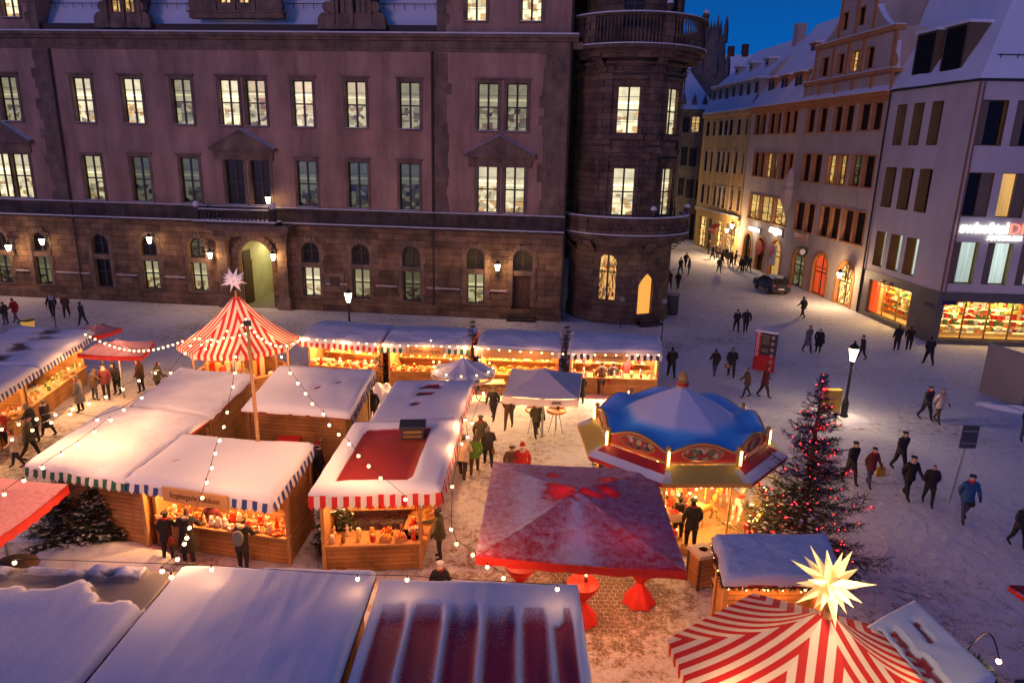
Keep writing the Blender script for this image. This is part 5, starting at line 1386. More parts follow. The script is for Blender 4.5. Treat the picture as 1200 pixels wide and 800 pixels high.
def stall(label, q, zf, zb, openf=('f',), inset=(1.0, 0.2, 0.2, 0.2), val=None, cover_fn=None, rmat=None, light=60, goods=None, gkinds=('basket', 'toy_box', 'jar'), counterz=0.95, sign=None, group=None, gl=None, walls=PLANK, thick=0.16, nlights=2, valh=0.32, name='market_stall', lc=(1.0, 0.50, 0.17), ridge=0.0, seed=0, bulbs=True, gd=(0, 1, 2, 3)):
    """q: roof corners front-left, front-right, back-right, back-left (xy)"""
    q = [Vector((p[0], p[1], 0)) for p in q]
    c = (q[0]+q[1]+q[2]+q[3])/4
    ang = math.atan2((q[1]-q[0]).y, (q[1]-q[0]).x)
    t = thing(name, label, 'market stall', c, ang, group)
    def P(a, b, z): 
        p = q[0]*(1-a)*(1-b)+q[1]*a*(1-b)+q[2]*a*b+q[3]*(1-a)*b
        return Vector((p.x, p.y, z))
    Wd = ((q[1]-q[0]).length+(q[2]-q[3]).length)/2; D = ((q[3]-q[0]).length+(q[2]-q[1]).length)/2
    f0, r0, b0, l0 = inset[0]/D, 1-inset[1]/Wd, 1-inset[2]/D, inset[3]/Wd
    ZT = lambda b: zf+(zb-zf)*b
    top = min(zf, zb)-0.04
    RQ = [P(0, 0, zf), P(1, 0, zf), P(1, 1, zb), P(0, 1, zb)]
    m = MB(); dz = Vector((0, 0, 0.07)); m.add(RQ+[p+dz for p in RQ], [(0, 3, 2, 1), (4, 5, 6, 7), (0, 1, 5, 4), (1, 2, 6, 5), (2, 3, 7, 6), (3, 0, 4, 7)])
    rf = m.build('roof', REDT if rmat is None else rmat, t, world=True)
    snow_roof(rf, [p+dz+Vector((0, 0, 0.004)) for p in RQ], (ROOFRED if cover_fn and rmat is None else rmat_cover.get(rmat)) if cover_fn else None, cover_fn, thick, ridge=ridge, seed=seed)
    m = MB()
    def slab(a0, b0_, a1, b1, z0, z1, th=0.05):
        p0, p1 = P(a0, b0_, 0), P(a1, b1, 0); d = (p1-p0); n = Vector((-d.y, d.x, 0)).normalized()*th
        vs = [p0, p1, p1+n, p0+n]
        m.add([(v.x, v.y, z0) for v in vs]+[(v.x, v.y, z1) for v in vs], [(0, 3, 2, 1), (4, 5, 6, 7), (0, 1, 5, 4), (1, 2, 6, 5), (2, 3, 7, 6), (3, 0, 4, 7)])
    sides = {'f': (l0, f0, r0, f0), 'r': (r0, f0, r0, b0), 'b': (r0, b0, l0, b0), 'l': (l0, b0, l0, f0)}
    for k, s in sides.items():
        if k not in openf: slab(*s, 0, top)
    m.build('wall', walls, t, world=True)
    for (a, b) in ((l0, f0), (r0, f0), (r0, b0), (l0, b0)):
        m = MB(); p = P(a, b, 0); m.cbox((p.x, p.y, top/2), (0.11, 0.11, top), rz=ang); m.build('post', WOODL, t, world=True)
    for k in openf:
        s = sides[k]; m = MB(); slab(*s, 0.0, counterz-0.05); 
        p0, p1 = P(s[0], s[1], 0), P(s[2], s[3], 0); d = (p1-p0).normalized(); n = Vector((-d.y, d.x, 0))
        vs = [p0-n*0.18, p1-n*0.18, p1+n*0.62, p0+n*0.62]
        m.add([(v.x, v.y, counterz-0.05) for v in vs]+[(v.x, v.y, counterz) for v in vs], [(0, 3, 2, 1), (4, 5, 6, 7), (0, 1, 5, 4), (1, 2, 6, 5), (2, 3, 7, 6), (3, 0, 4, 7)], 1)
        m.build('counter', [walls, WOODL], t, world=True)
        # shelves facing the customers
        L_ = (p1-p0).length
        m = MB(); rr = random.Random(int(c.x*10)+seed)
        for lv in (range(3) if k == openf[0] else ()):
            z = 1.2+0.4*lv
            a_ = p0+n*(1.35)+d*0.2; b_ = p1+n*(1.35)-d*0.2
            if (b_-a_).dot(d) < 0.5: continue
            vs = [a_, b_, b_+n*0.25, a_+n*0.25]
            m.add([(v.x, v.y, z) for v in vs]+[(v.x, v.y, z+0.03) for v in vs], [(0, 3, 2, 1), (4, 5, 6, 7), (0, 1, 5, 4), (1, 2, 6, 5), (2, 3, 7, 6), (3, 0, 4, 7)], 0)
            x = 0.1
            while x < (b_-a_).length-0.25:
                w_ = rr.uniform(.06, .18); hh = rr.uniform(.1, .3); pp = a_+d*(x+w_/2)+n*0.1
                if rr.random() < 0.5: m.cbox((pp.x, pp.y, z+0.03+hh/2), (w_, .12, hh), 1+rr.randrange(6), rz=math.atan2(d.y, d.x))
                else: m.lathe([(w_*.45, 0), (w_*.5, hh*.5), (w_*.1, hh)], (pp.x, pp.y, z+.03), 6, 1+rr.randrange(6))
                x += w_+rr.uniform(0.01, .08)
        if m.v: m.build('shelf', [WOODL]+GC[:6], t, world=True)
        if bulbs:
            m = MB(); nb = max(3, int(L_/0.45))
            for i in range(nb):
                pp = p0+d*(L_*(i+0.5)/nb)-n*(0.3+0.1*(i % 2)); m.sphere((pp.x, pp.y, top-0.12), 0.045, 6)
            m.build('bulb_row', BULB, t, world=True)
        if goods:
            ng = goods
            for i in range(ng):
                for row in range(2):
                    pp = p0+d*(L_*(i+0.5+rr.uniform(-.15, .15))/ng)+n*(0.02+0.34*row)
                    kd = gkinds[rr.randrange(len(gkinds))]
                    put_good(kd, rr.choice(gd), (pp.x, pp.y, counterz), ang+rr.uniform(-.4, .4), gl[0]+' '+{'basket': 'basket', 'toy_box': 'box', 'jar': 'jar', 'candle_arch': 'candle arch', 'figure': 'figurine', 'wreath': 'wreath', 'plush': 'plush toy'}[kd]+' '+gl[1], '%ss %s' % ({'basket': 'basket', 'toy_box': 'boxe', 'jar': 'jar', 'candle_arch': 'candle arche', 'figure': 'figurine', 'wreath': 'wreathe', 'plush': 'plush toy'}[kd], gl[1]))
    if val:
        for k, (m1, m2) in val.items():
            e = {'f': (0, 0, 1, 0), 'r': (1, 0, 1, 1), 'b': (1, 1, 0, 1), 'l': (0, 1, 0, 0)}[k]
            A, B_ = P(e[0], e[1], ZT(e[1])+0.07), P(e[2], e[3], ZT(e[3])+0.07)
            valance(t, A, B_, valh, m1, m2, 0.15)
    if sign:
        a, b, txt = sign
        A, B_ = P(a, 0, zf), P(b, 0, zf); d = B_-A; an_ = math.atan2(d.y, d.x); fr = Fr(A, an_)
        L_ = d.length; m = MB(); fbox(m, fr, 0, L_, -0.12, -0.08, zf-0.26, zf+0.16, 0)
        sb = m.build('sign_board', mat('sign_board_wood', (0.62, 0.33, 0.12), 0.6), t, world=True)
        if txt: lettering(sb, fr, L_*0.12, -0.125, zf-0.12, txt, 0.24, LTXT, width=L_*0.76, extrude=0.005)
    for i in range(nlights):
        u = (i+0.5)/nlights
        p = P(l0+(r0-l0)*u, f0+(0.12 if 'f' in openf else 0.35), top-0.2)
        if openf == ('r',): p = P(r0-0.15, f0+(b0-f0)*u, top-0.2)
        lamp(p, light, lc, 0.1, 'stall_light', t)
    return t, P, ang
rmat_cover = {}
def GX(x, y, z): p = G(x, y, z); return (p.x, p.y)
SB = {'bw': (BLUEC, WHITE), 'gw': (GREENC, WHITE), 'rw': (REDC, WHITE), 'kw': (mat('navy_cloth', (0.03, 0.04, 0.09), 0.8), WHITE)}

# ---- square of joined stalls, left
Z = 2.62
rr_ = random.Random(5)
stall('snow-covered stall with green striped valance at the left corner of the stall block', [GX(30, 549, Z), GX(147, 568, Z), GX(248, 497, Z), GX(135, 483, Z)], Z, Z+0.12, openf=('l',), inset=(0.75, 0.1, 0.2, 0.5), val={'f': SB['gw'], 'l': SB['gw']}, light=55, group=None, goods=7, gkinds=('basket', 'jar', 'toy_box'), gl=('small', 'on the left counter of the green striped corner stall'), seed=1, nlights=1)
stA, PA, aA = stall('open ornament stall with blue striped valance and white snow roof, three customers in front', [GX(147, 567, Z), GX(320, 593, Z), GX(369, 529, Z), GX(214, 519, Z)], Z, Z+0.12, openf=('f',), inset=(1.15, 0.15, 0.2, 0.1), val={'f': SB['bw'], 'r': SB['bw']}, light=170, goods=18, gkinds=('figure', 'wreath', 'basket', 'plush', 'candle_arch'), gl=('small colourful', 'on the front counter of the blue striped ornament stall'), cover_fn=lambda a, b: 0.0 if (a-.20)**2*6+((b-.42)*3)**2*2+.004*mnoise.noise(Vector((a*20, b*20, 0))) < .006 else 1.0, sign=(0.28, 0.72, 'Erzgebirgische Volkskunst'), seed=2, nlights=3, gd=(0, 0, 1, 3, 4))
stall('closed back stall with unbroken snow roof between the stall block and the striped tent', [GX(248, 497, Z), GX(299, 447, Z), GX(210, 437, Z), GX(152, 481, Z)][::-1], Z+0.05, Z+0.1, openf=(), inset=(0.25, 0.25, 0.25, 0.25), light=0, nlights=0, seed=3)
stall('closed wooden stall right of the light mast with small red spots on its snow roof', [GX(283, 483, Z), GX(411, 492, Z), GX(440, 441, Z), GX(327, 436, Z)], Z, Z+0.12, openf=(), inset=(0.3, 0.3, 0.2, 0.15), val={'r': SB['bw']}, light=0, nlights=0, seed=4,
      cover_fn=lambda a, b: 0.0 if any((a-x)**2*10+(b-y)**2*5 < r for x, y, r in ((.42, .56, .004), (.56, .5, .005), (.7, .62, .008))) else 1.0)
def covD(a, b):
    e = min(a-0.15, 0.76-a, b-0.10, 0.88-b)
    return 1.0-min(1, max(0, e/0.05+0.3)) if e > -0.05 else 1.0
Zd = 2.7
stD, PD, aD = stall('open drinks kiosk with red and white striped valance and half cleared red tarpaulin roof', [GX(361, 584, Zd), GX(517, 580, Zd), GX(541, 500, Zd), GX(414, 505, Zd)], Zd, Zd+0.1, openf=('f', 'r'), inset=(0.62, 0.7, 0.2, 0.15), val={'f': SB['rw'], 'r': SB['rw']}, light=90, cover_fn=covD, goods=7, gkinds=('jar', 'figure', 'toy_box'), gl=('small', 'on the counter of the red and white drinks kiosk'), seed=5, nlights=2, valh=0.42, thick=0.2)
def covC(a, b):
    for x, y, r in ((.50, .80, .022), (.47, .66, .010), (.44, .54, .006), (.42, .42, .004), (.41, .32, .003)):
        if (a-x)**2+((b-y)*2.2)**2 < r: return 0.0
    return 1.0
stall('long stall behind the drinks kiosk with a line of melted red roof patches', [GX(428, 505, Zd), GX(537, 499, Zd), GX(557, 451, Zd), GX(463, 453, Zd)], Zd, Zd+0.08, openf=('r',), inset=(0.1, 0.6, 0.2, 0.15), val={'r': SB['rw']}, light=110, cover_fn=covC, goods=7, gkinds=('basket', 'jar', 'plush'), gl=('small', 'on the right counter of the long stall with melted roof patches'), seed=6, nlights=2)
# red flue box on the kiosk roof
p = G(484, 511, 2.85)
t = thing('roof_fan_box', 'dark metal ventilation box on the bare red tarpaulin of the kiosk roof', 'vent box', p, aD)
m = MB(); m.box((-.36, -.28, 0), (.36, .28, .38)); m.box((-.3, -.3, .07), (.3, -.28, .16), 1); m.box((-.3, -.3, .22), (.3, -.28, .31), 1); m.build('case', [IRON, BRASS], t); m = MB(); m.box((-.42, -.34, .38), (.42, .34, .46)); m.build('lid', [IRON], t)
p = G(341, 522, 0); p = G(338, 525, 0.0)
p = Vector((-6.9, 22.0, 0))
t = thing('crate_stack', 'red and dark beverage crates beside the light mast in the gap between stalls', 'crate', G(338, 517, 1.7)-Vector((0, 0, 1.7)), 0.1)
m = MB(); m.box((-.5, -.35, 0), (.85, .35, 1.3)); m.build('crate', WOODD, t)
m = MB(); m.box((-.4, -.3, 1.3), (.4, .3, 1.8)); m.box((-.42, -.32, 1.6), (.42, .32, 1.65)); m.build('top_crate', REDC, t); m = MB(); m.box((.43, -.33, 1.3), (.85, .33, 1.4)); m.build('snow_patch', SNOW, t)

# ---- row of four in front of the castle
Zr = 2.35
stall('leftmost stall of the castle row with red striped valance beside the round striped tent', [GX(350, 401, Zr), GX(442, 408, Zr), GX(466, 388, Zr), GX(380, 381, Zr)], Zr, Zr+.1, inset=(1.0, .12, .15, .12), ridge=0.22, val={'f': SB['rw']}, light=300, goods=9, gkinds=('basket', 'toy_box', 'plush'), gl=('small', 'on the counter of the leftmost row stall'), nlights=3, seed=7, gd=(0, 1, 4))
stall('second stall of the castle row with green striped valance and red hearts inside', [GX(446, 408, Zr), GX(550, 411, Zr), GX(562, 391, Zr), GX(468, 388, Zr)], Zr, Zr+.1, inset=(1.0, .12, .15, .12), ridge=0.22, val={'f': SB['gw']}, sign=(.28, .72, 'Lebkuchen'), light=280, goods=9, gkinds=('basket', 'wreath', 'jar'), gl=('small red or brown', 'on the counter of the green striped row stall'), nlights=3, seed=8, gd=(0, 2))
stall('third stall of the castle row glowing yellow behind the white parasols', [GX(556, 412, Zr), GX(657, 415, Zr), GX(657, 395, Zr), GX(570, 392, Zr)], Zr, Zr+.1, inset=(1.0, .12, .15, .12), ridge=0.22, val={'f': (WHITE, mat('cream_cloth', (0.6, 0.45, 0.2), 0.8))}, sign=(.1, .9, ''), light=330, goods=9, gkinds=('candle_arch', 'toy_box'), gl=('small wooden', 'on the counter of the yellow glowing row stall'), nlights=3, seed=9, gd=(1, 3), lc=(1.0, 0.62, 0.2))
stall('rightmost stall of the castle row with black and white striped valance and three customers', [GX(665, 416, Zr), GX(776, 418, Zr), GX(772, 400, Zr), GX(670, 394, Zr)], Zr, Zr+.1, inset=(1.0, .12, .15, .12), ridge=0.22, val={'f': SB['kw']}, sign=(.28, .62, 'Kunsthandwerk'), light=320, goods=9, gkinds=('figure', 'candle_arch', 'jar'), gl=('small', 'on the counter of the rightmost row stall'), nlights=3, seed=10, gd=(0, 4, 5), lc=(1.0, 0.66, 0.34))

# ---- row at the left edge
def covL(a, b): return 0.42+0.5*abs(b-0.55)*2.2+0.5*mnoise.noise(Vector((a*9, b*3, 3)))
ROOFPURP = vcover('snow_on_brown_roof', (0.12, 0.07, 0.06), (0.15, 0.09, 0.07), (0.74, 0.76, 0.84), 0.5, 3, 0.42, 0.1, 0.2)
rmat_cover[WOODD] = ROOFPURP
stall('nearer half of the long stall at the left edge heaped with lit goods', [(-18.35, 19.6), (-19.75, 27.6), (-23.3, 27.2), (-21.9, 19.2)], 2.55, 2.9, openf=('f',), inset=(.75, .1, .2, .1), val={'f': SB['bw']}, light=120, cover_fn=covL, rmat=WOODD, goods=14, gkinds=('basket', 'basket', 'plush', 'jar'), gl=('small', 'on the nearer left edge stall'), seed=11, nlights=3, gd=(1, 3, 4, 6))
stall('long stall at the left edge selling shiny wares, farther half reaching the red awnings', [(-19.75, 27.65), (-20.75, 33.4), (-24.2, 33.0), (-23.3, 27.25)], 2.55, 2.9, openf=('f',), inset=(.75, .1, .2, .1), val={'f': SB['bw']}, light=150, cover_fn=covL, rmat=WOODD, goods=10, gkinds=('jar', 'figure', 'toy_box'), gl=('small shiny', 'on the farther left edge stall'), seed=12, nlights=3, gd=(4, 5, 1))

# ---- near roofs at the bottom edge
def covN(a, b): return 1.0
rmat_cover[GREY] = ROOFGREY
pN = [GX(207, 676, 2.9), GX(439, 686, 2.9)]
zN = 2.9
def near_roof(label, x0, x1, yb, yf, zb, zf, cov, rm, thick, seams, seed):
    q = [(x0, yf), (x1, yf), (x1+0.0, yb), (x0, yb)]
    t = thing('market_stall', label, 'market stall', ((x0+x1)/2, (yb+yf)/2, 0))
    RQ = [Vector((x0, yf, zf)), Vector((x1, yf, zf)), Vector((x1, yb, zb)), Vector((x0, yb, zb))]
    m = MB(); dz = Vector((0, 0, .07)); m.add(RQ+[p+dz for p in RQ], [(0, 3, 2, 1), (4, 5, 6, 7), (0, 1, 5, 4), (1, 2, 6, 5), (2, 3, 7, 6), (3, 0, 4, 7)])
    rf = m.build('roof', REDT, t, world=True)
    m = MB(); att_ = []
    nx, ny = 70, 60
    for j in range(ny+1):
        for i in range(nx+1):
            a, b = i/nx, j/ny; x = x0+(x1-x0)*a; y = yf+(yb-yf)*b; z = zf+(zb-zf)*b+0.08
            c = cov(a, b); cc = max(0, min(1, (c-0.35)/0.4))
            e = min(x-x0, x1-x, yb-y, y-yf); k = min(1, max(0, e)/0.16); k = math.sqrt(1-(1-k)**2)
            s_ = 0.0
            for sx in seams:
                s_ += 0.016*(0.6+mnoise.noise(Vector((sx*9, b*4, 2))))*math.exp(-((a-sx-0.02*math.sin(b*5+sx*9))/0.018)**2)
            z += thick*cc*(.2+.8*k)+0.05*cc*mnoise.noise(Vector((x*.7+seed, y*.7, 0)))+s_*cc+0.015*mnoise.noise(Vector((x*4, y*1.2, seed)))*cc
            m.v.append(Vector((x, y, z))); att_.append(c)
    for j in range(ny):
        for i in range(nx): m.f.append((j*(nx+1)+i, j*(nx+1)+i+1, (j+1)*(nx+1)+i+1, (j+1)*(nx+1)+i)); m.m.append(0)
    ring = list(range(nx+1))+[j*(nx+1)+nx for j in range(1, ny+1)]+[ny*(nx+1)+i for i in range(nx-1, -1, -1)]+[j*(nx+1) for j in range(ny-1, 0, -1)]
    base = len(m.v)
    for k in ring: m.v.append(m.v[k]-Vector((0, 0, .12))); att_.append(att_[k])
    for k in range(len(ring)): m.f.append((ring[k], base+k, base+(k+1) % len(ring), ring[(k+1) % len(ring)])); m.m.append(0)
    m.att = att_
    m.build('snow_cover', rm, rf, world=True, smooth=True)
    m = MB()
    for (a, b, c, d) in ((x0+.25, yf, x0+.3, yb-.25), (x1-.3, yf, x1-.25, yb-.25), (x0+.25, yb-.3, x1-.25, yb-.25)): m.box((a, b, 0), (c, d, min(zb, zf)-.03))
    m.build('wall', PLANK, t, world=True)
    return t
def px_roof(x, y, z): return G(x, y, z)
ya = 12.75
covwhite = lambda a, b: 0.95
rmW = vcover('thick_snow', (0.2, 0.17, 0.15), (0.25, 0.2, 0.2), (0.76, 0.77, 0.84), 0.5, 3, 0.3, 0.1, 0.1)
def covG(a, b):
    # grey board bare near its far edge at the left
    k = b-(0.80-0.10*mnoise.noise(Vector((a*6, 0.3, 0)))-0.05*mnoise.noise(Vector((a*19, 1.3, 0))))
    e = 1.0 if k < 0 else 0.0
    if b > 0.93 and 0.28+0.1*mnoise.noise(Vector((a*7, b*9, 2))) < a < 0.9: e = 0.52+0.5*mnoise.noise(Vector((a*14, b*30, 5)))
    return e
near_roof('snow-heaped roof at the bottom left corner with a bare grey board along its far edge', -12.6, -7.15, 13.15, 8.0, 2.9, 3.05, covG, ROOFGREY, 0.22, (), 1)
near_roof('broad lavender snow roof with soft melt channels at the bottom left centre', -7.05, -2.83, 13.2, 7.5, 2.9, 3.02, covwhite, rmW, 0.2, (.28, .47, .64, .8), 2)
def covR(a, b):
    if b > 0.845: return 1.0
    c = 0.16
    for sx in (0.02, .19, .36, .53, .70, .845, 0.99):
        c += 0.75*math.exp(-((a-sx)/0.018)**2)
    for sx in (.1, .44, .6): c += 0.25*math.exp(-((a-sx)/0.05)**2)*max(0, (b-0.55)/0.3)
    if a < 0.045 or a > 0.955: c = 1.0
    c += 0.45*max(0, (b-0.74)/0.1)
    c += 0.25*max(0, (0.40-b))
    if (a-.87)**2*3+(b-.80)**2 < 0.004: c = 1.0
    return c
near_roof('dark red ribbed roof dusted with snow at the bottom centre', -2.7, 1.53, 13.0, 7.5, 2.9, 3.02, covR, ROOFDARK, 0.1, (), 3)
# ------------------------------------------------------------------ parasols, tents, carousel
def parasol(name, label, cs, zr, apex, zt, mt, cover=None, vmat=None, vh=0.25, pole=True, nx=14, sag=0.06, ribs=True, group=None, cat='parasol', thick=0.03):
    """cs: canopy corners (xy) in order; apex xy; canopy with snow, one sheet per face"""
    c = Vector((apex[0], apex[1], 0))
    t = thing(name, label, cat, c, 0, group)
    m = MB(); att_ = []
    n = len(cs)
    for k in range(n):
        A = Vector((cs[k][0], cs[k][1], zr)); B_ = Vector((cs[(k+1) % n][0], cs[(k+1) % n][1], zr)); T_ = Vector((apex[0], apex[1], zt))
        base = len(m.v)
        for j in range(nx+1):
            for i in range(nx+1):
                a, b = i/nx, j/nx
                p = A*(1-a)+B_*a; p = p*(1-b)+T_*b
                s_ = math.sin(PI*a)*(1-b)*sag+sag*1.2*math.sin(PI*min(1, b*1.0))*1.0
                cv = cover(k, a, b, p) if cover else 1.0
                p = p-Vector((0, 0, s_))+Vector((0, 0, thick*max(0, min(1, cv*2-.6))))
                m.v.append(p); att_.append(cv)
        for j in range(nx):
            for i in range(nx):
                m.f.append(tuple(base+q for q in (j*(nx+1)+i, j*(nx+1)+i+1, (j+1)*(nx+1)+i+1, (j+1)*(nx+1)+i))); m.m.append(0)
    m.att = att_
    m.build('canopy', mt, t, world=True, smooth=False)
    for k in range(n):
        A = Vector((cs[k][0], cs[k][1], zr)); B_ = Vector((cs[(k+1) % n][0], cs[(k+1) % n][1], zr))
        v = MB(); q = 16
        for i in range(q):
            a, b = i/q, (i+1)/q
            pa, pb = A*(1-a)+B_*a, A*(1-b)+B_*b
            pa.z -= math.sin(PI*a)*sag; pb.z -= math.sin(PI*b)*sag
            l0 = vh*(1+0.12*math.sin(a*40)); l1 = vh*(1+0.12*math.sin(b*40))
            v.poly([pa, pb, pb-Vector((0, 0, l1)), pa-Vector((0, 0, l0))])
        v.build('valance', vmat, t, world=True)
    v = MB()
    if ribs:
        for k in range(n):
            for f in (0, 0.5):
                A = Vector((cs[k][0], cs[k][1], zr)); B_ = Vector((cs[(k+1) % n][0], cs[(k+1) % n][1], zr)); e = A*(1-f)+B_*f
                v.tube(e-Vector((0, 0, .08)), Vector((apex[0], apex[1], zt-0.2)), 0.018, n=4)
        v.build('rib', GREY, t, world=True)
    v = MB(); v.tube((c.x, c.y, 0.08), (c.x, c.y, zt+0.05), 0.05, n=8); v.build('pole', GREY, t, world=True)
    if zr > 2.55: v = MB(); v.cbox((c.x, c.y, 0.05), (0.5, 0.5, 0.1)); v.build('base', IRON, t, world=True)
    return t
# big red square parasol: bare cloth lets the heater light through
def _thin(m, c, fac):
    nt = m.node_tree; L = nt.links.new; N = nt.nodes.new; b = nt.nodes['Principled BSDF']
    tr = N('ShaderNodeBsdfTranslucent'); tr.inputs[0].default_value = rgb(c)
    at = [n for n in nt.nodes if n.bl_idname == 'ShaderNodeAttribute'][0]
    mr = N('ShaderNodeMapRange'); mr.inputs[1].default_value = -.3; mr.inputs[2].default_value = .45; mr.inputs[3].default_value = fac; mr.inputs[4].default_value = .02; L(at.outputs['Fac'], mr.inputs[0])
    mx = N('ShaderNodeMixShader'); L(mr.outputs[0], mx.inputs[0]); L(b.outputs[0], mx.inputs[1]); L(tr.outputs[0], mx.inputs[2]); L(mx.outputs[0], nt.nodes['Material Output'].inputs[0])
_thin(CLOTHRED, (.7, .04, .08), .22)

ZU = 2.62
cu = [GX(557, 651, ZU), GX(805, 669, ZU), GX(766, 548, ZU), GX(578, 541, ZU)]
cxu = sum(p[0] for p in cu)/4; cyu = sum(p[1] for p in cu)/4
apz = zat(684, 574, (0, cyu+0.1))
def cvU(k, a, b, p):
    c = 0.46
    if k == 0: c = 0.36+0.48*math.exp(-((a-.5)/.13)**2)*(1-b*.3)+0.15*b
    if k == 1: c = 0.46+0.1*b
    if k == 3: c = 0.52+0.28*math.exp(-((b-.5)/.2)**2)
    if k == 2: c = 0.55
    if b > .85: c += 0.25
    if b < 0.035 and k == 0: c -= 0.1
    for (x, y, r) in HOT:
        d = math.hypot(p.x-x, p.y-y)
        if d < r*2.2: c = min(c, -0.25+.55*max(0, d/r-.25+.7*mnoise.noise(Vector((p.x*6, p.y*6, 0)))))
    return c
HOT = []
for (hx, hy, r) in ((660, 581, .34), (687, 583, .20), (650, 572, .15), (712, 576, .26), (712, 560, .22), (648, 553, .16), (698, 584, .14)):
    q = G(hx, hy, apz-.28); HOT.append((q.x, q.y, r))
uR = parasol('parasol', 'huge square red parasol dusted with snow, red glow showing through near its peak', cu, ZU, (cxu, cyu+0.1), apz, CLOTHRED, cvU, REDC, 0.22, nx=44, thick=0.015)
uR['label'] = 'huge square red parasol dusted with snow, red glow showing through near its peak'
HG = mat('heater_glow', (0.8, 0.03, 0.03), 0.5, emit=(1.0, 0.01, 0.05), es=2.2)
# melted spots where the heaters stand: thin cloth glowing with the heater light behind it
for i, (x, y, r) in enumerate(HOT[:5]):
    t = thing('patio_heater', 'red glowing heater hanging under the red parasol', 'heater', (x, y, apz-0.75), 0, 'heaters under the big red parasol')
    m = MB(); m.lathe([(0.06, 0), (0.14, 0.02), (0.12, 0.16), (0.05, 0.2)], n=10); m.build('shade', IRON, t)
    m = MB(); m.lathe([(0.12, -0.02), (0.12, 0.0)], n=10); m.build('element', HG, t)
mm_ = MB(); 
for i, (x, y, r) in enumerate(HOT):
    base = len(mm_.v); n = 14
    def cz(px_, py_):   # height of the canopy there
        d_ = Vector((px_-cxu, py_-cyu-0.1))
        best = 0
        for k in range(4):
            A = Vector((cu[k][0]-cxu, cu[k][1]-cyu-0.1)); B_ = Vector((cu[(k+1) % 4][0]-cxu, cu[(k+1) % 4][1]-cyu-0.1)); nn = Vector((B_.y-A.y, -(B_.x-A.x))); dn = nn.dot(A)
            best = max(best, d_.dot(nn)/dn)
        b = 1-best
        return ZU+(apz-ZU)*b-0.072*math.sin(PI*b)+0.028
    rr2 = random.Random(i)
    mm_.v.append(Vector((x, y, cz(x, y))))
    for k in range(n):
        a = 2*PI*k/n; q = r*rr2.uniform(.6, .95); mm_.v.append(Vector((x+q*math.cos(a), y+q*math.sin(a), cz(x+q*math.cos(a), y+q*math.sin(a)))))
    for k in range(n): mm_.f.append((base, base+1+k, base+1+(k+1) % n)); mm_.m.append(0)
for (x, y, r) in HOT: lamp((x, y, cz(x, y)-.25), 2.2*(r/.25)**2, (1.0, .03, .08), .06, 'heater_light', uR)
lamp((cxu, cyu, apz-0.9), 25, (1.0, 0.12, 0.08), 0.25, 'heater_light', uR)
lamp((cxu, cyu-1.5, 2.2), 70, (1.0, 0.42, 0.14), 0.15, 'parasol_light', uR)
lamp((cxu+1.3, cyu-1.5, 2.2), 70, (1.0, 0.42, 0.14), 0.15, 'parasol_light', uR)
# bar tables wrapped in red cloth
def bar_table(px_, py_, label, group, mt=REDC, h=1.1, tied=True, zt=1.1):
    p = G(px_, py_, zt); p.z = 0
    t = thing('bar_table', label, 'table', p, rr_.uniform(0, 3), group)
    m = MB(); n = 28; prof = [(0.42, h), (0.43, h-.05), (0.30, h-.22), (0.10, h-.5), (0.09, h-.56), (0.22, h-.75), (0.40, 0.08), (0.44, 0.0)] if tied else [(0.42, h), (0.43, h-.04), (0.42, h-.09)]
    for r, z in prof:
        for i in range(n):
            a = 2*PI*i/n; w_ = 1+(0.10*math.cos(a*7+z*2) if z < h-.1 else 0)
            m.v.append(Vector((r*w_*math.cos(a), r*w_*math.sin(a), z+0.01)))
    for j in range(len(prof)-1):
        for i in range(n): m.f.append((j*n+i, j*n+(i+1) % n, (j+1)*n+(i+1) % n, (j+1)*n+i)); m.m.append(0)
    m.f.append(tuple(range(n))); m.m.append(0)
    m.build('table_cloth', mt, t, smooth=True)
    if not tied:
        for k in range(4):
            a = PI/4+k*PI/2; m = MB(); m.tube((.1*math.cos(a), .1*math.sin(a), h-.08), (.32*math.cos(a), .32*math.sin(a), 0), .018, n=5); m.build('leg', GREY, t)
    else:
        m = MB(); m.lathe([(0.105, h-.54), (0.125, h-.52), (0.105, h-.50)], n=12); m.build('tie', REDC, t)
    c = thing('candle_lantern', 'small lit candle lantern on a %s bar table' % ('red wrapped' if tied else 'round orange'), 'lantern', p+Vector((0.08, 0.05, h+.012)), 0, 'candle lanterns on bar tables')
    m = MB(); m.lathe([(0.05, 0), (0.045, .02), (0.045, .13), (0.02, .17)], n=8); m.build('glass_case', mat('lantern_case', (0.05, 0.03, 0.02), 0.4), c)
    m = MB(); m.sphere((0, 0, .19), .035, 6); m.build('flame', BULB, c)
    return t
bar_table(610, 662, 'red wrapped bar table half hidden behind the snowy dark red roof', None)
bar_table(683, 683, 'red wrapped bar table at the front middle of the red parasol', None)
bar_table(752, 663, 'red wrapped bar table at the right front edge of the red parasol', None)
for x, y, lb in ((666, 648, 'left snow-topped stump stool behind the middle red bar table'), (688, 650, 'right snow-topped stump stool behind the middle red bar table')):
    p = G(x, y+10, 0.0); t = thing('stump_stool', lb, 'stool', p); m = MB(); m.lathe([(.22, 0), (.2, .1), (.2, .42)], n=12); m.build('stump', BARK, t); m = MB(); m.lathe([(.21, .42), (.2, .5), (.1, .53)], n=12); m.build('snow_cap', SNOW, t)
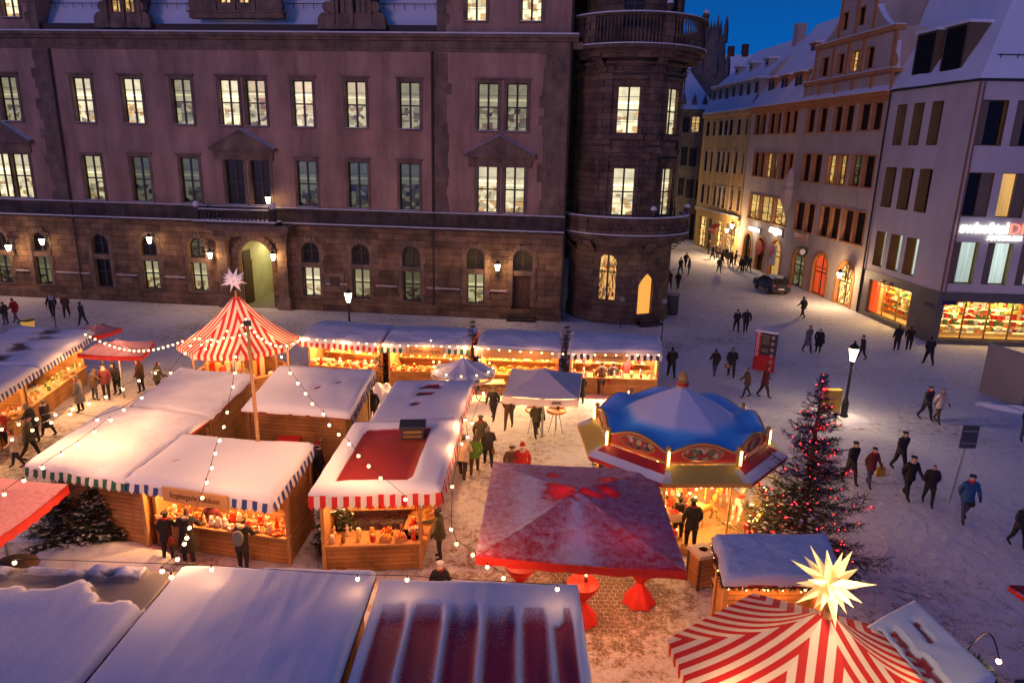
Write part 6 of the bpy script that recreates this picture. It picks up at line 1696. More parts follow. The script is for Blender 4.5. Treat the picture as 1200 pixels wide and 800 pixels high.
# white square parasol and snow parasol in the middle
ZW = 2.5
cw = [GX(589, 464, ZW), GX(678, 468, ZW), GX(682, 437, ZW), GX(600, 432, ZW)]
WHC = mat('white_canopy', (0.70, 0.66, 0.66), 0.8, (0.6, 0.57, 0.58), 2)
wx = sum(p[0] for p in cw)/4; wy = sum(p[1] for p in cw)/4
uw = parasol('parasol', 'white square parasol with plain white valance left of the carousel', cw, ZW, (wx, wy), zat(638, 432, (0, wy)), WHC, None, WHC, 0.3, nx=10)
fr = Fr((cw[0][0], cw[0][1]), math.atan2(cw[1][1]-cw[0][1], cw[1][0]-cw[0][0])); lettering(uw, fr, 1.95, -0.03, 2.26, 'JOHS', 0.16, LTXT)
bar_table(627, 479, 'round orange bar table at the left under the white square parasol', 'orange bar tables', mat('orange_top', (0.6, 0.2, 0.06), 0.5), tied=False)
bar_table(652, 480, 'round orange bar table at the right under the white square parasol', 'orange bar tables', MATS['orange_top'], tied=False)
ps = G(543, 433, 2.5)
cs8 = [(ps.x+1.45*math.cos(a*PI/4+.2), ps.y+1.45*math.sin(a*PI/4+.2)) for a in range(8)]
u2 = parasol('parasol', 'round snow-laden parasol behind the long stall with small lamps along its hem', cs8, 2.35, (ps.x, ps.y), 2.95, SNOW, None, WHC, 0.12, nx=6, thick=0.12)
m = MB()
for i in range(12):
    a = 2*PI*i/12; m.sphere((ps.x+1.3*math.cos(a), ps.y+1.3*math.sin(a), 2.62), .045, 6)
m.build('bulb_row', BULB, u2, world=True)
lamp((ps.x, ps.y-.3, 2.1), 60, name='parasol_light', parent=u2)
for x, lb in ((526, 'small round snack trolley ring at the left hem of the snow-laden parasol'), (577, 'small round snack trolley ring at the right hem of the snow-laden parasol')):
    p = G(x, 446, 1.0); p.z = 0; t = thing('snack_cart', 'wooden %s cart with big spoked wheels under the snow-laden parasol' % ('left' if x < 550 else 'right'), 'cart', p, 0.1)
    m = MB(); m.box((-.6, -.35, .55), (.6, .35, .95)); m.build('body', WOODL, t)
    for sx in (-.4, .4):
        m = MB()
        for i in range(14):
            a, b = 2*PI*i/14, 2*PI*(i+1)/14; m.tube((sx+.42*math.cos(a), -.4, .45+.42*math.sin(a)), (sx+.42*math.cos(b), -.4, .45+.42*math.sin(b)), .025, n=4)
            if i % 2: m.tube((sx, -.4, .45), (sx+.42*math.cos(a), -.4, .45+.42*math.sin(a)), .012, n=4)
        m.build('wheel', WOODD, t)
# red awnings at the left
cl = [GX(90, 414, 2.55), GX(166, 417, 2.55), GX(181, 399, 2.55), GX(113, 402, 2.55)]
lx = sum(p[0] for p in cl)/4; ly_ = sum(p[1] for p in cl)/4
SALM = vcover('snow_on_salmon_cloth', (0.45, 0.05, 0.05), (0.5, 0.07, 0.06), (0.72, 0.6, 0.6), 0.7, 3, 0.5, 0.35, 0.5)
parasol('parasol', 'red parasol with scalloped hem beside the left edge stall, people underneath', cl, 2.55, (lx, ly_), 2.95, SALM, lambda k, a, b, p: .42, REDC, .22, nx=8)
lamp((lx-.4, ly_-.8, 2.1), 110, (1, .5, .2), name='parasol_light')
lamp((lx+.3, ly_-.3, 4.0), 60, (1, .55, .3), name='string_glow')
cl2 = [GX(108, 394, 2.6), GX(143, 384, 2.6), GX(120, 379, 2.6), GX(86, 385, 2.6)]
parasol('parasol', 'second red parasol mostly hidden behind the end of the left edge stall', cl2, 2.6, (sum(p[0] for p in cl2)/4, sum(p[1] for p in cl2)/4), 2.85, SALM, lambda k, a, b, p: .4, REDC, .2, nx=6)
z6 = 2.55
c3 = [GX(-70, 610, z6), GX(-6, 632, z6), GX(80, 567, z6), GX(-20, 556, z6)]
SAL2 = vcover('snow_on_bright_red_cloth', (0.5, 0.03, 0.05), (0.55, 0.04, 0.06), (0.72, 0.55, 0.58), 0.7, 9, 0.5, 0.4, 0.5)
parasol('parasol', 'bright red parasol cut off by the left edge of the picture', c3, z6, (sum(p[0] for p in c3)/4, sum(p[1] for p in c3)/4), 2.95, SAL2, lambda k, a, b, p: .45, REDC, .28, nx=10)
# brown leather-like cover at lower left
p = G(18, 655, 1.0); 
t = thing('covered_barrel', 'dark covered cask with a lit bulb below the red parasol at the left edge', 'barrel', Vector((p.x, p.y, 0)))
m = MB(); m.lathe([(.4, 0), (.5, .4), (.42, .8)], n=14); m.build('cask', WOODD, t); m = MB(); m.sphere((0, 0, .85), .55, 12, 0, (1.1, .8, .35)); m.build('cover', BARK, t)

# ------------------------------------------------------------------ striped tents with stars
def star(label, c, r, mt, e=None, tilt=0.2, n_extra=0, seed=1, core=0.2):
    t = thing('star', label, 'star', c, 0.3, None)
    dirs = []
    for z_ in (-1, 0, 1):
        for x_ in (-1, 0, 1):
            for y_ in (-1, 0, 1):
                if (x_, y_, z_) != (0, 0, 0): dirs.append(Vector((x_, y_, z_)).normalized())
    Mx = Matrix.Rotation(tilt, 3, 'X') @ Matrix.Rotation(0.35, 3, 'Y')
    m = MB(); m.sphere((0, 0, 0), r*core*1.15, 12); m.build('core', mt, t, smooth=True)
    for i, d in enumerate(dirs):
        d = Mx @ d; L_ = r*(1.0 if i % 2 else 0.78)
        a = d.cross(Vector((0.3, 0.2, 1))).normalized(); b = d.cross(a); w_ = r*core*0.55
        m = MB(); q = [d*r*core*0.8+a*w_*cx_+b*w_*cy_ for cx_, cy_ in ((1, 1), (-1, 1), (-1, -1), (1, -1))]
        m.add(q+[d*L_], [(0, 1, 4), (1, 2, 4), (2, 3, 4), (3, 0, 4)]); m.build('ray', mt, t)
    return t
def striped_tent(label, c, rad, zr, za, nside, rot0, wallz, m1, m2, nst=9, over=0.3, light=90, name='tent', curve=0.35, drop=0.25, seedg=0, counter=True):
    c = Vector((c[0], c[1], 0)); t = thing(name, label, 'tent', c)
    m = MB(); nb = 12
    for k in range(nside):
        a0, a1 = rot0+2*PI*k/nside, rot0+2*PI*(k+1)/nside
        A = Vector((rad*math.cos(a0), rad*math.sin(a0), 0)); B_ = Vector((rad*math.cos(a1), rad*math.sin(a1), 0))
        W_ = (B_-A).length
        # stripes run parallel to the middle line of each panel, so they meet the hips at a slant
        ns = nst*2+1
        for i in range(ns):
            x0, x1 = -W_/2+W_*i/ns, -W_/2+W_*(i+1)/ns
            mid = (A+B_)/2; e = (B_-A).normalized()
            def top(x):  # fraction up the panel at which this stripe meets the hip
                return 1-abs(x)/(W_/2)
            steps = nb
            for j in range(steps):
                f0, f1 = j/steps, (j+1)/steps
                def pt(x, f):
                    f = min(f, top(x)) if top(x) > 0 else 0
                    p = mid*(1-f)+e*x
                    z = zr+(za-zr)*((1-curve)*f+curve*f**2.6)
                    return Vector((p.x, p.y, z))
                P_ = [pt(x0, f0), pt(x1, f0), pt(x1, f1), pt(x0, f1)]
                if (P_[0]-P_[3]).length < 1e-5 and (P_[1]-P_[2]).length < 1e-5: continue
                m.poly(P_, i % 2)
            low = drop
            A_, B2 = mid+e*x0+Vector((0, 0, zr)), mid+e*x1+Vector((0, 0, zr))
            xm = (A_+B2)/2
            m.poly([A_, B2, B2-Vector((0, 0, low*.75)), xm-Vector((0, 0, low)), A_-Vector((0, 0, low*.75))], i % 2)
    m.build('canopy', [m2, m1], t)
    m = MB(); rb = rad-over-.35
    for k in range(nside):
        a0, a1 = rot0+2*PI*k/nside, rot0+2*PI*(k+1)/nside
        A = Vector((rb*math.cos(a0), rb*math.sin(a0), 0)); B_ = Vector((rb*math.cos(a1), rb*math.sin(a1), 0))
        m.add([A, B_, B_+Vector((0, 0, wallz)), A+Vector((0, 0, wallz)), A*.9+Vector((0, 0, wallz)), B_*.9+Vector((0, 0, wallz))], [(0, 1, 2, 3), (3, 2, 5, 4)])
    m.build('counter', PLANK, t)
    for k in range(nside):
        a0 = rot0+2*PI*k/nside; m = MB(); m.tube((rb*math.cos(a0), rb*math.sin(a0), 0), (rb*math.cos(a0), rb*math.sin(a0), zr-.02), .05, n=6); m.build('post', WOODL, t)
    m = MB(); m.tube((0, 0, 0), (0, 0, za+.1), .06, n=8); m.build('mast', WOODL, t)
    m = MB(); rr = random.Random(seedg+4)
    for i in range(26):
        a = rr.uniform(0, 2*PI); q = rr.uniform(.2, .75)*rb; hh = rr.uniform(.3, 1.3); m.cbox((q*math.cos(a), q*math.sin(a), hh/2+wallz*.5), (rr.uniform(.1, .4), rr.uniform(.1, .4), hh), rr.randrange(6), rz=a)
    m.build('display', GC[:6], t)
    for k in range(3):
        a = -PI/2-1.2+1.2*k; lamp(c+Vector((rb*.8*math.cos(a), rb*.8*math.sin(a), zr-.25)), light, (1, .55, .2), .1, 'tent_light', t)
    return t
def clothglow(name, c, e):
    """thin cloth: lets lamp light through"""
    m, nt, b = nmat(name); L = nt.links.new; N = nt.nodes.new
    tr = N('ShaderNodeBsdfTranslucent'); tr.inputs[0].default_value = rgb(c); b.inputs['Base Color'].default_value = rgb(c); b.inputs['Roughness'].default_value = 0.8
    mx = N('ShaderNodeMixShader'); mx.inputs[0].default_value = 0.35; L(b.outputs[0], mx.inputs[1]); L(tr.outputs[0], mx.inputs[2]); L(mx.outputs[0], nt.nodes['Material Output'].inputs[0])
    return m
TR_, TW_ = clothglow('tent_red', (0.55, 0.03, 0.03), 0), clothglow('tent_white', (0.78, 0.68, 0.60), 0)
def star_mat():
    m, nt, b = nmat('star_paper_lit'); L = nt.links.new; N = nt.nodes.new
    tc = N('ShaderNodeTexCoord'); ln = N('ShaderNodeVectorMath'); ln.operation = 'LENGTH'; L(tc.outputs['Object'], ln.inputs[0])
    mr = N('ShaderNodeMapRange'); mr.inputs[1].default_value = .12; mr.inputs[2].default_value = .8; mr.inputs[3].default_value = .50; mr.inputs[4].default_value = .12; L(ln.outputs['Value'], mr.inputs[0])
    L(mr.outputs[0], b.inputs['Emission Strength']); b.inputs['Emission Color'].default_value = (1.0, .55, .10, 1); b.inputs['Base Color'].default_value = (.85, .68, .4, 1); b.inputs['Roughness'].default_value = .7
    m.cycles.emission_sampling = 'NONE'
    return m
STARY = star_mat()
STARW = mat('star_white_paper', (.8, .72, .72), .6, emit=(0.9, 0.6, 0.6), es=0.25)
q = G(281, 399, 2.5)
zA = zat(281, 343, (0, q.y))
tn1 = striped_tent('round red and white striped tent with white star before the castle gate', (q.x, q.y), 2.85, 2.5, zA, 8, 0.39, 1.1, TR_, TW_, nst=7, light=80, seedg=2)
lamp((q.x, q.y, 3.1), 120, (1, .6, .35), .2, 'tent_light', tn1)
zs_ = zat(279, 328, (0, q.y)); star('pale pink white many-pointed star on top of the round striped tent', (q.x-.05, q.y, zs_), 0.66, STARW, core=.25)
TENT1 = (q.x, q.y, zA)
t2c = (5.75, 10.75); zA2 = zat(957, 712, (0, 10.75))
tn2 = striped_tent('large red and white striped tent roof with glowing yellow star at the bottom right', t2c, 2.75, 2.55, zA2, 6, math.atan2(11.85-10.75, 3.38-5.75), 1.1, TR_, TW_, nst=9, light=60, curve=.45, seedg=3)
st2 = star('big glowing yellow many-pointed star above the striped tent at the bottom right', (t2c[0]-.02, t2c[1], zat(950, 683, (0, 10.75))), 0.74, STARY, tilt=0.15)
lamp((t2c[0]-.1, t2c[1]-.85, zA2+0.75), 85, (1, .72, .35), .15, 'star_light', st2); lamp((t2c[0]+.1, t2c[1]+.3, zA2+1.2), 20, (1, .72, .35), .15, 'star_light', st2)

# snowy kiosk between carousel and the big striped tent
Zk = 2.45
def kcov(a, b): return 1.0
stK, PK, aK = stall('small kiosk with rounded snow roof hung with fir garland, right of the litter bin', [GX(848, 688, Zk), GX(990, 690, Zk), GX(968, 637, Zk), GX(834, 637, Zk)], Zk, Zk+.05, openf=('f',), inset=(.6, .2, .2, .2), light=90, goods=5, gkinds=('jar', 'figure'), gl=('small', 'on the counter of the garland kiosk'), seed=21, thick=.22, bulbs=True)
def garland(parent, pts, r=0.09, name='garland', n=60, bul=True):
    m = MB(); rr = random.Random(n); seg = len(pts)-1
    for i in range(n*seg):
        k = i//n; f = (i % n)/n; p = pts[k]*(1-f)+pts[k+1]*f
        for j in range(5):
            d = Vector((rr.gauss(0, 1), rr.gauss(0, 1), rr.gauss(0, 1))).normalized()*r*rr.uniform(.7, 1.3); e = Vector((rr.gauss(0, 1), rr.gauss(0, 1), rr.gauss(0, 1))).normalized()*.02
            m.poly([p+e, p-e, p+d])
    g_ = m.build(name, NEED, parent, world=True)
    if bul:
        m = MB()
        for i in range(0, int(n*seg), 9):
            k = i//n; f = (i % n)/n; p = pts[k]*(1-f)+pts[k+1]*f; m.sphere(p+Vector((rr.uniform(-.05, .05), -.06, rr.uniform(-.05, .05))), .018, 5)
        m.build('fairy_lights', BULBY, g_, world=True)
garland(stK, [PK(0, 1, Zk), PK(0, 0, Zk), PK(1, 0, Zk)], .12)
# snowy red roof panel and garland right of the tent
Zp = 2.5
qp = [G(1010, 742, Zp), G(1070, 709, Zp), G(1165, 800, Zp)]; qp.append(qp[0]+(qp[2]-qp[1]))
def covP(a, b):
    c = .9
    for a0, a1, b0, b1 in ((.2, .34, .18, .72), (.3, .42, .5, .95), (.62, .72, .22, .5), (0, .1, .1, .5)):
        if a0 < a+.15*(b-.4) < a1 and b0 < b < b1: c = .38
    return c+.15*mnoise.noise(Vector((a*8, b*8, 0)))
tp = thing('market_stall', 'small stall roof with red patches showing through streaky snow right of the big striped tent', 'market stall', ((qp[0]+qp[2])/2).xy.to_3d())
m = MB(); Q = [qp[0], qp[1], qp[2], qp[3]]; dz = Vector((0, 0, .07)); m.add(Q+[p+dz for p in Q], [(0, 3, 2, 1), (4, 5, 6, 7), (0, 1, 5, 4), (1, 2, 6, 5), (2, 3, 7, 6), (3, 0, 4, 7)]); rfp = m.build('roof', REDT, tp, world=True)
snow_roof(rfp, [p+dz for p in Q], ROOFRED, covP, .14, nx=30, ny=30)
m = MB(); cc_ = (Q[0]+Q[2])/2
QQ = [p*.86+cc_*.14 for p in Q]
for a, b in zip(QQ, QQ[1:]+QQ[:1]): m.poly([Vector((a.x, a.y, 0)), Vector((b.x, b.y, 0)), Vector((b.x, b.y, Zp)), Vector((a.x, a.y, Zp))])
m.build('wall', PLANK, tp, world=True)
garland(tp, [G(1118, 765, 2.3), G(1148, 776, 2.2), G(1168, 805, 2.1)], .17, n=90, bul=False)
t = thing('arched_lamp', 'thin curved arm lamp with one lit bulb at the bottom right corner', 'lamp', G(1131, 785, 2.2)-Vector((0, 0, 2.2)))
b0 = G(1131, 765, 2.4); m = MB(); pts = []
e1 = G(1171, 772, 2.5)
for i in range(13):
    f = i/12; p = b0*(1-f)+e1*f; p.z = b0.z+(e1.z-b0.z)*f+.55*math.sin(PI*f); pts.append(p)
m.path(pts, .015, 5); m.tube(Vector((b0.x, b0.y, 0)), b0, .02, n=5); m.build('arm', BLACK, t, world=True); m = MB(); m.sphere(e1-Vector((0, 0, .05)), .055, 8); m.build('bulb', BULB, t, world=True)
lamp(e1-Vector((0, 0, .1)), 10, parent=t, name='bulb_light')
c4 = [GX(1182, 686, 2.6), GX(1240, 720, 2.6), GX(1300, 700, 2.6), GX(1240, 682, 2.6)]
parasol('parasol', 'dark red parasol corner at the right edge of the picture', c4, 2.6, (sum(p[0] for p in c4)/4, sum(p[1] for p in c4)/4), 2.9, mat('deep_red_cloth', (.22, .01, .02), .7), None, REDC, .12, nx=5)

# ------------------------------------------------------------------ carousel
ZC = 3.3
cc = G(796, 493, ZC); CX, CY = cc.x, cc.y; CR = 96/816*(cc-CAM).dot(_fw)
car = thing('carousel', 'children carousel with blue scalloped roof, snow cone, painted red and gold panels and lit posts', 'carousel', (CX, CY, 0))
CBLUE = vcover('snow_on_blue_roof', (0.0, 0.50, 0.88), (0.0, 0.54, 0.92), (0.78, 0.79, 0.84), 0.5, 2.5, 0.5, 0.4, 0.06)
NS = 8; ROT = PI/8+0.05
zt_ = zat(795, 452, (0, CY))
def rimz(a):   # scalloped edge: low at the posts, high mid panel
    f = ((a-ROT) % (2*PI/NS))/(2*PI/NS)
    return 0.30*math.sin(PI*f)**1.3
def rimr(a, r):
    f = ((a-ROT) % (2*PI/NS))/(2*PI/NS)-.5
    return r*math.cos(PI/NS)/math.cos(f*2*PI/NS)
m = MB(); att_ = []; na, nr = 96, 16
for j in range(nr+1):
    q = j/nr
    for i in range(na):
        a = 2*PI*i/na; r = rimr(a, CR)*(1-q); 
        z = ZC+(zt_-ZC)*(0.16*q+.84*max(0, (q-.22)/.78)**1.0 if q > .22 else .16*q)+rimz(a)*(1-q)**5
        c = max(0.0, min(1.0, (q-.27-.05*mnoise.noise(Vector((math.cos(a)*2, math.sin(a)*2, 0))))/.16)); c = max(c, .22)
        cx2 = math.sin(a)
        if cx2 > .15 and q < .2: c = .45
        if q < .04: c = .75 if cx2 > -.2 else .5
        m.v.append(Vector((r*math.cos(a), r*math.sin(a), z+.05*min(1, c)))); att_.append(c)
for j in range(nr):
    for i in range(na): m.f.append((j*na+i, j*na+(i+1) % na, (j+1)*na+(i+1) % na, (j+1)*na+i)); m.m.append(0)
m.att = att_; m.build('roof', CBLUE, car, smooth=True)
m = MB(); m.lathe([(.14, 0), (.2, .08), (.2, .22), (.13, .26), (.15, .3), (.17, .42), (.05, .55), (0, .56)], (0, 0, zt_-.05), 10, 0); m.lathe([(.205, .1), (.205, .2)], (0, 0, zt_-.05), 10, 1); m.build('finial', [mat('gold_paint', (.55, .34, .08), .4), REDC], car)
GOLD = MATS['gold_paint']
def paintmat():
    m, nt, b = nmat('painted_medallion'); L = nt.links.new; N = nt.nodes.new
    tc = N('ShaderNodeTexCoord'); v = N('ShaderNodeTexVoronoi'); v.inputs['Scale'].default_value = 7; L(tc.outputs['Object'], v.inputs['Vector'])
    s_ = N('ShaderNodeSeparateColor'); L(v.outputs['Color'], s_.inputs[0]); cr = N('ShaderNodeValToRGB'); cr.color_ramp.interpolation = 'CONSTANT'; e = cr.color_ramp.elements
    e[0].color = (.35, .05, .03, 1); e[1].position = .3; e[1].color = (.5, .4, .2, 1)
    for p_, c_ in ((.5, (.06, .06, .05, 1)), (.65, (.5, .1, .06, 1)), (.8, (.12, .2, .1, 1)), (.9, (.6, .5, .35, 1))): k = e.new(p_); k.color = c_
    L(s_.outputs[0], cr.inputs[0]); L(cr.outputs[0], b.inputs['Base Color']); b.inputs['Roughness'].default_value = .5
    return m
PAINT = paintmat()
PANR = mat('panel_red', (.5, .02, .015), .4) if 'panel_red' not in MATS else MATS['panel_red']
for k in range(NS):
    a0, a1 = ROT+2*PI*k/NS, ROT+2*PI*(k+1)/NS
    A = Vector((CR*math.cos(a0), CR*math.sin(a0), 0)); B_ = Vector((CR*math.cos(a1), CR*math.sin(a1), 0)); L_ = (B_-A).length
    e = (B_-A).normalized(); n_ = Vector((e.y, -e.x, 0)); 
    def S(x, y, z): return A+e*(x*L_)+n_*y+Vector((0, 0, z))
    m = MB(); st = 14
    for i in range(st):
        f0, f1 = i/st, (i+1)/st; h0, h1 = ZC+.30*math.sin(PI*f0)**1.3, ZC+.30*math.sin(PI*f1)**1.3
        m.poly([S(f0, .02, ZC-.30), S(f1, .02, ZC-.30), S(f1, .02, h1), S(f0, .02, h0)], 0)
        m.add([S(f0, .05, h0-.03), S(f1, .05, h1-.03), S(f1, .05, h1+.03), S(f0, .05, h0+.03), S(f0, -.02, h0+.03), S(f1, -.02, h1+.03)], [(0, 1, 2, 3), (3, 2, 5, 4)], 1)
        m.poly([S(f0, .05, ZC-.34), S(f1, .05, ZC-.34), S(f1, .05, ZC-.28), S(f0, .05, ZC-.28)], 1)
    # medallion
    q = 18; pts = [S(.5+.30*math.cos(2*PI*i/q), .035, ZC-.02+.22*math.sin(2*PI*i/q)) for i in range(q)]
    m.poly(pts[::-1], 2)
    for i in range(q):
        a, b = pts[i], pts[(i+1) % q]; m.tube(a+n_*.01, b+n_*.01, .02, n=4, mi=1)
    pn = m.build('painted_panel', [PANR, GOLD, PAINT], car)
    m = MB(); p0 = S(0, .06, ZC-.36); p1 = S(0, .06, ZC+.12); m.tube(p0, p1, .07, n=8, mi=0); m.sphere(p1+Vector((0, 0, .05)), .09, 6, 0)
    po = m.build('lit_post', [GOLD], car)
    m = MB()
    for i in range(6): m.sphere(p0+(p1-p0)*(i+.4)/6+n_*.09, .042, 6)
    m.build('bulb_row', BULBY, po)
    # skirt roof: alternating yellow and red panels with snow on the rim
    r0, r1 = CR+.05, CR*1.27
    za_, zb_k = ZC-.36, ZC-.66
    q0, q1, q2, q3 = [Vector((r*math.cos(a), r*math.sin(a), z)) for r, a, z in ((r0, a0, za_), (r0, a1, za_), (r1, a1, zb_k), (r1, a0, zb_k))]
    m = MB(); at2 = []; nn = 14
    for j in range(nn+1):
        for i in range(nn+1):
            f, g_ = i/nn, j/nn; m.v.append(q0*(1-f)*(1-g_)+q1*f*(1-g_)+q2*f*g_+q3*(1-f)*g_)
            at2.append((.75 if g_ > .55 else .15) if k % 2 == 0 else (.55 if (f < .14 or f > .86) and g_ > .3 else .2))
    for j in range(nn):
        for i in range(nn): m.f.append((j*(nn+1)+i, j*(nn+1)+i+1, (j+1)*(nn+1)+i+1, (j+1)*(nn+1)+i)); m.m.append(0)
    m.att = at2
    SK = vcover('snow_on_skirt_%s' % ('red' if k % 2 == 0 else 'yellow'), (.5, .02, .02) if k % 2 == 0 else (.62, .48, .08), (.45, .02, .02) if k % 2 == 0 else (.6, .42, .07), (.76, .76, .82), .5, 5, .5, .15, .3) if k < 2 else SKS[k % 2]
    if k == 0: SKS = [SK]
    elif k == 1: SKS.append(SK)
    m.build('skirt_roof', SK, car)
    m = MB(); m.poly([q3, q2, q2-Vector((0, 0, .13)), q3-Vector((0, 0, .13))]); m.build('skirt_edge', PANR if k % 2 == 0 else GOLD, car)
    m = MB(); m.tube((CR*.98*math.cos(a0), CR*.98*math.sin(a0), .25), (CR*.98*math.cos(a0), CR*.98*math.sin(a0), ZC-.45), .045, n=6); m.build('support_pole', GOLD, car)
m = MB(); m.lathe([(CR*1.02, 0), (CR*1.02, .22), (.1, .23)], n=32); m.build('platform', WOODL, car)
m = MB(); m.lathe([(.75, .22), (.7, 1.2), (.8, 2.0), (.72, ZC-.2)], n=12, mi=0)
for i in range(12):
    a = 2*PI*i/12
    for z in (.5, 1.0, 1.5, 2.0): m.sphere((.8*math.cos(a), .8*math.sin(a), z), .045, 5, 1)
m.build('centre_column', [PAINT, BULBY], car)
m = MB(); rq_ = random.Random(2)
for i in range(60):
    a = 2*PI*i/60; m.sphere((CR*1.15*math.cos(a), CR*1.15*math.sin(a), ZC-.80), .045, 5)
m.build('bulb_row', BULBY, car)
for k in range(8):
    a = -PI/2+2*PI*k/8+.2; lamp((CX+CR*.72*math.cos(a), CY+CR*.72*math.sin(a), ZC-.6), 75, (1, .5, .15), .12, 'carousel_light', car)
# rides
def ride_horse(label, a, r, mt, mt2):
    t = thing('carousel_horse', label, 'carousel horse', (CX+r*math.cos(a), CY+r*math.sin(a), .23), a+PI/2, 'rides on the carousel')
    m = MB(); m.sphere((0, 0, .75), .2, 10, 0, (2.0, .85, 1)); m.sphere((.42, 0, 1.0), .13, 8, 0, (.8, .7, 1.6)); m.sphere((.56, 0, 1.2), .11, 8, 0, (1.5, .7, .8)); m.tube((.5, .04, 1.27), (.48, .05, 1.38), .03, .005, 5); m.tube((.5, -.04, 1.27), (.48, -.05, 1.38), .03, .005, 5)
    m.tube((.28, .1, .7), (.45, .1, .4), .06, .045); m.tube((.45, .1, .4), (.38, .1, .18), .045, .035); m.tube((.28, -.1, .7), (.5, -.1, .5), .06, .045); m.tube((.5, -.1, .5), (.5, -.1, .25), .045, .035)
    m.tube((-.3, .1, .7), (-.42, .1, .42), .07, .045); m.tube((-.42, .1, .42), (-.5, .1, .15), .045, .035); m.tube((-.3, -.1, .7), (-.5, -.1, .45), .07, .045); m.tube((-.5, -.1, .45), (-.55, -.1, .18), .045, .035)
    m.build('body', mt, t, smooth=True)
    m = MB(); m.sphere((0, 0, .93), .14, 8, 0, (1.3, 1.1, .35)); m.build('saddle', mt2, t); m = MB(); m.sphere((.36, 0, 1.12), .07, 6, 0, (.7, .4, 2)); m.sphere((-.45, 0, .72), .06, 6, 0, (.8, .6, 2.4)); m.build('mane', mt2, t)
    m = MB(); m.tube((0, 0, 0), (0, 0, ZC-.6), .02, n=6); m.build('pole', GOLD, t)
cols = [(GC[4], GC[0]), (GC[6], GC[3]), (GC[3], GC[0]), (GC[1], GC[0]), (GC[0], GC[3]), (GC[4], GC[6]), (GC[6], GC[4]), (GC[1], GC[0]), (GC[3], GC[0]), (GC[4], GC[0])]
for i in range(10):
    ride_horse('painted carousel horse on a pole under the blue carousel roof', 2*PI*i/10+.1, CR*(.82 if i % 2 else .6), *cols[i])
# figure-covered fence round the carousel front
def ball_fence(label, a0, a1, r, n):
    t = thing('lit_fence', label, 'fence', (CX, CY, 0)); rr = random.Random(n)
    m = MB()
    for i in range(n):
        a = a0+(a1-a0)*i/(n-1); m.tube((r*math.cos(a), r*math.sin(a), 0), (r*math.cos(a), r*math.sin(a), .9), .03, n=5)
        if i: b = a0+(a1-a0)*(i-1)/(n-1); m.tube((r*math.cos(a), r*math.sin(a), .85), (r*math.cos(b), r*math.sin(b), .85), .025, n=5); m.tube((r*math.cos(a), r*math.sin(a), .3), (r*math.cos(b), r*math.sin(b), .3), .025, n=5)
    m.build('rails', WOODL, t)
    m = MB()
    for i in range(n*3):
        a = rr.uniform(a0, a1); q = r+rr.uniform(-.08, .08); m.sphere((q*math.cos(a), q*math.sin(a), rr.uniform(.25, 1.0)), rr.uniform(.08, .15), 7, rr.randrange(4))
    m.build('decoration', [GC[0], GC[3], GC[6], GC[1]], t)['kind'] = 'stuff'
    m = MB()
    for i in range(n*2):
        a = a0+(a1-a0)*i/(n*2-1); m.sphere((r*math.cos(a), r*math.sin(a), .98+.08*math.sin(i*2.2)), .03, 5)
    m.build('fairy_lights', BULBY, t)
ball_fence('low fence with glowing orange and red decorations along the right front of the carousel', -1.0, -.05, CR*1.12, 12)
ball_fence('low fence with glowing orange and red decorations along the left front of the carousel', -2.7, -1.75, CR*1.12, 12)
for (x, y, e) in ((820, 585, 60), (880, 590, 50), (730, 545, 40)):
    p = G(x, y, 1.4); lamp(p, e, (1, .5, .15), .1, 'carousel_light', car)
# litter bin
p = G(820, 683, 0); t = thing('litter_bin', 'square wooden litter bin with round hole in its snowy top', 'litter bin', p, .35)
m = MB(); m.box((-.27, -.27, .05), (.27, .27, 1.0)); m.build('body', PLANK, t)
for x in (-.27, .27):
    for y in (-.27, .27): m = MB(); m.box((x-.03, y-.03, 0), (x+.03, y+.03, 1.02)); m.build('corner_post', WOODD, t)
m = MB(); n = 16
ring = [(.13*math.cos(2*PI*i/n), .13*math.sin(2*PI*i/n)) for i in range(n)]
def sq(i):
    a = 2*PI*i/n; c_, s_ = math.cos(a), math.sin(a); k = .32/max(abs(c_), abs(s_)); return (c_*k, s_*k)
for i in range(n):
    a, b = ring[i], ring[(i+1) % n]; c_, d_ = sq(i), sq(i+1)
    m.poly([(a[0], a[1], 1.12), (b[0], b[1], 1.12), (d_[0], d_[1], 1.1), (c_[0], c_[1], 1.1)]); m.poly([(c_[0], c_[1], 1.1), (d_[0], d_[1], 1.1), (d_[0], d_[1], 1.0), (c_[0], c_[1], 1.0)])
m.poly([(x, y, 1.01) for x, y in ring], 1); m.build('lid', [mat('lid_wood_snow', (.5, .4, .34), .8), BLACK], t)

# ------------------------------------------------------------------ square furniture
def street_lamp(label, p, H_, e, group=None):
    t = thing('street_lamp', label, 'street lamp', p, 0, group)
    m = MB(); m.lathe([(.22, 0), (.22, .15), (.15, .25), (.15, .8), (.10, .95), (.07, 1.1), (.055, H_-.9), (.08, H_-.85), (.05, H_-.8)], n=12); m.tube((-.22, 0, H_-1.05), (.22, 0, H_-1.05), .02); m.build('post', BLACK, t)
    m = MB(); m.lathe([(.11, H_-.72), (.24, H_-.12)], n=6); m.build('lamp_glass', BULBW, t)
    m = MB(); m.lathe([(.27, H_-.12), (.22, H_-.02), (.08, H_+.1), (.03, H_+.25)], n=6); m.lathe([(.04, H_-.82), (.12, H_-.72)], n=6); m.build('lamp_cap', BLACK, t)
    lamp(Vector(p)+Vector((0, 0, H_-.4)), e, (1, .68, .42), .2, 'lamp_light', t)
    return t
pl = G(988, 490, 0); Hl = zat(999, 405, pl)
street_lamp('lit old style street lamp standing in snow right of the christmas tree', pl, Hl, 1500, 'old style street lamps')
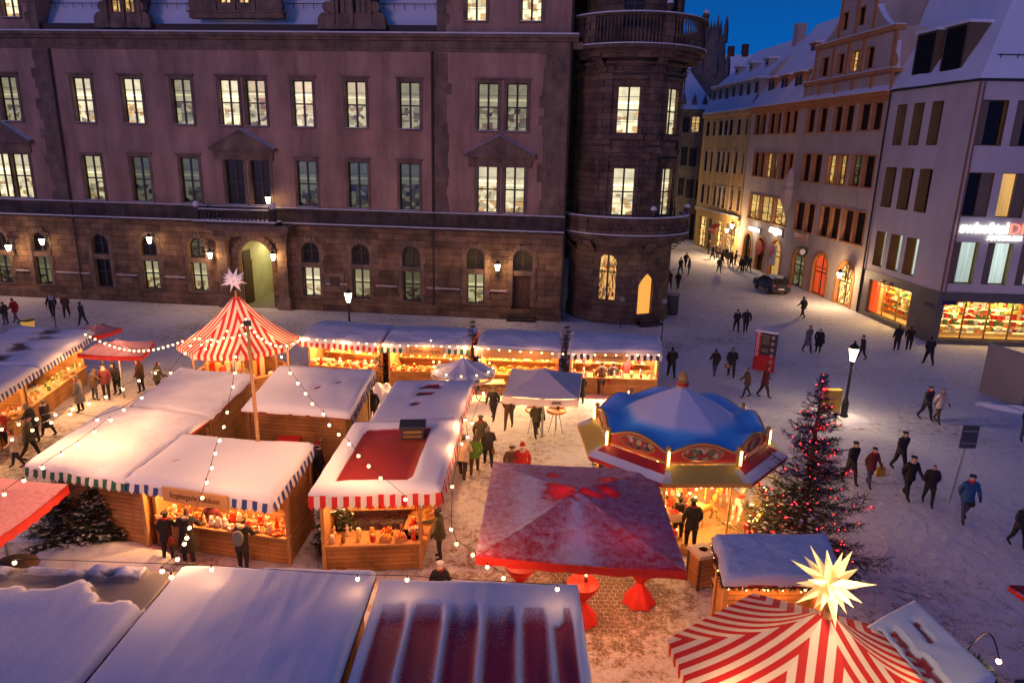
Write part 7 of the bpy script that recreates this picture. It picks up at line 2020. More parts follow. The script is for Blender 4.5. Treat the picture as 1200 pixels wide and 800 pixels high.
pl2 = G(410, 383, 0); pl2 = Vector((pl2.x, 43.5, 0)); pl2.x = (ray(409, 370).x/ray(409, 370).y)*43.5
street_lamp('lit old style street lamp behind the row stalls in front of the castle', pl2, zat(408, 341, pl2), 420, 'old style street lamps')
heap('snow_mound', 'low round snow mound at the foot of the right street lamp', (pl.x+.1, pl.y-.1), 1.1, .8, .22, seed=4)
heap('snow_mound', 'long trampled snow heap below the fir cluster at the left', G(120, 655, 0).xy, 2.2, .9, .5, seed=8)
heap('snow_mound', 'snow heap in front of the ornament stall left of its counter', G(152, 637, 0).xy, 1.0, .6, .4, seed=12)
heap('snow_mound', 'rounded snow heap between the closed stall and the stall row', G(448, 465, 0).xy, .7, .6, .8, seed=14)
heap('snow_mound', 'bright snow bank at the foot of the grey barrier', G(1185, 480, 0).xy, 1.6, .4, .35, rz=-.6, seed=18)
heap('snow_mound', 'flat snow bank between red parasol and fir cluster at the left edge', G(40, 615, 0).xy, 1.5, 1.0, .18, seed=22)
# information pylon
p = (G(883, 436, 0)+G(906, 440, 0))/2; p.y = p.y
fp = Fr(G(881, 434, 0), math.atan2(G(905, 439, 0).y-G(881, 434, 0).y, G(905, 439, 0).x-G(881, 434, 0).x))
Lp = (G(905, 439, 0)-G(881, 434, 0)).length; Hp = zat(897, 391, p)
t = thing('information_pylon', 'red and dark information pylon with a snow cap standing on the square', 'sign', fp.w(Lp/2, 0, 0), fp.a)
m = MB(); fbox(m, fp, 0, Lp*.28, 0, .25, .1, Hp); m.build('red_side', SIGNR, t, world=True)
m = MB(); fbox(m, fp, Lp*.28, Lp, .01, .24, Hp*.44, Hp); m.build('dark_panel', mat('dark_panel', (.03, .025, .03), .4), t, world=True)
m = MB(); fbox(m, fp, Lp*.28, Lp*.86, .01, .24, .1, Hp*.44); fbox(m, fp, Lp*.86, Lp, .02, .23, .1, Hp*.44); m.build('lower_panel', SIGNR, t, world=True)
m = MB()
for i in range(4): fbox(m, fp, Lp*.34, Lp*.66, -.005, .01, Hp*(.9-.06*i), Hp*(.93-.06*i))
for i in range(2): fbox(m, fp, Lp*.34, Lp*.66, -.005, .01, Hp*(.52+.05*i), Hp*(.55+.05*i))
for i in range(5):
    q_ = fp.w(Lp*.84, -.01, Hp*(.9-.15*i)); m.tube(q_, q_+fp.n*.02, .10, n=12, mi=1)
m.build('info_text', [mat('text_olive', (.22, .2, .12), .6), mat('dot_grey', (.4, .28, .28), .6)], t, world=True)
me_l = lettering(t, fp, Lp*.19, -.01, .9, 'Strietzelmarkt', .3, WHITE, rot=PI/2)
lettering(t, fp, Lp*.04, -.01, Hp*.9, '<-', .3, WHITE)
m = MB(); fbox(m, fp, -.04, Lp+.04, -.05, .3, Hp, Hp+.1); m.build('snow_cap', SNOW, t, world=True)
# yellow board behind the tree
fy = Fr(G(961, 492, 0), 0.15); t = thing('yellow_board', 'plain ochre yellow board behind the top of the christmas tree', 'board', fy.O, .15)
hb = zat(968, 458, fy.O); m = MB(); fbox(m, fy, 0, .95, 0, .3, .35, hb); m.build('panel', mat('ochre_board', (.45, .3, .04), .6), t, world=True); m = MB(); fbox(m, fy, .05, .12, .05, .25, 0, .35); fbox(m, fy, .83, .9, .05, .25, 0, .35); m.build('leg', IRON, t, world=True)
# road sign seen from behind
p = G(1112, 590, 0); hs = zat(1127, 498, p); t = thing('road_sign', 'rectangular road sign seen from behind on a thin leaning pole', 'road sign', p)
top_ = Vector((p.x+.22, p.y+.02, hs)); m = MB(); m.tube((0, 0, 0), (.20, .02, hs-.05), .032, n=7); m.build('pole', GREY, t)
m = MB(); m.cbox((.2, -.03, hs-.42), (.58, .03, .85)); m.cbox((.2, -.05, hs-.2), (.5, .02, .04), 1); m.cbox((.2, -.05, hs-.65), (.5, .02, .04), 1); m.build('plate', [mat('sign_back', (.06, .065, .08), .5), GREY], t)
for x, y, yt, lb in ((727, 384, 348, 'thin grey pole in front of the corner tower window'), (775, 400, 350, 'thin dark pole in front of the corner tower door'), (66, 386, 346, 'thin grey pole left in front of the castle')):
    p = G(x, y, 0); hh = zat(x, yt, p); t = thing('sign_pole', lb, 'pole', p); m = MB(); m.tube((0, 0, 0), (0, 0, hh), .035, n=6); m.build('pole', IRON, t); m = MB(); m.cbox((0, -.05, hh-.15), (.3, .04, .3)); m.build('plate', GREY, t)
# electrical box and barrier
p0_, p1_, p2_ = G(1147, 458, 0), G(1196, 478, 0), G(1230, 468, 0); hh = zat(1152, 402, p0_)
t = thing('site_barrier', 'plain grey boarded enclosure cut off by the right edge of the picture', 'enclosure', p1_)
m = MB()
for a, b in ((p0_, p1_), (p1_, p2_+Vector((3, 3, 0)))):
    d = (b-a).normalized(); n_ = Vector((-d.y, d.x, 0))*.08; m.add([a, b, b+n_, a+n_]+[v+Vector((0, 0, hh)) for v in (a, b, b+n_, a+n_)], [(0, 3, 2, 1), (4, 5, 6, 7), (0, 1, 5, 4), (1, 2, 6, 5), (2, 3, 7, 6), (3, 0, 4, 7)])
m.build('panel', mat('barrier_grey', (.30, .26, .25), .8, (.26, .23, .22), .5), t, world=True); m = MB(); a, b = p0_, p1_
m.tube(a+Vector((0, 0, hh)), b+Vector((0, 0, hh)), .06, n=6); m.build('top_rail', GREY, t, world=True)
p = G(785, 368, 0); t = thing('utility_box', 'dark green utility box at the foot of the corner tower', 'utility box', p, -.1); m = MB(); m.box((-.55, -.25, .12), (.55, .25, 1.5)); m.build('cabinet', mat('utility_green', (.05, .06, .05), .5), t); m = MB(); m.box((-.6, -.3, 1.5), (.6, .3, 1.6)); m.build('lid', GREY, t); m = MB(); m.box((-.5, -.22, 0), (.5, .22, .12)); m.build('base', STONED, t)
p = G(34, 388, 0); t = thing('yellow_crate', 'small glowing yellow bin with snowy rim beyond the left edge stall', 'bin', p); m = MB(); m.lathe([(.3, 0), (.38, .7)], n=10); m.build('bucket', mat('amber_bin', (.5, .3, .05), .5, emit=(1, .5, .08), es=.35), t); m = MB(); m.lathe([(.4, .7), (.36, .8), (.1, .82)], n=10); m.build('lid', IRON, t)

# ------------------------------------------------------------------ car
def hatch():
    p = G(903, 341, 0); t = thing('parked_car', 'dark blue hatchback with snow on its roof parked by the arches, seen from behind', 'car', p, R(94))
    m = MB(); prof = [(-2.0, .35), (-2.05, .8), (-1.95, 1.0), (-1.75, 1.42), (-.9, 1.5), (.3, 1.44), (1.0, 1.0), (1.9, .88), (2.05, .6), (2.0, .35)]
    n = len(prof); W_ = .86
    for s_ in (-1, 1):
        for x, z in prof: m.v.append(Vector((x, s_*(W_-(.16 if z > 1.2 else 0.0)), z)))
    for i in range(n): m.f.append((i, (i+1) % n, n+(i+1) % n, n+i)); m.m.append(0)
    m.f.append(tuple(range(n-1, -1, -1))); m.m.append(0); m.f.append(tuple(range(n, 2*n))); m.m.append(0)
    b_ = m.build('body', mat('car_paint_navy', (.01, .014, .035), .25), t)
    m = MB(); m.poly([(-1.99, -.62, 1.02), (-1.99, .62, 1.02), (-1.80, .56, 1.38), (-1.80, -.56, 1.38)])
    for s_ in (-1, 1): m.poly([(-1.6, s_*.80, 1.02), (.75, s_*.87, 1.02), (.25, s_*.75, 1.38), (-1.5, s_*.735, 1.4)])
    m.poly([(1.02, -.7, 1.02), (.34, -.6, 1.43), (.34, .6, 1.43), (1.02, .7, 1.02)]); m.build('windows', P_DK, t)
    m = MB(); m.sphere((-.7, 0, 1.5), .6, 10, 0, (1.5, 1.05, .09)); m.build('snow_cap', SNOW, t)
    for s_ in (-1, 1):
        m = MB(); m.box((-2.07, s_*.66-.12, .78), (-2.0, s_*.66+.12, .98)); m.build('tail_light', mat('tail_red', (.3, .01, .01), .3), t)
        for x in (-1.3, 1.3):
            w_ = MB(); w_.tube((x, s_*.70, .32), (x, s_*.9, .32), .32, n=16); wo = w_.build('wheel', BLACK, t); w_ = MB(); w_.tube((x, s_*.9, .32), (x, s_*.915, .32), .19, n=10); w_.build('rim', GREY, wo)
    m = MB(); m.box((-2.075, -.26, .5), (-2.04, .26, .62)); m.build('number_plate', WHITE, t); m = MB(); m.box((-2.1, -.8, .32), (-1.98, .8, .5)); m.build('bumper', BLACK, t)
hatch()
# ------------------------------------------------------------------ firs
def conifer(name, label, p, H_, Rr, seed, levels=24, per=8, twigs=9, cat='fir tree', bare_top=0.12, snowy=0.10, group=None, lights=0, power=0.85, blades=6, bl=.16):
    t = thing(name, label, cat, p, 0, group); r = random.Random(seed)
    tr = MB(); tr.tube((0, 0, -.05), (0, 0, H_*.6), .035*H_**.8, .018*H_**.8, 8); tr.tube((0, 0, H_*.6), (0, 0, H_), .018*H_**.8, .006, 6)
    cr = MB(); sn = MB(); spots = []
    for L_ in range(levels):
        f = L_/(levels-1); z = H_*(.07+.91*f); Rl = Rr*(1-f)**power*r.uniform(.8, 1.12)+.05
        for k in range(max(3, int(per*(1-f*.45)))):
            a = r.uniform(0, 2*PI); ln = Rl*r.uniform(.6, 1.15); up_ = .25+.5*f
            pts = []
            for i in range(6):
                q = i/5; pts.append(Vector((ln*q*math.cos(a), ln*q*math.sin(a), z+ln*(-.18*math.sin(q*PI*.7)+up_*.45*q*q))))
            for i in range(5): tr.tube(pts[i], pts[i+1], .014*(1-i/6)+.003, .014*(1-(i+1)/6)+.003, 3, cap=False)
            nt_ = max(3, int(twigs*ln/Rr*1.6)) if Rr > 0 else 3
            for i in range(nt_):
                q = .15+.85*(i+r.random())/nt_; j = min(4, int(q*5)); b = pts[j].lerp(pts[j+1], q*5-j)
                for sg in (-1, 1):
                    d = Vector((math.cos(a+sg*r.uniform(.5, 1.1)), math.sin(a+sg*r.uniform(.5, 1.1)), r.uniform(-.15, .35)))
                    tl = (.10+.22*ln*(1-q*.6))*r.uniform(.6, 1.2)
                    nb = blades
                    for u in range(nb):
                        s_ = b+d*tl*(u/nb); v = (d+Vector((r.gauss(0, .55), r.gauss(0, .55), r.gauss(0, .4)))).normalized()*bl*r.uniform(.5, 1)
                        w_ = v.cross(Vector((r.random()-.5, r.random()-.5, 1))).normalized()*.012
                        cr.poly([s_-w_, s_+w_, s_+v])
                    if r.random() < snowy:
                        c_ = b+d*tl*.6+Vector((0, 0, .03)); e = Vector((r.uniform(-1, 1), r.uniform(-1, 1), 0)).normalized()*.09; g_ = Vector((-e.y, e.x, 0))*.5
                        sn.poly([c_-e, c_-g_, c_+e, c_+g_])
                if r.random() < .3: spots.append(b.copy())
            spots.append(pts[-1])
    tr.build('trunk', BARK, t); cr.build('crown', NEED, t)
    if sn.v: sn.build('snow_patch', SNOW, t)['kind'] = 'stuff'
    if lights:
        lt = MB(); r.shuffle(spots); ch = sorted(spots[:lights], key=lambda v: (round(v.z/H_*9), math.atan2(v.y, v.x)))
        s_ = thing('light_string', 'string of small red lights wound round the christmas tree', 'fairy lights', p)
        cb = MB()
        for v in ch: lt.sphere(v+Vector((0, 0, .02)), r.uniform(.011, .024), 5)
        for a, b in zip(ch[:-1], ch[1:]):
            if (a-b).length < .9: cb.tube(a, b, .004, n=3, cap=False)
        cb.build('cable', CABLE, s_)['kind'] = 'stuff'; bb = lt.build('bulbs', BULBR, s_); bb['kind'] = 'stuff'
        for i in range(9):
            v = ch[int(len(ch)*(i+.5)/9)]*1.02; lamp(Vector(p)+v, 5, (1, .03, .05), .08, 'red_light', s_)
    return t
pt = G(934, 650, 0); Ht = zat(955, 436, pt)
conifer('christmas_tree', 'tall dark christmas tree with red fairy lights between carousel and street lamp', pt, Ht, 2.0, 11, levels=36, per=9, twigs=16, lights=170, snowy=.13, power=.95, blades=7, bl=.14)
for i, (x, y, h, r, lb) in enumerate(((86, 628, 2.3, 1.15, 'left bushy fir of the snow dusted cluster before the green striped stall'), (118, 638, 1.9, 1.05, 'middle low fir of the snow dusted cluster before the green striped stall'), (146, 628, 2.4, 1.0, 'right fir of the snow dusted cluster next to the ornament stall'), (106, 612, 2.6, .8, 'tall slim fir at the back of the cluster against the stall wall'))):
    conifer('fir_tree', lb, G(x, y, 0), h, r, 20+i, levels=18, per=11, twigs=12, snowy=.16, group=None, power=.7)
conifer('fir_tree', 'dark potted fir at the left front corner of the drinks kiosk', G(396, 650, 0), 2.0, 1.0, 31, levels=15, per=9, twigs=9, snowy=.1)
conifer('fir_tree', 'small fir by the corner of the closed stall with red roof spots', G(412, 512, .9)-Vector((0, 0, .9)), 2.6, .45, 32, levels=14, per=7, twigs=6, snowy=.1)
conifer('fir_tree', 'slim fir standing between the first and second row stalls', G(447, 452, 0), 2.7, .45, 33, levels=14, per=8, twigs=6, snowy=.05)
conifer('fir_tree', 'dark fir leaning between the second and third row stalls', G(553, 456, 0), 3.6, .5, 34, levels=16, per=8, twigs=6, snowy=.05)
conifer('fir_tree', 'dark fir between the third and fourth row stalls', G(661, 458, 0), 3.4, .5, 35, levels=16, per=8, twigs=6, snowy=.05)
conifer('fir_tree', 'little fir standing on the ground beside the round striped tent', G(292, 470, 0), 1.6, .45, 36, levels=10, per=7, twigs=6)
conifer('fir_tree', 'small fir on the left of the carousel fence', G(704, 560, 0), 1.3, .5, 37, levels=10, per=7, twigs=6)
# fallen twig on the snow
t = thing('fallen_branch', 'thin fallen dark branch lying on the open snow right of the yellow star', 'branch', G(1070, 697, .02)); m = MB(); a, b = G(1046, 690, .03)-t.location, G(1096, 702, .03)-t.location
m.tube(a, b, .012, .006, 4)
for i in range(9):
    f = i/9; q = a.lerp(b, f); m.tube(q, q+Vector((.18, .1*(-1)**i, .02)), .006, .003, 3)
m.build('twig', BARK, t)

# ------------------------------------------------------------------ light mast and strings
pm = Vector((G(304, 523, 2.75).x, G(304, 523, 2.75).y, 0)); hm = zat(290, 381, pm)
pm2 = G(290, 381, hm)
t = thing('light_mast', 'leaning wooden mast between the market stalls carrying the light strings', 'mast', pm)
m = MB(); m.tube((0, 0, 0), pm2-pm, .075, .055, 8); m.build('pole', WOODL, t); m = MB(); m.tube(pm2-pm, pm2-pm+Vector((0, 0, .12)), .12, n=8); m.build('cap', IRON, t)
for sx in (-.16, .2): 
    q = (pm2-pm)*.36; m = MB(); m.tube(q, q+Vector((sx, -.1, .0)), .02); m.tube(q+Vector((sx, -.1, 0)), q+Vector((sx*1.9, -.3, -.02)), .13, .16, 10); m.build('loudspeaker', WHITE, t)
MT = pm2
NSTR = [0]
def light_string(label, pts, zs, n=None, e=9, every=2, r=0.043, cable=True, mt=BULB, col=(1.0, 0.46, 0.20)):
    """pts: survey pixels of the bulbs, zs: height (number, or start and end)"""
    n = len(pts); W_ = []
    for i, p in enumerate(pts):
        z = zs if isinstance(zs, (int, float)) else zs[0]+(zs[1]-zs[0])*i/(n-1)
        W_.append(G(p[0], p[1], z))
    t = thing('light_string', label, 'light string', W_[0])
    m = MB(); m.path([w_+Vector((0, 0, .10)) for w_ in W_], .009, 4); m.build('cable', CABLE, t, world=True)
    for i, w_ in enumerate(W_):
        m = MB(); m.sphere(w_, r, 12); m.tube(w_+Vector((0, 0, r*.7)), w_+Vector((0, 0, .11)), .016, n=5, mi=1); m.build('bulb', [mt, CABLE], t, world=True)
        if i % every == 0: lamp(w_-Vector((0, 0, .0)), e*every*1.25, col, .07, 'bulb_light', t); NSTR[0] += 1
    return t
def interp(a, b, n, sag=0):
    return [(a[0]+(b[0]-a[0])*i/(n-1), a[1]+(b[1]-a[1])*i/(n-1)+sag*math.sin(PI*i/(n-1))) for i in range(n)]
light_string('dense sagging string of lamps from the left edge stall to the striped tent', interp((100, 392), (214, 400), 21, 15), (3.2, 3.6), e=5, every=4)
light_string('dense string of lamps swinging from the mast down the right side of the striped tent', [(293, 384), (298, 389), (302, 394), (307, 397), (312, 401), (317, 403), (323, 405), (329, 406), (336, 405), (343, 403), (349, 400), (354, 397)], (5.2, 3.6), e=5, every=4)
light_string('string of lamps round the left flank of the striped tent from mast to hem', [(288, 374), (284, 381), (288, 391), (281, 393), (272, 396), (266, 388), (262, 396), (255, 400), (248, 398), (243, 399), (248, 404), (234, 397), (228, 397), (223, 405), (236, 404), (241, 409)], (5.0, 3.2), e=5, every=4)
light_string('string of lamps over the lane left of the stall block, upper line', [(217, 414), (200, 437), (182, 437), (163, 446), (144, 456), (124, 465), (104, 473), (85, 479), (65, 486), (43, 491), (22, 497), (2, 503)], (4.4, 3.8), e=16)
light_string('string of lamps over the lane left of the stall block, lower line', [(166, 466), (145, 480), (114, 492), (82, 485), (60, 495), (38, 504), (14, 515)], (3.9, 3.6), e=14)
light_string('string of lamps along the left side of the big snow roof', [(130, 492), (111, 506), (92, 520), (72, 533), (50, 548), (28, 563), (5, 579)], 3.9, e=22)
light_string('string of lamps from the mast over the ornament stall to the customers', [(290, 398), (276, 418), (275, 437), (273, 453), (266, 483), (262, 500), (257, 516), (252, 531), (248, 548), (242, 565), (237, 583), (222, 618), (219, 630)], (5.2, 3.6), e=24)
light_string('short string of lamps behind the ornament stall customers at the roof edge', [(216, 637), (208, 655), (190, 669), (201, 676)], (3.7, 4.2), e=4)
light_string('string of lamps from the mast over the red spotted roof to the drinks kiosk', [(330, 418), (340, 437), (349, 449), (358, 461), (366, 473), (379, 485), (386, 498), (397, 509), (409, 520), (420, 534), (432, 546), (446, 560), (475, 585)], (5.0, 3.6), e=24)
light_string('string of lamps from the right edge of the drinks kiosk to the red parasol', [(566, 460), (553, 496), (545, 492), (548, 512), (541, 520), (530, 570), (529, 620), (535, 637), (554, 650), (571, 664), (590, 677)], (3.4, 2.8), e=16)
light_string('string of lamps along the far edge of the bottom roofs', [(17, 659), (248, 667), (419, 678), (477, 679), (653, 690)], 3.5, e=3, every=1)
light_string('string of lamps hanging along the front of the first two row stalls', interp((352, 396), (556, 406), 22, 3), 2.62, e=3, every=5)
light_string('string of lamps hanging along the front of the last two row stalls', interp((560, 408), (772, 416), 18, 3), 2.62, e=3, every=5)
light_string('string of lamps from the snow-laden parasol towards the row stalls', [(567, 462), (524, 446), (508, 424), (505, 399)], (2.8, 3.0), e=6)

# ------------------------------------------------------------------ people
SKIN = mat('skin', (.50, .28, .20), .6); HAIR = mat('hair_brown', (.05, .03, .02), .8)
SHOE = mat('shoe_dark', (.015, .013, .012), .6)
def C(name, c): return mat('cloth_'+name, c, .85, tuple(min(1, x*.75) for x in c), 6)
CL = {'black': C('black', (.014, .013, .016)), 'dark': C('dark', (.03, .027, .03)), 'navy': C('navy', (.02, .03, .07)), 'blue': C('blue', (.02, .09, .24)), 'grey': C('grey', (.16, .15, .15)), 'beige': C('beige', (.55, .40, .28)), 'cream': C('cream', (.62, .48, .38)), 'red': C('red', (.42, .02, .02)), 'wine': C('wine', (.12, .02, .025)), 'green': C('green', (.12, .30, .03)), 'brown': C('brown', (.10, .055, .03)), 'jeans': C('jeans', (.05, .07, .13)), 'orange': C('orange', (.5, .18, .05)), 'white': C('white', (.7, .66, .62)), 'olive': C('olive', (.07, .07, .035))}
PM_ = {}
def body_mesh(pose):
    if pose in PM_: return PM_[pose]
    st, lean, armL, armR, headt = {'walk1': (.22, .05, -.5, .5, .1), 'walk2': (-.21, .05, .5, -.5, .05), 'stand': (.04, .02, .12, .05, .2), 'stand2': (-.05, .06, .1, 1.1, .35), 'look': (.03, .14, .9, .9, .55), 'carry': (.16, .04, -.1, .2, .1)}[pose]
    V = [];E_ = [];B_ = []
    def v(p, r, par=None, lab='coat'):
        V.append((Vector(p), r)); i = len(V)-1
        if par is not None: E_.append((par, i)); B_.append((par, i, lab))
        return i
    pel = v((0, 0, .95), (.18, .145)); wa = v((0, lean*.3, 1.12), (.175, .14), pel); ch = v((0, lean*.8, 1.34), (.20, .145), wa); nk = v((0, lean*1.15, 1.50), (.06, .06), ch, 'coat')
    hb = v((0, lean*1.3+headt*.04, 1.58), (.078, .088), nk, 'head'); hc = v((0, lean*1.4+headt*.09, 1.67), (.085, .10), hb, 'head'); ht_ = v((0, lean*1.35+headt*.06, 1.745), (.058, .068), hc, 'hat')
    ns_ = v((0, lean*1.4+headt*.09+.115, 1.645-headt*.05), (.017, .017), hc, 'face')
    for sg, st_, ar in ((-1, st, armL), (1, -st, armR)):
        hp = v((sg*.095, 0, .90), (.105, .115), pel, 'coat'); kn = v((sg*.105, st_*.5+.03, .50), (.072, .075), hp, 'leg'); an = v((sg*.105, st_*1.0-(.06 if st_ < -.1 else 0), .10+(.05 if st_ < -.1 else 0)), (.048, .05), kn, 'leg'); to = v((sg*.115, st_*1.0+.15, .04+(.01 if st_ < -.1 else 0)), (.045, .035), an, 'shoe')
        sh = v((sg*.175, lean*.95, 1.42), (.082, .085), ch, 'coat'); el = v((sg*.25, lean*.9+.11*ar-.02, 1.16+.03*abs(ar)), (.066, .068), sh, 'coat'); wr = v((sg*.225, lean*.9+.32*ar+.06, .95+.16*abs(ar)), (.05, .05), el, 'coat'); ha = v((sg*.205, lean*.9+.38*ar+.09, .87+.2*abs(ar)), (.035, .024), wr, 'hand'); th = v((sg*.17, lean*.9+.37*ar+.12, .90+.2*abs(ar)), (.014, .014), wr, 'hand')
        for k in range(3): v((sg*(.19+.02*k), lean*.9+.41*ar+.11, .80+.22*abs(ar)), (.011, .011), ha, 'hand')
    me = bpy.data.meshes.new('person_base'); me.from_pydata([tuple(p) for p, r in V], E_, []); o = bpy.data.objects.new('person_base', me); COL.objects.link(o)
    md = o.modifiers.new('s', 'SKIN'); 
    bpy.context.view_layer.update()
    if not me.skin_vertices: me.attributes.new if False else None
    if len(me.skin_vertices) == 0:
        bpy.context.view_layer.objects.active = o; o.select_set(True); bpy.ops.mesh.customdata_skin_add()
    sv = me.skin_vertices[0].data
    for i, (p, r) in enumerate(V): sv[i].radius = r; sv[i].use_root = (i == 0)
    md.use_smooth_shade = True; s2 = o.modifiers.new('u', 'SUBSURF'); s2.levels = 1; s2.render_levels = 1
    bpy.context.view_layer.update()
    m2 = bpy.data.meshes.new_from_object(o.evaluated_get(bpy.context.evaluated_depsgraph_get()))
    bpy.data.objects.remove(o); bpy.data.meshes.remove(me)
    m2.name = 'person_body'
    for k in range(6): m2.materials.append(CL['black']) if len(m2.materials) <= k else None
    idx = []
    for f in m2.polygons:
        c = f.center; best = None
        for a, b, lab in B_:
            pa, pb = V[a][0], V[b][0]; d = pb-pa; t_ = max(0, min(1, (c-pa).dot(d)/max(1e-9, d.length_squared))); q = pa+d*t_; r_ = V[a][1][0]*(1-t_)+V[b][1][0]*t_
            s_ = (c-q).length/max(r_, .01)
            if best is None or s_ < best[0]: best = (s_, lab)
        lab = best[1]
        if c.z > 1.53 and abs(c.x) < .16:
            hy_ = V[hc][0].y
            lab = 'hat' if (c.z > 1.70 or c.y < hy_+.025-(1.70-c.z)*.1) else 'face'
        elif c.z > .80 and lab == 'leg': lab = 'coat'
        idx.append({'coat': 0, 'leg': 1, 'shoe': 2, 'face': 3, 'head': 4, 'hat': 4, 'hand': 5}[lab])
    m2.polygons.foreach_set('material_index', idx); m2.polygons.foreach_set('use_smooth', [True]*len(idx)); m2.update()
    PM_[pose] = m2
    return m2
def person(px_, py_, pose, hd, coat, legs, hat, label, h=1.75, skirt=False, group=None, santa=False, scarf=None, z=0.0):
    p = G(px_, py_, 0.0) if z == 0 else G(px_, py_, z)-Vector((0, 0, z))
    t = thing('person', label, 'person', (p.x, p.y, gh(p.x, p.y)-.0), R(hd), group)
    s_ = h/1.80; wv = rr_.uniform(1.0, 1.18); t.scale = (s_*wv, s_*wv, s_)
    o = link('body', body_mesh(pose), t)
    for k, mm in enumerate((CL[coat], CL[legs], SHOE, SKIN, CL[hat] if hat in CL else HAIR, SHOE)):
        o.material_slots[k].link = 'OBJECT'; o.material_slots[k].material = mm
    # coat skirt: ends cleanly above or below the knee
    m = MB(); zl = .50 if skirt else .76
    n = 16; 
    prof = [(.168, .13, 1.05), (.185, .155, .92), (.20, .18, .80)]+([(.225, .22, .50)] if skirt else [])
    for a_, b_, z_ in prof:
        for i in range(n): m.v.append(Vector((a_*math.cos(2*PI*i/n), b_*math.sin(2*PI*i/n)+.01, z_)))
    for j in range(len(prof)-1):
        for i in range(n): m.f.append((j*n+i, j*n+(i+1) % n, (j+1)*n+(i+1) % n, (j+1)*n+i)); m.m.append(0)
    m.build('coat_hem', CL[coat], t, smooth=True)
    if santa:
        m = MB(); m.lathe([(.115, 1.66), (.12, 1.71)], (0, .06, 0), 10, 1); m.lathe([(.105, 1.70), (.08, 1.79), (.03, 1.86)], (0, .05, 0), 10, 0); m.sphere((.05, -.03, 1.86), .045, 6, 1); m.build('santa_hat', [CL['red'], CL['white']], t)
    elif rr_.random() < .5:
        m = MB(); m.lathe([(.10, 1.68), (.105, 1.71), (.10, 1.73)], (0, .05, 0), 12); m.build('hat_brim', CL[hat] if hat in CL else HAIR, t)
    if scarf:
        m = MB(); m.lathe([(.09, 1.47), (.105, 1.51), (.085, 1.55)], (0, .05, 0), 12); m.build('scarf', CL[scarf], t)
    return t
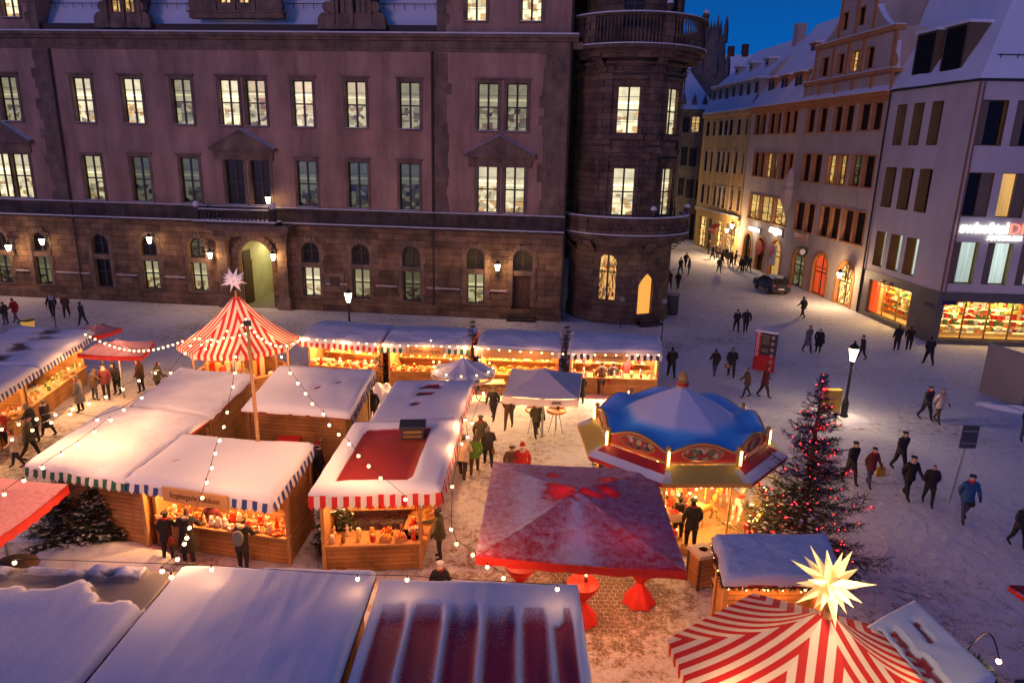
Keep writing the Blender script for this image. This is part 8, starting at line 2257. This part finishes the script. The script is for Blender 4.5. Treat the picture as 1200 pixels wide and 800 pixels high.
P_ = [
 (1083, 491, 'walk1', 200, 'dark', 'black', 'dark', 'person in dark jacket walking beside a cream coat between street lamp and grey barrier'),
 (1097, 495, 'walk2', 195, 'cream', 'brown', 'brown', 'person in cream jacket walking on the right of a dark companion'),
 (958, 413, 'stand', 150, 'black', 'black', 'black', 'person in long black coat standing on the open square left of the lamp'),
 (945, 413, 'walk1', 200, 'grey', 'black', 'brown', 'person in grey coat beside the long black coat left of the lamp'),
 (837, 441, 'walk2', 10, 'black', 'jeans', 'black', 'person in black and jeans walking left of another towards the tower'),
 (856, 443, 'walk1', 350, 'black', 'black', 'grey', 'person in black with grey hair walking right of a companion in jeans'),
 (862, 389, 'walk1', 180, 'dark', 'black', 'dark', 'left one of two dark walkers above the information pylon'),
 (873, 389, 'walk2', 170, 'dark', 'black', 'dark', 'right one of two dark walkers above the information pylon'),
 (784, 339, 'walk1', 5, 'black', 'black', 'black', 'left one of two dark walkers beside the tower'),
 (794, 339, 'walk2', 0, 'black', 'black', 'black', 'right one of two dark walkers beside the tower'),
 (797, 322, 'walk1', 20, 'dark', 'black', 'dark', 'dark walker just beyond the pair beside the tower'),
 (803, 313, 'walk2', 200, 'dark', 'black', 'black', 'dark walker in the lane beyond the tower, farthest of the group there'),
 (807, 322, 'stand', 90, 'grey', 'dark', 'grey', 'greyish walker at the right of the group in the lane by the tower'),
 (842, 320, 'walk1', 180, 'olive', 'grey', 'brown', 'person in olive jacket walking alone before the shop crowd'),
 (940, 373, 'walk2', 30, 'dark', 'black', 'black', 'dark walker in front of the hotel lane lamp'),
 (1050, 411, 'stand', 10, 'black', 'black', 'brown', 'left one of two dark figures before the slanted shop window'),
 (1064, 411, 'stand2', 340, 'black', 'black', 'black', 'right one of two dark figures before the slanted shop window'),
 (1087, 428, 'walk1', 0, 'black', 'black', 'black', 'person in black in front of the hotel base corner'),
 (1009, 422, 'walk2', 90, 'dark', 'dark', 'dark', 'dark walker just right of the street lamp head'),
 (994, 567, 'walk1', 200, 'black', 'black', 'black', 'dark walker partly behind the christmas tree'),
 (1017, 570, 'walk2', 190, 'wine', 'jeans', 'dark', 'person in wine red jacket and jeans carrying a yellow bag'),
 (1052, 551, 'walk1', 195, 'dark', 'black', 'dark', 'broad person in dark coat leading the group right of the tree'),
 (1061, 583, 'walk2', 190, 'black', 'black', 'dark', 'person in black jacket in the middle of the group right of the tree'),
 (1086, 591, 'walk1', 160, 'black', 'black', 'brown', 'person in black turning away at the right of the group'),
 (1128, 610, 'walk2', 170, 'blue', 'jeans', 'navy', 'person in bright blue hooded jacket near the road sign'),
 (1190, 641, 'walk1', 180, 'dark', 'black', 'dark', 'dark walker close to the right edge of the picture'),
 (1199, 517, 'stand', 180, 'navy', 'jeans', 'dark', 'person cut by the right edge level with the lamp foot'),
 (874, 466, 'walk1', 90, 'brown', 'dark', 'brown', 'brown dressed walker left in front of the pylon'),
 (894, 466, 'walk2', 270, 'wine', 'dark', 'brown', 'reddish dressed walker directly in front of the pylon'),
 (704, 462, 'stand2', 5, 'brown', 'black', 'black', 'left one of three customers at the rightmost row stall'),
 (717, 460, 'stand', 0, 'dark', 'jeans', 'dark', 'middle one of three customers at the rightmost row stall'),
 (733, 457, 'stand2', 350, 'red', 'black', 'brown', 'customer in red jacket at the rightmost row stall'),
 (680, 474, 'stand', 20, 'black', 'black', 'black', 'tall dark person at the right corner of the white parasol'),
 (786, 443, 'walk1', 0, 'dark', 'black', 'dark', 'dark walker just right of the rightmost row stall'),
 (628, 511, 'walk2', 200, 'olive', 'dark', 'dark', 'person in olive walking in front of the orange bar tables'),
 (572, 547, 'walk1', 10, 'dark', 'black', 'grey', 'big person in dark coat walking right of the green jacket'),
 (563, 533, 'stand', 10, 'olive', 'dark', 'brown', 'person in olive coat half hidden behind the big dark coat'),
 (556, 556, 'walk2', 0, 'green', 'brown', 'brown', 'person in green jacket between cream coat and dark coat'),
 (542, 561, 'walk1', 350, 'cream', 'dark', 'brown', 'person in cream down jacket by the edge of the drinks kiosk'),
 (578, 491, 'walk1', 160, 'dark', 'black', 'brown', 'left one of two walkers between long stall and white parasol'),
 (596, 502, 'walk2', 170, 'brown', 'brown', 'dark', 'right one of two walkers between long stall and white parasol'),
 (599, 569, 'stand', 180, 'brown', 'dark', 'brown', 'brown haired head showing behind the far edge of the red parasol'),
 (611, 570, 'stand', 180, 'red', 'dark', 'red', 'person in red santa hat behind the far edge of the red parasol'),
 (516, 655, 'stand2', 80, 'olive', 'dark', 'dark', 'person in dark olive jacket leaning to the side counter of the drinks kiosk'),
 (516, 722, 'stand', 0, 'black', 'black', 'white', 'person in white bobble hat peeking over the bottom roofs'),
 (386, 553, 'stand', 300, 'black', 'black', 'red', 'person in santa hat between ornament stall and drinks kiosk'),
 (377, 565, 'stand2', 90, 'dark', 'black', 'black', 'dark person left of the santa hat in the gap between stalls'),
 (437, 500, 'stand', 20, 'black', 'black', 'brown', 'dark person in the gap behind the closed stall'),
 (198, 657, 'stand2', 0, 'black', 'dark', 'black', 'left one of three customers at the ornament stall, in black'),
 (222, 660, 'look', 10, 'black', 'black', 'brown', 'middle one of three customers at the ornament stall, long coat'),
 (286, 670, 'look', 355, 'dark', 'black', 'brown', 'customer with grey backpack at the ornament stall'),
 (252, 642, 'stand', 180, 'wine', 'dark', 'dark', 'vendor standing behind the counter of the ornament stall'),
 (96, 483, 'stand', 100, 'grey', 'black', 'grey', 'stout person in grey coat at the end of the left edge stall'),
 (112, 470, 'stand2', 330, 'brown', 'jeans', 'brown', 'person in brown coat under the red parasol'),
 (126, 468, 'stand', 200, 'wine', 'black', 'black', 'person in wine red under the red parasol'),
 (139, 462, 'stand2', 160, 'black', 'black', 'dark', 'dark person at the back under the red parasol'),
 (167, 460, 'stand', 90, 'brown', 'dark', 'brown', 'person in brown coat right of the red parasol'),
 (186, 462, 'stand2', 270, 'olive', 'black', 'black', 'person in dark olive between red parasol and striped tent'),
 (58, 512, 'walk1', 80, 'dark', 'black', 'grey', 'person with red skirted coat browsing the left edge stall'),
 (44, 520, 'look', 95, 'black', 'black', 'grey', 'grey haired person in black looking at the left edge stall goods'),
 (22, 548, 'walk2', 110, 'cream', 'dark', 'brown', 'person in cream jacket in the lane at the left edge'),
 (37, 538, 'walk1', 290, 'olive', 'dark', 'dark', 'person in olive walking right of the cream jacket'),
 (6, 525, 'stand', 80, 'red', 'dark', 'brown', 'person in red jacket cut by the left edge'),
 (63, 373, 'walk1', 200, 'black', 'black', 'black', 'left one of a dark couple in front of the castle'),
 (79, 372, 'walk2', 200, 'brown', 'black', 'black', 'right one of a dark couple in front of the castle'),
 (98, 382, 'walk1', 90, 'navy', 'navy', 'dark', 'dark walker right of the couple in front of the castle'),
 (20, 379, 'walk2', 90, 'red', 'grey', 'brown', 'person in red jacket in front of the castle at the far left'),
 (8, 381, 'stand', 90, 'olive', 'grey', 'brown', 'person in olive left of the red jacket in front of the castle'),
 (808, 645, 'stand', 5, 'black', 'black', 'black', 'big dark person looking at the carousel beside the red parasol'),
 (793, 636, 'stand2', 340, 'black', 'dark', 'dark', 'smaller dark person left of the big one at the carousel'),
]
for i, q in enumerate(P_):
    person(*q, h=1.72+.1*math.sin(i*2.7), skirt=(i in (2, 3, 49, 58, 32, 52)), santa=('santa' in q[7]), scarf=['red', 'grey', 'cream', None][i % 4])
sk = [(872, 302), (866, 300), (861, 296), (856, 293), (850, 292), (846, 290), (840, 287), (834, 284), (829, 281), (877, 305), (853, 298), (843, 294), (869, 306), (837, 280), (846, 297)]
for i, (x, y) in enumerate(sk):
    y = 282+(x-820)*.52+6+(i*5 % 9); person(x+rr_.uniform(-1, 1), y+1, ['stand', 'walk1', 'stand2', 'walk2'][i % 4], rr_.uniform(0, 360), ['black', 'dark', 'brown', 'navy'][i % 4], 'black', ['black', 'brown', 'dark'][i % 3], 'person in the dark crowd in front of the glaring shops of the yellow house', group='crowd before the yellow house shops')
# things they carry
p = G(1029, 566, 0); t = thing('shopping_bag', 'yellow carrier bag in the hand of the person in wine red', 'bag', (p.x, p.y, .3)); m = MB(); m.box((-.17, -.07, 0), (.17, .07, .38)); m.build('bag_body', mat('bag_yellow', (.6, .33, .03), .5), t)
m = MB(); m.tube((-.1, 0, .38), (0, 0, .55), .012); m.tube((.1, 0, .38), (0, 0, .55), .012); m.build('handle', mat('bag_yellow', (.6, .33, .03), .5), t)
p = G(286, 670, 0); t = thing('backpack', 'grey blue backpack on the customer at the right end of the ornament stall', 'backpack', (p.x, p.y-.2, 1.0)); m = MB(); m.sphere((0, 0, .22), .2, 10, 0, (.85, .6, 1.25)); m.build('pack', C('pack', (.13, .17, .2)), t, smooth=True); m = MB(); m.sphere((0, -.1, .12), .13, 8, 0, (.9, .5, .7)); m.build('pocket', C('pack', (.13, .17, .2)), t)

bagm = [C('bag_dark', (.03, .02, .02)), C('bag_red', (.3, .02, .02)), C('bag_tan', (.3, .17, .08))]
for x, y, k, lb in ((1089, 592, 0, 'dark shoulder bag beside the right end of the group near the tree'), (851, 443, 2, 'tan shopping bag between the two walkers left of the pylon'), (1133, 611, 0, 'dark bag carried by the person in bright blue'), (712, 462, 1, 'red shopping bag between two customers at the rightmost row stall'), (577, 548, 2, 'tan bag on the right of the big dark coat'), (203, 658, 1, 'red bag between the customers at the ornament stall'), (963, 413, 0, 'dark handbag beside the long black coat')):
    p = G(x, y, 0); t = thing('shoulder_bag', lb, 'bag', (p.x, p.y, .55), x); m = MB(); m.sphere((0, 0, .16), .16, 8, 0, (1, .45, 1)); m.build('bag_body', bagm[k], t, smooth=True); m = MB(); m.tube((-.12, 0, .25), (0, 0, .5), .012); m.tube((.12, 0, .25), (0, 0, .5), .012); m.build('strap', bagm[k], t)
